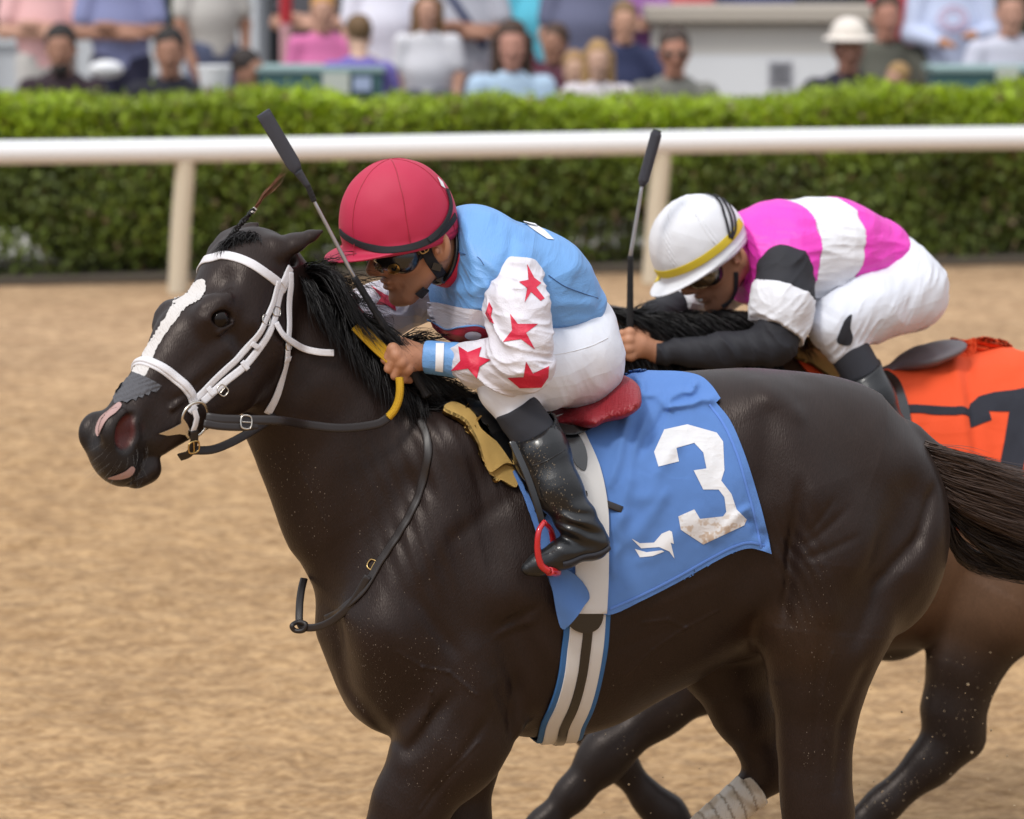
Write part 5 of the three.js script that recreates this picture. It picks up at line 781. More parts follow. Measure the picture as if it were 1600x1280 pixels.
// ---------- the second horse and its rider, half a length behind on the far side ----------
const H2 = new Frame((() => { const p = at(1250, 570, 10.6); return V(p.x, 0, p.z); })(), 15 * PI / 180), h2 = {};
{
  const f = H2, j = (x, y, w = 0) => f.pt(x, y, w), m = (p) => p / 552, S = h2.S = new Sdf(0.07);
  S.chain([j(1120, 800), j(1200, 790), j(1290, 800), j(1400, 796), j(1500, 775), j(1590, 745), j(1680, 735)], [m(170), m(208), m(216), m(218), m(205), m(190), m(185)], { s: 1.34, k: 0.06 });
  S.chain([j(1680, 735), j(1760, 740), j(1800, 760)], [m(185), m(180), m(150)], { s: 1.3, k: 0.06 });
  S.rc(j(1150, 610), j(1230, 610), m(50), m(55), { s: 1.3, k: 0.1 });
  S.chain([j(1130, 720), j(1050, 640), j(1000, 592), j(945, 560), j(920, 545, 0.02)], [m(160), m(112), m(88), m(70), m(62)], { s: 1.6, k: 0.08 });
  const B = orthoHead(H2, [-0.62, -0.62, 0.46], [0.6, 0.0, 0.8]); h2.hd = { ...B, P: j(905, 512, 0.02), k: 1.06, kx: 1.0, ky: 1.15 }; skull(S, h2.hd);
  S.rc(j(935, 550, 0.02), h2.hd.at(0.12, -0.13, 0), m(56), m(46), { k: 0.06, n: B.L, s: 1.4 });
  for (const s of [-1, 1]) { ear(S, h2.hd.at(-0.02, -0.05, s * 0.05), h2.hd.at(-0.13, -0.06, s * 0.07), camDir(H2, 0.3, -0.75, -0.5), 0.045); S.rc(j(1120, 640, s * 0.12), j(1060, 850, s * 0.165), m(60), m(62), { k: 0.1, s: 1.2 }); S.el(j(1830, 790, s * 0.12), [m(80), m(125), 0.13], { k: 0.08 }); }
  const leg = (P, R, o) => S.chain(P, R, { s: 1.15, k: 0.045, ...o });
  leg([j(1150, 985, 0.15), j(1110, 1055, 0.15), j(1030, 1110, 0.15), j(952, 1172, 0.15)], [m(80), m(52), m(38), m(33)]); S.rc(j(1100, 1050, 0.17), j(985, 1150, 0.165), m(20), m(12), { k: 0.04 });
  leg([j(952, 1172, 0.15), j(938, 1190, 0.15), j(895, 1240, 0.15), j(850, 1290, 0.15), j(810, 1335, 0.15), j(780, 1380, 0.15)], [m(36), m(33), m(24), m(22), m(28), m(42)]);
  leg([j(1090, 980, -0.14), j(1000, 1070, -0.14), j(930, 1135, -0.14)], [m(70), m(50), m(34)]); leg([j(930, 1135, -0.14), j(965, 1190, -0.14), j(1015, 1250, -0.14), j(1040, 1272, -0.14), j(1075, 1330, -0.14)], [m(34), m(26), m(23), m(29), m(36)]);
  S.rc(j(1030, 1255, -0.14), j(1050, 1258, -0.14), m(14), m(8), { k: 0.02 });
  leg([j(1640, 800, 0.15), j(1560, 930, 0.165), j(1508, 1040, 0.165), j(1490, 1110, 0.165), j(1490, 1150, 0.165)], [m(150), m(96), m(56), m(47), m(42)], { k: 0.05 }); S.rc(j(1505, 1120, 0.165), j(1518, 1156, 0.165), m(26), m(18), { k: 0.03 });
  leg([j(1490, 1150, 0.165), j(1455, 1190, 0.165), j(1380, 1258, 0.165), j(1320, 1310, 0.165), j(1280, 1370, 0.165)], [m(42), m(34), m(25), m(30), m(44)]);
  leg([j(1720, 850, -0.13), j(1700, 960, -0.14), j(1690, 1060, -0.14), j(1720, 1170, -0.14), j(1690, 1300, -0.14), j(1680, 1390, -0.14)], [m(130), m(90), m(50), m(38), m(26), m(40)], { k: 0.05 });
  S.el(j(1390, 1005, 0), [m(42), m(26), 0.06], { k: 0.05 }); S.chain([j(1930, 690), j(1990, 720), j(2030, 780)], [m(30), m(22), m(14)], { k: 0.04 });
  S.disp = (x, y, z) => 0.002 * noise(x * 7, y * 7, z * 7);
  const T = new Thing('racehorse', 'brown racehorse behind the dark one, orange number 7 cloth on its back', 'horse', f, V(0, 0, 0));
  const bel = j(1480, 985, 0.1), g = S.mesh(0.009); console.log('horse 2', g.attributes.position.count);
  tint(g, (x, y, z) => { const b = sstep(-0.55, 0.15, (y - 1.35) * -1); let c = mix3([0.022, 0.0125, 0.0085], [0.15, 0.088, 0.055], b * sstep(0.62, 0.86, y)); c = mix3([0.017, 0.013, 0.0125], c, sstep(0.45, 0.8, y)); return c.map((q) => q * (1 + 0.15 * noise(x * 5, y * 5, z * 5))); });
  T.add('body', g, M.coat);
  for (const s of [1, -1]) { const e = new THREE.SphereGeometry(0.0235, 20, 12), p = h2.hd.at(0.199, -0.047, s * 0.084); e.translate(p.x, p.y, p.z); T.add('eye', e, M.eye); }
  { const gs = [], R = rng(61), crest = curve([[925, 505], [960, 512], [1000, 516], [1050, 512], [1100, 512], [1150, 520], [1185, 538]].map(([x, y]) => j(x, y, 0.02)), 44); crest.forEach((c, i) => { const q = noise(i * 0.4, 3) * 0.5, r = () => R() - 0.5; gs.push({ pts: [c.clone().add(V(0, -0.03, 0)), c.clone().add(V(0.03, 0.03 + 0.02 * q, 0.03)), c.clone().add(V(0.08 + 0.03 * r(), 0.02 + 0.02 * q, 0.08)), c.clone().add(V(0.15 + 0.05 * r(), -0.05 + 0.03 * q, 0.11))], n: 44, sp: 0.014, w: 0.0022, wave: 0.008, n2: 9 }); gs.push({ pts: [c.clone().add(V(0, -0.03, 0)), c.clone().add(V(0.01, 0.0, 0.06)), c.clone().add(V(0.03, -0.07, 0.1)), c.clone().add(V(0.06 + 0.04 * r(), -0.16, 0.12))], n: 34, sp: 0.016, w: 0.0022, wave: 0.008, n2: 8 }); });
    const wisp = (pts, n) => gs.push({ pts: pts.map(([x, y]) => j(x, y, 0.03)), n, sp: 0.008, w: 0.0016, wave: 0.014, tip: 1.8 }); wisp([[958, 512], [975, 497], [1000, 485], [1032, 482]], 40); wisp([[965, 515], [990, 498], [1015, 484], [1040, 478]], 36); wisp([[950, 510], [962, 494], [975, 490], [985, 493]], 30); wisp([[1210, 530], [1230, 526], [1250, 530], [1262, 538]], 60);
    T.add('mane', strands(gs, { seed: 71 }), M.hair); }
  { const gs = []; for (let i = 0; i < 8; i++) gs.push({ pts: [[1935 + i * 8, 690 + i * 10], [2000, 730 + i * 14], [2080, 780 + i * 16], [2180, 820 + i * 12]].map(([x, y]) => j(x, y, 0)), n: 60, sp: 0.03, w: 0.003, wave: 0.02 }); T.add('tail', strands(gs, { seed: 81 }), M.hairBrown); }
  { const R = rng(78), mats = []; for (const [cx, cy, rx, ry, n] of [[1480, 1120, 70, 110, 80], [1400, 1240, 60, 40, 50], [1000, 1130, 60, 50, 24]]) for (let i = 0; i < n; i++) { const a = R() * 6.283, r = sqrt(R()), ray = f.ray(cx + rx * r * cos(a), cy + ry * r * sin(a)), h = S.cast(ray.o, ray.d); if (!h) continue; const q = 0.0006 + 0.0011 * pow(R(), 3); mats.push(new THREE.Matrix4().compose(h.p, new THREE.Quaternion().setFromUnitVectors(V(0, 0, 1), h.n), V(q * (0.7 + R()), q * (1 + R()), q * 0.5))); } const im = new THREE.InstancedMesh(new THREE.IcosahedronGeometry(1, 0), new THREE.MeshStandardMaterial({ color: rgb(0.3, 0.23, 0.15), roughness: 1 }), mats.length); mats.forEach((q, i) => im.setMatrixAt(i, q)); im.name = 'sand_flecks'; im.userData.kind = 'stuff'; T.g.add(im); }
  // cloth, saddle
  M.orange = new THREE.MeshPhysicalMaterial({ color: rgb(0.78, 0.075, 0.012), roughness: 0.8, bumpMap: crease, bumpScale: 0.002, sheen: 0.2, sheenColor: rgb(1, 0.5, 0.3) });
  M.navy = new THREE.MeshStandardMaterial({ color: rgb(0.013, 0.015, 0.026), roughness: 0.75, bumpMap: weave, bumpScale: 0.001 });
  const C = new Thing('number_cloth', 'orange saddle cloth with a black number 7 on the horse behind', 'saddle cloth', f, j(1500, 620, 0.2));
  const fo = (x, y) => 0.006 * noise(x / 45, y / 70, 4) + 0.0025 * noise(x / 18, y / 24, 6) + 0.008 * exp(-pow((x - 1490 - (y - 560) * 0.15) / 9, 2)) - 0.008 * exp(-pow((x - 1512 - (y - 560) * 0.1) / 9, 2));
  const lay = (off) => (x, y) => { const r = f.ray(x, y); let h = S.cast(r.o, r.d, off); for (let k = 1; !h && k < 12; k++) h = S.cast(r.o, r.d, off + 0.004 * k); if (!h) h = S.snap(f.pt(x, y, 0), off); h.p.addScaledVector(h.n, fo(x, y)); return h; };
  C.add('cloth', sheet([...smooth2([[1236, 548], [1262, 545], [1300, 562], [1350, 580], [1400, 572], [1450, 552], [1500, 530], [1535, 527], [1568, 534], [1590, 548], [1625, 552], [1660, 560]], 3, false), ...smooth2([[1672, 640], [1690, 740], [1700, 800], [1600, 812], [1500, 826], [1420, 836], [1370, 830], [1340, 740], [1310, 640], [1262, 580]], 3, false)], 7, lay(0.016), 0.004), M.orange);
  C.add('number', sheet([[1530, 618], [1555, 612], [1600, 606], [1618, 612], [1622, 650], [1606, 700], [1592, 760], [1555, 760], [1570, 690], [1578, 642], [1546, 642], [1550, 656], [1518, 667], [1514, 642], [1518, 628]], 5, lay(0.0185), 0.001), M.navy);
  C.add('trim', sheet([[1420, 632], [1470, 636], [1520, 638], [1519, 650], [1470, 649], [1422, 645]], 5, lay(0.019), 0.001), M.navy);
  const Pd = new Thing('chamois_pad', 'tan pad under the front of the saddle on the horse behind', 'pad', f, j(1250, 545, 0.15)); Pd.add('pad', sheet(smooth2([[1215, 538], [1235, 526], [1262, 526], [1275, 540], [1290, 556], [1310, 575], [1316, 600], [1296, 585], [1270, 566], [1240, 552]], 4), 5, (x, y) => { const h = lay(0.028)(x, y); return h; }, 0.012), M.yellow);
  const Sa = new Thing('racing_saddle', 'grey brown racing saddle on the orange cloth', 'saddle', f, j(1440, 560, 0)); M.greyLeather = new THREE.MeshPhysicalMaterial({ color: rgb(0.13, 0.11, 0.12), roughness: 0.45, bumpMap: crease, bumpScale: 0.001 });
  const Se = new Sdf(0.04), sa = j(1385, 577, 0.04), sb = j(1502, 538, 0.04), sx = sb.clone().sub(sa).normalize(), sy = V(0, 0, 1).cross(sx).normalize(); Se.el(sa.clone().lerp(sb, 0.62), [0.10, 0.026, 0.10], { b: [sx, sy, V(0, 0, 1)] }); Se.rc(sa, sa.clone().lerp(sb, 0.5), 0.008, 0.016, { s: 0.3, k: 0.03 }); Sa.add('seat', Se.mesh(0.007), M.greyLeather);
  Sa.add('saddle_flap', sheet(smooth2([[1382, 578], [1400, 585], [1416, 620], [1424, 660], [1420, 700], [1400, 690], [1390, 640], [1376, 600]], 4), 6, lay(0.03), 0.006), M.blackLeather);
}
{
  const f = H2, j = (x, y, w = 0) => f.pt(x, y, w), m = (p) => p / 552, cam = (x, y, z) => camDir(f, x, y, z);
  const L = cam(0.3, -0.16, 0.94), U0 = cam(-0.45, 0.84, 0.28), U = U0.addScaledVector(L, -U0.dot(L)).normalize(), F = L.clone().cross(U), hd = { C: j(1131, 396, 0.02), F, L, U, k: 1.14 };
  const J = new Thing('person', 'jockey in pink and white silks with black sleeves and a white helmet', 'person', f, j(1400, 500, 0));
  const B = new Sdf(0.02); humanHead(B, hd); B.rc(hd.at(-0.02, 0, -0.03), j(1180, 405, 0), 0.058, 0.06, { k: 0.03 });
  B.chain([j(1200, 402), j(1235, 400), j(1310, 390), j(1400, 425)], [m(45), m(60), m(56), m(46)], { s: 0.8, k: 0.05 });
  const A0 = [j(1228, 425, 0.18), j(1222, 490, 0.24), j(1212, 542, 0.27), j(1130, 550, 0.2), j(1030, 552, 0.12)];
  B.chain(A0, [0.05, 0.046, 0.038, 0.034, 0.027], { k: 0.03 });
  const A1 = [j(1190, 420, -0.17), j(1120, 455, -0.24), j(1060, 478, -0.26), j(1020, 500, -0.16), j(985, 528, -0.08)]; B.chain(A1, [0.05, 0.046, 0.04, 0.034, 0.026], { k: 0.03 });
  const pts = (l) => l.map((p) => j(...p));
  fist(B, j(1026, 550, 0.12), j(1000, 540, 0.13), pts([[984, 520, 0.14], [983, 532, 0.148], [983, 545, 0.15], [986, 556, 0.146]]), pts([[972, 522, 0.12], [971, 534, 0.126], [972, 546, 0.126], [975, 557, 0.124]]), pts([[974, 530, 0.09], [974, 540, 0.092], [976, 551, 0.094], [980, 560, 0.096]]), pts([[1008, 525, 0.11], [992, 515, 0.1], [980, 517, 0.09]]), 0.0115);
  fist(B, j(985, 528, -0.08), j(972, 536, -0.05), pts([[962, 534, -0.02], [962, 541, -0.02], [963, 548, -0.022], [966, 555, -0.026]]), pts([[958, 540, 0.005], [960, 548, 0.004], [962, 554, 0], [965, 560, -0.004]]), pts([[966, 546, 0.012], [968, 552, 0.01], [970, 557, 0.006], [972, 561, 0]]), pts([[978, 526, -0.05], [968, 530, -0.03], [962, 534, -0.01]]));
  for (const s of [1, -1]) { B.chain([j(1420, 452, s * 0.09), j(1360, 480, s * 0.17), j(1308, 508, s * 0.21)], [0.085, 0.07, 0.052], { k: 0.04 }); B.chain([j(1308, 508, s * 0.21), j(1345, 590, s * 0.26), j(1405, 700, s * 0.32), j(1425, 728, s * 0.33), j(1360, 750, s * 0.335)], [0.045, 0.034, 0.028, 0.024, 0.016], { k: 0.03 }); }
  const bg = B.mesh(0.0048); const be = hd.at(0.07, 0.02, -0.085), lp = hd.at(0.106, 0, -0.067);
  tint(bg, (x, y, z) => { let c = [0.45, 0.215, 0.125]; const n = fbm(x * 28, y * 28, z * 28, 3); c = c.map((q) => q * (1 + 0.15 * n)); const d = hypot(x - be.x, y - be.y, z - be.z); c = mix3(c, [0.11, 0.052, 0.036], 0.55 * (1 - sstep(0.03, 0.08, d))); if (hypot(x - lp.x, y - lp.y, z - lp.z) < 0.02) c = mix3(c, [0.2, 0.06, 0.05], 0.5); return c; });
  J.add('body', bg, M.skin());
  { const P = [-0.018, -0.006, 0.006, 0.018].map((y) => hd.at(0.113 - abs(y) * 0.25, y, -0.0675)); J.add('teeth', cord(P, 0.0042, { n: 12, seg: 6 }), M.numeral); }
  const silk = (r, g, b) => new THREE.MeshPhysicalMaterial({ color: rgb(r, g, b), roughness: 0.5, sheen: 0.25, sheenColor: rgb(0.7, 0.65, 0.7), sheenRoughness: 0.4, bumpMap: crease, bumpScale: 0.0065 });
  const pink = silk(0.80, 0.045, 0.50), wht = silk(0.72, 0.72, 0.76), blk = new THREE.MeshStandardMaterial({ color: rgb(0.011, 0.011, 0.016), roughness: 0.75, bumpMap: crease, bumpScale: 0.002 });
  const fold = (amp, cx, ax) => (x, y, z) => { const u = (x - cx.x) * ax.x + (y - cx.y) * ax.y, v = (x - cx.x) * -ax.y + (y - cx.y) * ax.x; return -amp * (1 - 2.2 * abs(noise(u * 24 + v * 8, v * 8 - u * 4, z * 7))) - amp * 0.35 * (1 - 2 * abs(noise(u * 50 + v * 20, v * 18, z * 12))); };
  // jacket: the same body cut into its bands
  const band = (lo, hi, mat) => { const T = new Sdf(0.05); T.chain([j(1170, 402), j(1215, 402), j(1300, 388), j(1372, 396)], [m(62), m(82), m(74), m(54)], { s: 0.76, k: 0.06 }); T.rc(j(1225, 420, 0.1), j(1226, 425, 0.15), 0.08, 0.066, { k: 0.05 }); T.rc(j(1195, 415, -0.1), j(1190, 418, -0.15), 0.08, 0.066, { k: 0.05 }); T.rc(j(1240, 440), j(1300, 430), m(62), m(50), { s: 0.8, k: 0.06 }); T.disp = fold(0.003, j(1300, 400), V(0.4, 0.9, 0));
    if (lo) T.cut(lo[0], lo[1], 0.002); if (hi) T.cut(hi[0], hi[1], 0.002); return J.add('jacket', T.mesh(0.0055), mat); };
  const n1 = V(0.93, -0.20, -0.30).normalize(), p1 = j(1256, 380, 0.12), p2 = j(1328, 380, 0.12), neck = j(1150, 400, 0), hem = j(1400, 410, 0);
  band([neck, V(-0.97, -0.1, 0.1)], [p1, n1], pink); band([p1.clone().addScaledVector(n1, 0.001), n1.clone().negate()], [p2, n1], wht); band([p2.clone().addScaledVector(n1, 0.001), n1.clone().negate()], [hem, V(0.95, -0.25, 0)], pink);
  const sl = (chain, rs, cuts, mat, c, ax, name = 'sleeve') => { const A = new Sdf(0.03); A.chain(chain, rs, { k: 0.035 }); for (const [p, n] of cuts) A.cut(p, n, 0.003); A.disp = fold(0.0045, c, ax); J.add(name, A.mesh(0.005), mat); return A; };
  const up = [j(1228, 425, 0.18), j(1222, 480, 0.235), j(1216, 520, 0.26)], ua = V(0.25, -0.95, 0), c1 = j(1225, 455, 0.22), c2 = j(1210, 512, 0.26), dn = up[2].clone().sub(up[0]).normalize();
  const d2 = V(-0.35, -0.8, 0.2).normalize(), d3 = V(-0.5, -0.75, 0.2).normalize();
  sl(up, [0.078, 0.082, 0.07], [[c1, d2]], blk, c1, ua); sl(up, [0.078, 0.084, 0.074], [[c1.clone().addScaledVector(d2, 0.001), d2.clone().negate()], [c2, d3]], wht, c1, ua);
  sl([up[2], j(1212, 540, 0.27), j(1130, 549, 0.205), j(1030, 552, 0.125)], [0.062, 0.05, 0.044, 0.033], [[c2.clone().addScaledVector(d3, 0.001), d3.clone().negate()], [j(1024, 552, 0.12), V(-1, 0, -0.3)]], blk, c2, V(1, 0.1, 0));
  sl([A1[0], A1[1], j(1062, 474, -0.26)], [0.066, 0.062, 0.055], [], wht, A1[1], V(0.8, 0.5, 0)); sl([j(1062, 478, -0.26), j(1020, 500, -0.16), j(995, 522, -0.1)], [0.052, 0.044, 0.034], [], blk, A1[2], V(0.8, 0.5, 0));
  { const c = j(1157, 402, 0), ax = V(-0.96, -0.15, 0.1).normalize(), s = ax.clone().cross(V(0, 0, 1)).normalize(), t2 = ax.clone().cross(s), P = [...Array(26)].map((_, i) => c.clone().addScaledVector(s, 0.075 * cos(i / 13 * PI)).addScaledVector(t2, 0.08 * sin(i / 13 * PI))); J.add('collar', sweep(P, P.map((p) => p.clone().sub(c).normalize()), [[-0.022, 0], [-0.02, 0.007], [0, 0.009], [0.02, 0.007], [0.022, 0]].reverse(), { closed: true }), pink); }
  const Q = new Sdf(0.05); for (const s of [1, -1]) { Q.el(j(1424, 452, s * 0.075), [m(56), m(58), 0.1], { k: 0.05 }); Q.chain([j(1418, 462, s * 0.1), j(1360, 482, s * 0.17), j(1312, 504, s * 0.21), j(1306, 512, s * 0.212)], [0.1, 0.088, 0.074, 0.068], { k: 0.04 }); Q.rc(j(1306, 514, s * 0.212), j(1322, 545, s * 0.225), 0.062, 0.052, { k: 0.03 }); } Q.rc(j(1412, 430, 0), j(1395, 405, 0), 0.08, 0.075, { s: 0.76, k: 0.05 });
  Q.disp = (x, y, z) => -0.0035 * (1 - 2 * abs(noise(x * 16 - y * 10, y * 9 + x * 8, z * 9))) - 0.002 * (1 - 2 * abs(noise(x * 40 - y * 24, y * 16, z * 18))); J.add('breeches', Q.mesh(0.0055), M.breeches);
  J.add('knee_panel', patch(f, Q, smooth2([[1308, 535], [1314, 515], [1322, 498], [1331, 491], [1329, 512], [1333, 528], [1328, 540]], 4), 0.002, 0.0015, { step: 4 }), M.kneeCloth);
  for (const s of [1, -1]) { const K = new Sdf(0.02); K.rc(j(1325, 545, s * 0.225), j(1352, 592, s * 0.262), 0.058, 0.056); K.cut(j(1318, 540, s * 0.22), V(-0.3, 0.95, 0), 0.006); J.add('gaiter', K.mesh(0.006), M.kneeCloth);
    const Bo = new Sdf(0.03); Bo.chain([j(1342, 575, s * 0.25), j(1362, 625, s * 0.29), j(1390, 680, s * 0.32), j(1412, 715, s * 0.335)], [0.064, 0.062, 0.05, 0.042], { k: 0.03 }); Bo.chain([j(1412, 715, s * 0.335), j(1424, 728, s * 0.34), j(1385, 742, s * 0.345), j(1340, 756, s * 0.345)], [0.04, 0.036, 0.028, 0.015], { k: 0.025 }); Bo.cut(j(1346, 576, s * 0.25), V(-0.45, 0.86, 0.06), 0.005); Bo.disp = (x, y, z) => -0.0018 * noise(x * 14, y * 16, z * 14); J.add('boot', Bo.mesh(0.006), M.boot); }
  // helmet
  const hc = hd.at(0.046, 0, 0.052), H = helmetShape({ C: hc, F, L, U, r: [0.142, 0.124, 0.142], drop: 0.05, vis: 0.028, visF: 1.13 });
  const seam = (x, y, z) => { const d = V(x - hc.x, y - hc.y, z - hc.z), a = atan2(d.dot(L), d.dot(F)), q = abs((((a / (PI * 2) * 6 + 0.42) % 1) + 1) % 1 - 0.5) * 2; const w = exp(-pow((1 - q) * 7, 2)); return w; };
  H.disp = (x, y, z) => -0.0012 * noise(x * 26, y * 30, z * 26) - 0.0022 * seam(x, y, z) * (0.4 + 0.6 * sin((x + y + z) * 420)) * sstep(-0.04, 0.03, V(x - hc.x, y - hc.y, z - hc.z).dot(U)); const hcloth = silk(0.70, 0.71, 0.75); hcloth.bumpScale = 0.0015; const hm = J.add('helmet', H.mesh(0.0042), hcloth);
  const wear = (name, px, w, off, mat, Sx = H, par = hm) => J.add(name, strap(f, Sx, px, w, 0.0025, { off }), mat, par);
  const yel = new THREE.MeshStandardMaterial({ color: rgb(0.66, 0.50, 0.03), roughness: 0.65 });
  wear('helmet_band', [[1014, 427], [1024, 430], [1046, 428], [1075, 418], [1104, 402], [1130, 382], [1152, 358], [1157, 346]], 0.024, 0.001, yel);
  wear('helmet_elastic', [[1104, 298], [1120, 312], [1130, 334], [1136, 356], [1139, 372]], 0.008, 0.004, M.elastic); wear('helmet_elastic', [[1116, 304], [1132, 320], [1140, 338], [1143, 356], [1141, 372]], 0.008, 0.004, M.elastic); wear('helmet_elastic', [[1128, 312], [1142, 328], [1147, 344], [1148, 358], [1142, 374]], 0.007, 0.004, M.elastic);
  const G = new Sdf(0.01); for (const s of [1, -1]) G.rc(hd.at(0.088, s * 0.032, -0.004), hd.at(0.070, s * 0.064, -0.004), 0.041, 0.038); const gm = J.add('goggles', G.mesh(0.005), M.frame);
  J.add('goggle_lens', patch(f, G, smooth2([[1082, 432], [1098, 422], [1114, 414], [1122, 412], [1122, 428], [1114, 441], [1100, 450], [1088, 450], [1080, 442]], 4), 0.0012, 0.001, { step: 4 }), M.lens, gm);
  wear('goggle_strap', [[1120, 414], [1128, 402], [1136, 388], [1140, 372]], 0.02, 0.004, M.elastic, B, gm); { const h = onBody(f, B, [[1121, 410]], 0.008)[0]; if (h) J.add('strap_ring', buckle(h, V(0.6, 1, 0), 0.014, 0.018, 0.003), M.numeral, gm); }
  wear('chin_strap', [[1150, 424], [1149, 440], [1147, 454], [1140, 468], [1128, 478]], 0.013, 0.006, M.elastic, B);
  const W = new Thing('whip', 'black riding whip held upright by the jockey in pink', 'whip', f, j(982, 535, 0.12)); const q = [j(984, 580, 0.115), j(981, 520, 0.12), j(985, 400, 0.13), j(1003, 291, 0.14), j(1004, 286, 0.14), j(1027, 204, 0.15)];
  W.add('grip', cord([...Array(40)].map((_, i) => q[0].clone().lerp(q[2], i / 39)), (t) => 0.0105 - 0.003 * t + 0.0008 * abs(sin(t * 40)), { raw: true, seg: 10 }), M.grip); W.add('shaft', cord([q[2], q[2].clone().lerp(q[3], 0.5), q[3]], (t) => 0.0056 - 0.001 * t, { n: 8 }), M.shaft); W.add('flap', cord([q[3], q[3].clone().lerp(q[5], 0.12), q[3].clone().lerp(q[5], 0.3), q[3].clone().lerp(q[5], 0.9), q[5]], (t) => t < 0.1 ? 0.008 + t * 0.07 : t > 0.96 ? 0.012 : 0.0155, { n: 30, seg: 10 }), M.flap);
  J.add('rein', cord([j(985, 568, 0.11), j(998, 588, 0.12), j(1000, 620, 0.13), j(960, 660, 0.14), j(900, 668, 0.14), j(830, 655, 0.13)], 0.008, { n: 30 }), M.leather);
}
// ---------- rail, hedge, people and building on the far side ----------
M.railWhite = new THREE.MeshPhysicalMaterial({ color: rgb(0.80, 0.81, 0.83), roughness: 0.35, clearcoat: 0.3 });
M.post = new THREE.MeshStandardMaterial({ color: rgb(0.60, 0.53, 0.41), roughness: 0.6 });
{
  const fr = new Frame(V(TRACK.o.x, 0, TRACK.o.z), TYAW), T = new Thing('rail_fence', 'white tubular running rail on cream posts beside the sand track', 'fence', fr, V(0, FOOTY, 0));
  const P = []; for (let x = -9; x <= 9; x += 0.5) P.push(V(x, RAILY + 0.004 * sin(x), 0)); T.add('rail', cord(P, 0.061, { raw: true, seg: 24 }), M.railWhite);
  const x0 = fr.pt(287, 300, 0).x, dx = fr.pt(1031, 290, 0).x - x0; for (let k = -3; k <= 4; k++) { const x = x0 + k * dx; T.add('post', cord([V(x + 0.008, RAILY - 0.03, -0.01), V(x + 0.01, RAILY - 0.1, -0.012), V(x - 0.012, lerp(RAILY, FOOTY, 0.5), -0.02), V(x - 0.04, FOOTY - 0.1, -0.03)], 0.052, { n: 16, seg: 16 }), M.post); }
}
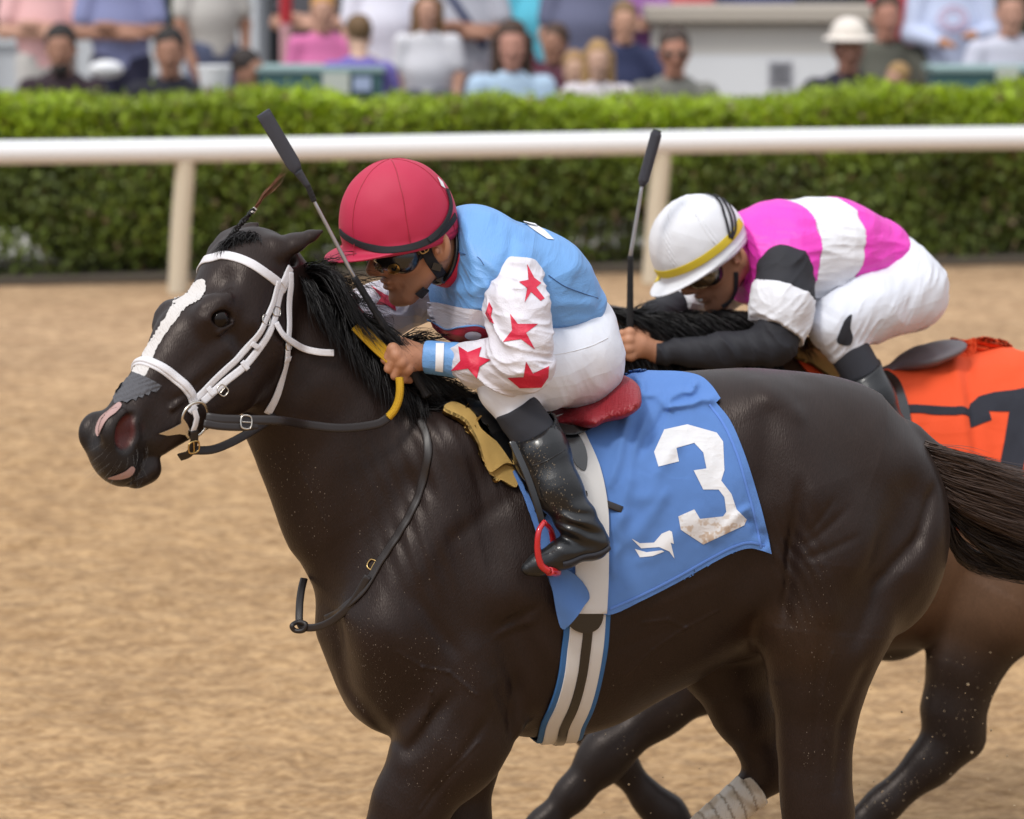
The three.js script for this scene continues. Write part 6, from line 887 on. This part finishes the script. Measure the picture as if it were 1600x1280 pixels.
{ // hedge: leaves through the outer hand's breadth of a clipped box, sparse near the foot, over a mass of stems
  const top = 0.93, N = 130000, R = rng(91), fr = TRACK;
  const leaf = (() => { const g = new THREE.BufferGeometry(); g.setAttribute('position', new THREE.Float32BufferAttribute([0, 0, 0, -0.5, 0.45, 0.08, 0.5, 0.45, 0.08, 0, 1, -0.05, 0, 0.5, -0.06], 3)); g.setAttribute('uv', new THREE.Float32BufferAttribute([0.5, 0, 0, 0.5, 1, 0.5, 0.5, 1, 0.5, 0.5], 2)); g.setIndex([0, 4, 1, 0, 2, 4, 1, 4, 3, 4, 2, 3]); g.computeVertexNormals(); return g; })();
  const mat = new THREE.MeshPhysicalMaterial({ color: rgb(1, 1, 1), roughness: 0.6, side: THREE.DoubleSide, transmission: 0.35, thickness: 0 });
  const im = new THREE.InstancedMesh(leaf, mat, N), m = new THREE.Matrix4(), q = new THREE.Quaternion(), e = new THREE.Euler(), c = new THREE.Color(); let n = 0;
  const bump = (x) => 0.035 * noise(x * 2.1, 5) + 0.035 * noise(x * 5.3, 9);
  while (n < N) {
    const x = (R() - 0.5) * 15, face = R(); let y, z; const d = pow(R(), 1.4) * 0.16;
    if (face < 0.62) { y = R() * top; z = -0.62 - d + 0.07 * noise(x * 2.2, y * 3) - 0.1 * pow(y / top, 4); } else { y = top - d * 0.8; z = -0.68 - R() * 0.85; }
    y += bump(x) * (y / top); if (R() < 0.04) y += 0.05 * R() * (y > top * 0.9 ? 1 : 0);
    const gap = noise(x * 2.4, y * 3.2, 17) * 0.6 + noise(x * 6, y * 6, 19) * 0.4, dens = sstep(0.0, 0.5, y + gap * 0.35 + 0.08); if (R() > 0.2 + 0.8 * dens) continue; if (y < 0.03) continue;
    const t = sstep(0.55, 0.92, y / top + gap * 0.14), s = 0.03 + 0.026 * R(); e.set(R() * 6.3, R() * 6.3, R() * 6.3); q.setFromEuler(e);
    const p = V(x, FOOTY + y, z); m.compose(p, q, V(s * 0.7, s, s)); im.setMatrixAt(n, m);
    const v = (0.6 + 0.6 * R()) * (1 + 0.35 * noise(x * 3, y * 4, 23)), old = R() < 0.07 + 0.2 * max(0, noise(x * 1.7, y * 2.5, 29)) * (1 - t) ? 1 : 0, a = mix3([0.17, 0.235, 0.022], [0.40, 0.54, 0.010], t); c.setRGB(...(old ? [0.2, 0.13, 0.06] : a.map((k) => k * v))); im.setColorAt(n, c); n++;  // greens brighten upward: sunlit top and shaded side painted into the leaf colour
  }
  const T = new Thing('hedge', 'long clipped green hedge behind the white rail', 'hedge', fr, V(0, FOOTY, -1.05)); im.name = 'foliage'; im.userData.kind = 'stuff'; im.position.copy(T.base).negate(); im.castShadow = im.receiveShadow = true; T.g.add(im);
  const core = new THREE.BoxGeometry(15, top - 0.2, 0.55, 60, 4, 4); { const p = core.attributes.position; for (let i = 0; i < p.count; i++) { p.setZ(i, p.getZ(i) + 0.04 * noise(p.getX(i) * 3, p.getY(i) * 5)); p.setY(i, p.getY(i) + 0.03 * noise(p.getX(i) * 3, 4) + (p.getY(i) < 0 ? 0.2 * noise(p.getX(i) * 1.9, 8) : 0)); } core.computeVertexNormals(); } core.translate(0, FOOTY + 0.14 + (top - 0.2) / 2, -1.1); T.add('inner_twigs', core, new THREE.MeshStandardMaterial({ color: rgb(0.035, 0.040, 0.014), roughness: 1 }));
  const st = []; for (let i = 0; i < 170; i++) { const x = (R() - 0.5) * 15, z = -0.8 - R() * 0.6; st.push(cord([V(x, FOOTY - 0.02, z), V(x + 0.06 * (R() - 0.5), FOOTY + 0.25, z), V(x + 0.16 * (R() - 0.5), FOOTY + 0.5, z + 0.1 * (R() - 0.5))], 0.013, { n: 4, seg: 5 })); } T.add('stems', merge(st), new THREE.MeshStandardMaterial({ color: rgb(0.06, 0.045, 0.03), roughness: 1 })).userData.kind = 'stuff';
  const soil = mesh('soil_bed', new THREE.BoxGeometry(15, 0.06, 1.1), new THREE.MeshStandardMaterial({ color: rgb(0.09, 0.073, 0.055), roughness: 1 })); soil.position.copy(fr.toWorld(V(0, FOOTY + 0.004, -1.0))); soil.rotation.y = TYAW; struct(soil);
  const paving = mesh('terrace', new THREE.BoxGeometry(40, 0.06, 14), new THREE.MeshStandardMaterial({ color: rgb(0.42, 0.40, 0.37), roughness: 0.9 })); paving.position.copy(fr.toWorld(V(0, FOOTY + 0.012, -8.56))); paving.rotation.y = TYAW; struct(paving);
}
// a spectator: everything in a frame at the feet, facing the track
const PEOPLE = { sit: 0.5, stand: 0.95 };
function spectator(o) {
  const base = at(o.x, 0, o.d), fr = new Frame(V(base.x, FOOTY + 0.042, base.z), (o.turn || 0)), k = o.k || 1, std = o.pose === 'stand';
  let hip = (std ? 0.93 : 0.5) * k; if (o.headY !== undefined) { const y = at(o.x, o.headY, o.d).y - FOOTY - 0.042; hip = y - 0.69 * k; }
  const T = new Thing('person', o.label, 'person', fr, V(0, 0, 0), 'spectators behind the hedge'), y = (h) => hip + h * k, p = (x, h, z) => V(x * k, y(h), z * k), S = new Sdf(0.03);
  const hd = { C: p(o.lean || 0, 0.69, 0.03), k: k * 1.05, F: V(sin(o.look || 0), -0.05, cos(o.look || 0)).normalize(), L: V(cos(o.look || 0), 0, -sin(o.look || 0)), U: V(0, 1, 0) }; hd.U = hd.F.clone().cross(hd.L).normalize(); humanHead(S, hd);
  S.rc(hd.at(-0.02, 0, -0.04), p(0, 0.5, -0.02), 0.055 * k, 0.06 * k);
  S.chain([p(0, 0.44, -0.01), p(0, 0.25, 0), p(0, 0, 0)], [0.10 * k, 0.11 * k, 0.10 * k], { s: 0.72, n: V(1, 0, 0), k: 0.06 });
  const arms = { crossed: [[[0.19, 0.45, 0], [0.25, 0.2, 0.07], [-0.05, 0.24, 0.2]], [[-0.19, 0.45, 0], [-0.25, 0.2, 0.07], [0.06, 0.19, 0.21]]], down: [[[0.19, 0.45, 0], [0.24, 0.18, 0.02], [0.2, -0.05, 0.12]], [[-0.19, 0.45, 0], [-0.24, 0.18, 0.02], [-0.2, -0.05, 0.12]]], front: [[[0.19, 0.45, 0], [0.25, 0.2, 0.06], [0.12, 0.2, 0.26]], [[-0.19, 0.45, 0], [-0.25, 0.2, 0.06], [-0.1, 0.16, 0.26]]], reach: [[[0.19, 0.45, 0], [0.3, 0.25, 0.12], [0.06, 0.2, 0.25]], [[-0.19, 0.45, 0], [-0.26, 0.18, 0.06], [-0.1, 0.1, 0.22]]] }[o.arms || 'down'];
  const sleeve = new Sdf(0.03);
  for (const [a, b, c] of arms) { S.chain([p(...a), p(...b), p(...c)], [0.052 * k, 0.042 * k, 0.03 * k]); const w = p(...c), dir = w.clone().sub(p(...b)).normalize(); S.rc(w, w.clone().addScaledVector(dir, 0.07 * k), 0.034 * k, 0.03 * k, { k: 0.02 }); const sd = V(0, 1, 0).cross(dir).normalize(); for (let i = 0; i < 4; i++) { const q = w.clone().addScaledVector(dir, 0.085 * k).addScaledVector(sd, (i - 1.5) * 0.018 * k); S.rc(q, q.clone().addScaledVector(dir, (0.05 + 0.01 * (i === 1 || i === 2)) * k).add(V(0, -0.012 * k, 0)), 0.011 * k, 0.009 * k, { k: 0.006 }); } S.rc(w.clone().addScaledVector(dir, 0.03 * k).addScaledVector(sd, 0.03 * k), w.clone().addScaledVector(dir, 0.09 * k).addScaledVector(sd, 0.05 * k), 0.013 * k, 0.01 * k, { k: 0.01 }); sleeve.chain(o.long ? [p(...a), p(...b), p(...c)] : [p(...a), p(...a).lerp(p(...b), 0.62)], o.long ? [0.075 * k, 0.06 * k, 0.044 * k] : [0.076 * k, 0.072 * k]); }
  const legs = std ? (s) => [p(s * 0.09, 0, 0), p(s * 0.1, -0.43, 0.02), p(s * 0.1, -0.86, 0), p(s * 0.11, -0.89, 0.13)] : (s) => [p(s * 0.09, 0, 0), p(s * 0.12, 0.02, 0.42), p(s * 0.12, -0.42, 0.42), p(s * 0.12, -0.45, 0.55)];
  for (const s of [-1, 1]) S.chain(legs(s), [0.085 * k, 0.06 * k, 0.042 * k, 0.035 * k]);
  const g = S.mesh(0.016); tint(g, (x, yy, z) => { const sh = o.shoe || [0.05, 0.05, 0.05]; return yy < (std ? 0.1 : -0.32 * k + hip) && yy < 0.1 ? sh : o.skin || [0.42, 0.22, 0.15]; }); T.add('body', g, SK);
  const sh = new Sdf(0.04); if (!o.bare) { sh.chain([p(0, 0.46, -0.01), p(0, 0.25, 0), p(0, 0.02, 0)], [0.115 * k, 0.135 * k, 0.125 * k], { s: 0.72, n: V(1, 0, 0), k: 0.06 }); sh.p.push(...sleeve.p); sh.cut(p(0, o.hem ?? -0.06, 0), V(0, -1, 0)); sh.el(p(o.lean || 0, 0.6, 0.02), [0.07 * k, 0.08 * k, 0.075 * k], { sub: true, k: 0.02 }); sh.disp = (x, yy, z) => -0.006 * noise(x * 9 + yy * 4, yy * 9, z * 9); T.add('shirt', sh.mesh(0.016), new THREE.MeshStandardMaterial({ color: rgb(...o.shirt), roughness: 0.85 })); }
  const tr = new Sdf(0.04); tr.rc(p(0, 0.02, 0), p(0, -0.02, 0), 0.125 * k, 0.12 * k, { s: 0.75, n: V(1, 0, 0) }); for (const s of [-1, 1]) { const l = legs(s); if (o.shorts) tr.rc(l[0], l[1].clone().lerp(l[0], 0.1), 0.105 * k, 0.09 * k); else tr.chain(l.slice(0, 3), [0.105 * k, 0.08 * k, 0.06 * k]); } tr.cut(p(0, 0.12, 0), V(0, 1, 0)); T.add(o.shorts ? 'shorts' : 'trousers', tr.mesh(0.018), new THREE.MeshStandardMaterial({ color: rgb(...(o.pants || [0.04, 0.045, 0.07])), roughness: 0.9 }));
  const ha = new Sdf(0.02), hb = [hd.F, hd.L, hd.U], kk = hd.k; ha.el(hd.at(-0.008, 0, 0.058), [0.105 * kk, 0.087 * kk, 0.098 * kk], { b: hb }); ha.el(hd.at(0.085, 0, -0.0), [0.075 * kk, 0.075 * kk, 0.075 * kk], { b: hb, sub: true, k: 0.02 });
  if (o.hair === 'long') { for (const s of [-1, 1]) ha.rc(hd.at(-0.03, s * 0.075, 0.03), hd.at(0.0, s * 0.085, -0.17), 0.045 * kk, 0.035 * kk); ha.rc(hd.at(-0.07, 0, 0), hd.at(-0.08, 0, -0.18), 0.08 * kk, 0.06 * kk); }
  if (o.beard) { ha.el(hd.at(0.07, 0, -0.1), [0.045 * kk, 0.055 * kk, 0.04 * kk], { b: hb, k: 0.02 }); }
  ha.disp = (x, yy, z) => 0.004 * noise(x * 40, yy * 22, z * 40); const hatted = o.hat; T.add('hair', ha.mesh(0.012), new THREE.MeshStandardMaterial({ color: rgb(...(o.hairCol || [0.02, 0.014, 0.011])), roughness: 0.7 }));
  if (hatted) { const t = new Sdf(0.02); t.el(hd.at(0, 0, 0.09), [0.118 * kk, 0.105 * kk, 0.095 * kk], { b: hb }); t.cut(hd.at(0, 0, 0.06), V(0, -1, 0)); t.el(hd.at(0.02, 0, 0.066), [0.165 * kk, 0.15 * kk, 0.014 * kk], { b: hb }); T.add('hat', t.mesh(0.012), new THREE.MeshStandardMaterial({ color: rgb(...hatted), roughness: 0.9 })); }
  if (o.glasses) { const gs = []; for (const s of [-1, 1]) { const q = new THREE.SphereGeometry(0.026 * kk, 14, 10); q.scale(1, 0.75, 0.4); const c = hd.at(0.1, s * 0.034, 0.006); q.translate(c.x, c.y, c.z); gs.push(q); } gs.push(cord([hd.at(0.0, 0.085, 0.01), hd.at(0.09, 0.07, 0.01), hd.at(0.115, 0, 0.012), hd.at(0.09, -0.07, 0.01), hd.at(0, -0.085, 0.01)], 0.004, { n: 20, seg: 6 })); T.add('sunglasses', merge(gs.map((q) => { q.deleteAttribute('uv'); return q; })), M.frame); }
  if (o.strap) T.add('bag_strap', (() => { const P = [p(-0.13, 0.47, 0.11), p(0, 0.3, 0.15), p(0.15, 0.1, 0.14)].map((q) => sh.snap(q, 0.006)); const c = curve(P.map((q) => q.p), 16); return sweep(c, c.map((q) => sh.snap(q).n), bandProfile(0.05, 0.006)); })(), new THREE.MeshStandardMaterial({ color: rgb(...o.strap), roughness: 0.8 }));
  if (o.print) { const gs = [...Array(2)].map((_, i) => cord([...Array(18)].map((_, q) => { const a = q / 9 * PI, r = 0.1 - i * 0.035; return sh.snap(p(r * cos(a), 0.3 + r * 0.8 * sin(a), 0.16), 0.003).p; }), 0.006, { closed: true, n: 36, seg: 5 })); T.add('shirt_print', merge(gs), new THREE.MeshStandardMaterial({ color: rgb(...o.print), roughness: 0.9 })); }
  return T;
}
const SK = new THREE.MeshStandardMaterial({ vertexColors: true, roughness: 0.6 });
{
  const dark = [0.014, 0.010, 0.009], brown = [0.06, 0.03, 0.018], blond = [0.36, 0.22, 0.09], lt = [0.5, 0.28, 0.2], tan = [0.34, 0.17, 0.11], dk = [0.22, 0.11, 0.065];
  const P = [
    { x: 70, d: 23.6, pose: 'stand', arms: 'crossed', shirt: [0.72, 0.42, 0.42], pants: [0.5, 0.48, 0.46], skin: lt, label: 'standing spectator in a pale pink shirt with folded arms at far left' },
    { x: 95, d: 22.2, headY: 78, shirt: [0.028, 0.014, 0.02], skin: tan, hairCol: dark, beard: 1, long: 1, label: 'seated bearded spectator in a dark maroon shirt in front of the pink shirt' },
    { x: 188, d: 23.4, pose: 'stand', arms: 'crossed', shirt: [0.22, 0.24, 0.42], pants: [0.022, 0.022, 0.05], skin: tan, label: 'standing spectator in a lavender blue shirt with folded arms' },
    { x: 265, d: 22.2, headY: 84, shirt: [0.012, 0.012, 0.022], skin: tan, hairCol: dark, long: 1, label: 'seated spectator with short dark hair in a black jacket' },
    { x: 384, d: 22.0, headY: 112, k: 0.86, look: 1.2, shirt: [0.35, 0.5, 0.62], skin: tan, hairCol: [0.022, 0.014, 0.012], label: 'dark haired child in light blue looking towards the teal table' },
    { x: 505, d: 23.0, headY: 20, k: 0.85, shirt: [0.62, 0.16, 0.36], skin: lt, hairCol: [0.5, 0.25, 0.06], label: 'spectator with orange blond hair in a bright pink shirt' },
    { x: 560, d: 22.1, headY: 58, k: 0.85, look: 0.3, turn: PI, shirt: [0.16, 0.13, 0.4], skin: [0.6, 0.38, 0.28], hairCol: [0.14, 0.08, 0.035], label: 'brown haired child in a purple strap top seen from behind' },
    { x: 604, d: 23.6, pose: 'stand', arms: 'down', shirt: [0.74, 0.74, 0.84], pants: [0.55, 0.48, 0.4], hem: -0.1, skin: lt, label: 'standing spectator in a loose white shirt and beige trousers' },
    { x: 726, d: 23.5, pose: 'stand', arms: 'crossed', shirt: [0.40, 0.41, 0.47], strap: [0.03, 0.04, 0.1], pants: [0.36, 0.35, 0.40], shorts: 1, skin: tan, label: 'standing spectator in a grey shirt with a navy shoulder strap' },
    { x: 800, d: 22.1, headY: 72, shirt: [0.42, 0.56, 0.72], skin: [0.5, 0.25, 0.19], hair: 'long', hairCol: [0.05, 0.025, 0.015], long: 1, label: 'seated woman with long brown hair in a light blue shirt' },
    { x: 848, d: 24.4, pose: 'stand', arms: 'down', shirt: [0.11, 0.52, 0.68], pants: [0.16, 0.01, 0.04], skin: lt, label: 'standing spectator in a turquoise shirt and dark red trousers' },
    { x: 912, d: 23.6, pose: 'stand', arms: 'down', shirt: [0.14, 0.15, 0.24], pants: [0.05, 0.05, 0.08], skin: lt, label: 'standing spectator in a slate blue tee behind the blond child' },
    { x: 898, d: 22.4, headY: 112, k: 0.8, shirt: [0.7, 0.66, 0.68], skin: [0.55, 0.34, 0.24], hairCol: [0.34, 0.2, 0.09], label: 'fair haired child in white leaning towards the blond child' },
    { x: 935, d: 22.0, headY: 96, k: 0.8, hair: 'long', shirt: [0.66, 0.62, 0.66], skin: [0.58, 0.36, 0.27], hairCol: blond, label: 'blond child in white beside the boy in navy' },
    { x: 976, d: 22.6, headY: 36, k: 0.86, arms: 'reach', shirt: [0.022, 0.03, 0.085], skin: [0.52, 0.29, 0.2], hairCol: [0.2, 0.12, 0.06], label: 'boy in a navy tee with one forearm held across' },
    { x: 1054, d: 22.1, headY: 84, glasses: 1, shirt: [0.18, 0.18, 0.16], skin: [0.4, 0.19, 0.13], hairCol: [0.05, 0.035, 0.028], label: 'seated man in sunglasses and a grey olive shirt at the white counter' },
    { x: 1326, d: 22.1, headY: 78, hat: [0.74, 0.68, 0.62], shirt: [0.016, 0.014, 0.03], skin: [0.3, 0.14, 0.1], hairCol: dark, label: 'seated man in a white bucket hat and navy shirt' },
    { x: 1385, d: 23.2, headY: 28, arms: 'reach', shirt: [0.1, 0.1, 0.08], pants: [0.5, 0.48, 0.5], skin: [0.42, 0.2, 0.14], hairCol: brown, label: 'spectator in dark green leaning behind the white bucket hat' },
    { x: 1486, d: 23.2, pose: 'stand', arms: 'front', long: 1, shirt: [0.50, 0.56, 0.74], print: [0.62, 0.4, 0.5], pants: [0.5, 0.55, 0.7], hem: -0.12, skin: [0.42, 0.2, 0.11], label: 'standing spectator in a pale blue sweatshirt with a faint pink ring print' },
    { x: 1578, d: 22.7, headY: 20, arms: 'reach', shirt: [0.55, 0.56, 0.66], skin: [0.5, 0.27, 0.2], hairCol: [0.14, 0.08, 0.05], label: 'spectator at the right edge with a bare forearm over the teal table' },
    { x: 1180, d: 26.0, pose: 'stand', arms: 'down', shirt: [0.03, 0.04, 0.14], pants: [0.02, 0.025, 0.08], skin: lt, label: 'spectator in dark navy standing behind the white counter, left of centre' },
    { x: 1262, d: 26.2, pose: 'stand', arms: 'down', shirt: [0.02, 0.02, 0.04], pants: [0.015, 0.015, 0.03], skin: tan, label: 'spectator in black standing behind the white counter, right of centre' },
    { x: 1052, d: 25.8, pose: 'stand', arms: 'down', shirt: [0.6, 0.1, 0.12], pants: [0.62, 0.12, 0.13], skin: lt, label: 'spectator in coral red standing behind the left end of the counter' },
    { x: 330, d: 25.4, pose: 'stand', arms: 'down', turn: 0.5, shirt: [0.5, 0.48, 0.45], pants: [0.1, 0.12, 0.2], skin: tan, label: 'spectator in light grey standing by the pale column' },
    { x: 492, d: 25.2, pose: 'stand', arms: 'crossed', turn: -0.4, shirt: [0.06, 0.06, 0.07], pants: [0.3, 0.27, 0.22], skin: lt, label: 'spectator in charcoal standing by the dark doorway' },
    { x: 700, d: 25.2, pose: 'stand', arms: 'down', turn: 0.3, shirt: [0.16, 0.3, 0.2], pants: [0.28, 0.29, 0.2], skin: tan, label: 'spectator in green behind the grey shirt with the navy strap' },
    { x: 768, d: 24.6, pose: 'stand', arms: 'front', turn: 0.2, shirt: [0.5, 0.5, 0.62], pants: [0.4, 0.42, 0.5], skin: [0.28, 0.13, 0.08], label: 'spectator in pale lilac between the grey shirt and the turquoise shirt' },
    { x: 872, d: 22.9, headY: 70, k: 0.85, turn: -0.5, shirt: [0.1, 0.03, 0.05], skin: tan, hairCol: brown, label: 'brown haired child in maroon between the woman in light blue and the fair haired child' },
    { x: 985, d: 24.9, pose: 'stand', arms: 'crossed', turn: -0.3, shirt: [0.3, 0.12, 0.35], pants: [0.3, 0.26, 0.22], skin: lt, label: 'spectator in purple standing behind the boy in navy' },
    { x: 1418, d: 24.6, pose: 'stand', arms: 'down', turn: 0.4, shirt: [0.4, 0.05, 0.07], pants: [0.03, 0.03, 0.05], skin: tan, label: 'spectator in dark red behind the leaning one in dark green' },
    { x: 1405, d: 22.4, headY: 128, k: 0.72, look: -0.8, shirt: [0.72, 0.68, 0.7], skin: lt, hairCol: blond, label: 'small child in white low beside the white bucket hat' },
    { x: 668, d: 23.0, headY: 18, k: 0.8, shirt: [0.62, 0.62, 0.66], skin: lt, hairCol: [0.16, 0.085, 0.03], hair: 'long', label: 'brown haired child between the white shirt and the grey shirt' },
  ];
  for (const o of P) spectator({ pose: o.headY !== undefined ? 'sit' : 'stand', ...o });
  // furniture and building
  const box = (x0, y0, x1, y1, d, depth, r = 0.01) => { const a = at(x0, y0, d), b = at(x1, y1, d); return { c: a.clone().add(b).multiplyScalar(0.5), w: abs(b.x - a.x), h: abs(a.y - b.y), depth }; };
  const W0 = new Frame(V(0, 0, 0), 0), add = (T, name, b, mat, dz = 0, grow = 0) => { const g = new THREE.BoxGeometry(b.w + grow, b.h, b.depth); g.translate(b.c.x, b.c.y, b.c.z - b.depth / 2 + dz); return T.add(name, g, mat); };
  const std = (r, g, b, ro = 0.7) => new THREE.MeshStandardMaterial({ color: rgb(r, g, b), roughness: ro });
  const teal = std(0.055, 0.13, 0.14), tealTop = std(0.25, 0.36, 0.36), pale = std(0.5, 0.53, 0.48), cream = std(0.68, 0.65, 0.6), bright = std(0.78, 0.79, 0.81), stone = std(0.46, 0.41, 0.35);
  const table = (x0, x1, label, items) => { const b = box(x0, 112, x1, 152, 21.9, 0.5), T = new Thing('table', label, 'table', W0, V(b.c.x, FOOTY + 0.042, b.c.z - 0.25)); add(T, 'apron', b, teal); const t = box(x0 - 4, 106, x1 + 4, 113, 21.9, 0.6); add(T, 'table_top', t, tealTop, 0.03); for (const sx of [-1, 1]) for (const sz of [0.06, 0.44]) { const l = new THREE.CylinderGeometry(0.025, 0.025, b.c.y - FOOTY - 0.05, 8); l.translate(b.c.x + sx * (b.w / 2 - 0.06), (b.c.y + FOOTY + 0.04) / 2, b.c.z - sz); T.add('leg', l, teal); } items(T); };
  table(404, 596, 'teal table at left with a pale and a bluish card on its front', (T) => { add(T, 'card', box(504, 114, 546, 148, 21.88, 0.02), pale, 0.02); add(T, 'card', box(552, 120, 580, 142, 21.88, 0.02), std(0.35, 0.42, 0.6), 0.02); });
  table(1462, 1640, 'teal table at right in front of the pale blue sweatshirt', (T) => { add(T, 'card', box(1556, 104, 1592, 138, 21.88, 0.02), pale, 0.02); });
  { const z24 = at(1200, 84, 24).z, flat = (...q) => { const r = box(...q); r.c.z = z24; return r; }; const b = flat(1020, 48, 1372, 170, 24, 0.9), T = new Thing('counter', 'white serving counter with a stone cornice and a small grey sign', 'counter', W0, V(b.c.x, FOOTY + 0.042, b.c.z)); const bb = flat(1024, 40, 1368, 84, 24, 0.9); add(T, 'upper_panel', bb, cream); const lower = flat(1024, 84, 1368, 330, 24, 0.9); add(T, 'front_panel', lower, bright, -0.004); add(T, 'cornice', flat(1010, 12, 1382, 32, 24, 1.1), stone, 0.12); add(T, 'moulding', flat(1018, 32, 1376, 40, 24, 1.0), std(0.36, 0.32, 0.27), 0.05); const sg = add(T, 'sign_plate', flat(1201, 96, 1238, 134, 24, 0.02), std(0.34, 0.34, 0.37), 0.015); for (let i = 0; i < 4; i++) add(T, 'sign_line', flat(1206, 102 + i * 8, 1233, 105 + i * 8, 24, 0.004), std(0.1, 0.1, 0.11), 0.021); }
  { const b = at(447, 60, 24.2), T = new Thing('pole', 'thin red and white pole behind the teal table', 'pole', W0, V(b.x, FOOTY + 0.042, b.z)); const y1 = at(447, 36, 24.2).y; const g = new THREE.CylinderGeometry(0.042, 0.042, 2, 14); g.translate(b.x, y1 + 1, b.z); T.add('red_shaft', g, std(0.42, 0.02, 0.03)); const g2 = new THREE.CylinderGeometry(0.041, 0.041, y1 - FOOTY - 0.04, 14); g2.translate(b.x, (y1 + FOOTY + 0.04) / 2, b.z); T.add('pale_shaft', g2, std(0.55, 0.3, 0.32)); }
  { const b = at(335, 128, 21.7), T = new Thing('bucket', 'white plastic bucket standing behind the hedge', 'bucket', W0, V(b.x, b.y, b.z)); const g = new THREE.LatheGeometry([[0.001, -0.1], [0.068, -0.1], [0.095, 0.08], [0.102, 0.085], [0.102, 0.095], [0.088, 0.095], [0.063, -0.085], [0.001, -0.085]].map(([x, y]) => new THREE.Vector2(x, y)), 22); g.translate(b.x, b.y, b.z); T.add('pail', g, bright); const s = new THREE.BoxGeometry(0.3, b.y - 0.1 - FOOTY - 0.05, 0.3); s.translate(b.x, (b.y - 0.1 + FOOTY + 0.042) / 2, b.z); const T2 = new Thing('stand', 'low grey stand under the white bucket', 'stand', W0, V(b.x, FOOTY + 0.042, b.z)); T2.add('block', s, std(0.3, 0.3, 0.3)); }
  { const b = at(166, 108, 22.6), T = new Thing('bowl', 'white oval bowl held low beside the black jacket', 'bowl', W0, b); const g = new THREE.SphereGeometry(0.1, 20, 12); g.scale(1.05, 0.55, 0.8); g.translate(b.x, b.y, b.z); T.add('bowl_shell', g, bright); }
  { const z = at(800, 60, 27.5).z, T = new Thing('pavilion', 'pale pavilion wall with square columns and dark green windows', 'building', W0, V(0, FOOTY + 0.042, z)); const bx = (name, x0, x1, y0, y1, dz, dep, mat) => { const a = at(x0, 60, 27.5).x, b = at(x1, 60, 27.5).x, g = new THREE.BoxGeometry(b - a, y1 - y0, dep); g.translate((a + b) / 2, FOOTY + 0.042 + (y0 + y1) / 2, z + dz - dep / 2); T.add(name, g, mat); };
    const wall = std(0.5, 0.52, 0.55), colm = std(0.6, 0.63, 0.67), win = new THREE.MeshPhysicalMaterial({ color: rgb(0.012, 0.03, 0.018), roughness: 0.15 }), drk = std(0.02, 0.02, 0.024); bx('wall', -900, 2500, 0, 4.5, 0, 0.3, wall);
    for (const x of [-120, 345, 690, 1400, 1700]) bx('column', x - 26, x + 62, 0, 4.5, 0.35, 0.34, colm);
    for (const [a, b] of [[250, 322], [-80, 60], [790, 900], [1480, 1640]]) { bx('window_frame', a - 8, b + 8, 0.9, 2.9, 0.05, 0.06, colm); bx('window', a, b, 0.98, 1.5, 0.07, 0.06, win); bx('window', a, b, 1.56, 2.8, 0.07, 0.06, win); }
    bx('doorway', 420, 520, 0, 2.3, 0.02, 0.06, drk); bx('doorway', 1050, 1360, 0.1, 2.4, 0.02, 0.06, drk); bx('roof', -900, 2500, 4.5, 4.8, 1.4, 2.0, colm); }
  { const a = at(20, 200, 22.6), b = at(1600, 200, 22.6), T = new Thing('bench', 'long plank bench behind the hedge that the seated spectators use', 'bench', W0, V((a.x + b.x) / 2, FOOTY + 0.042, a.z)); const g = new THREE.BoxGeometry(b.x - a.x, 0.05, 0.34); g.translate((a.x + b.x) / 2, FOOTY + 0.44, a.z); T.add('plank', g, stone); for (let i = 0; i < 6; i++) { const l = new THREE.BoxGeometry(0.06, 0.38, 0.28); l.translate(lerp(a.x + 0.2, b.x - 0.2, i / 5), FOOTY + 0.042 + 0.19, a.z); T.add('leg', l, stone); } }
}

{ // grains of sand thrown up by the hooves
  const R = rng(99), N = 170, im = new THREE.InstancedMesh(new THREE.IcosahedronGeometry(1, 0), new THREE.MeshStandardMaterial({ color: rgb(0.42, 0.32, 0.2), roughness: 1 }), N), m = new THREE.Matrix4();
  for (let i = 0; i < N; i++) { const p = at(900 + 720 * pow(R(), 0.7), 1000 + 280 * pow(R(), 0.6), 9.3 + 1.4 * R()), s = 0.001 + 0.003 * pow(R(), 4); m.makeScale(s, s * (0.6 + R() * 0.6), s); m.setPosition(p); im.setMatrixAt(i, m); }
  im.name = numbered('flying_sand'); im.userData = { kind: 'stuff', label: 'loose grains of sand flying behind the hooves', category: 'sand' }; im.castShadow = true; scene.add(im);
}
renderer.render(scene, camera);
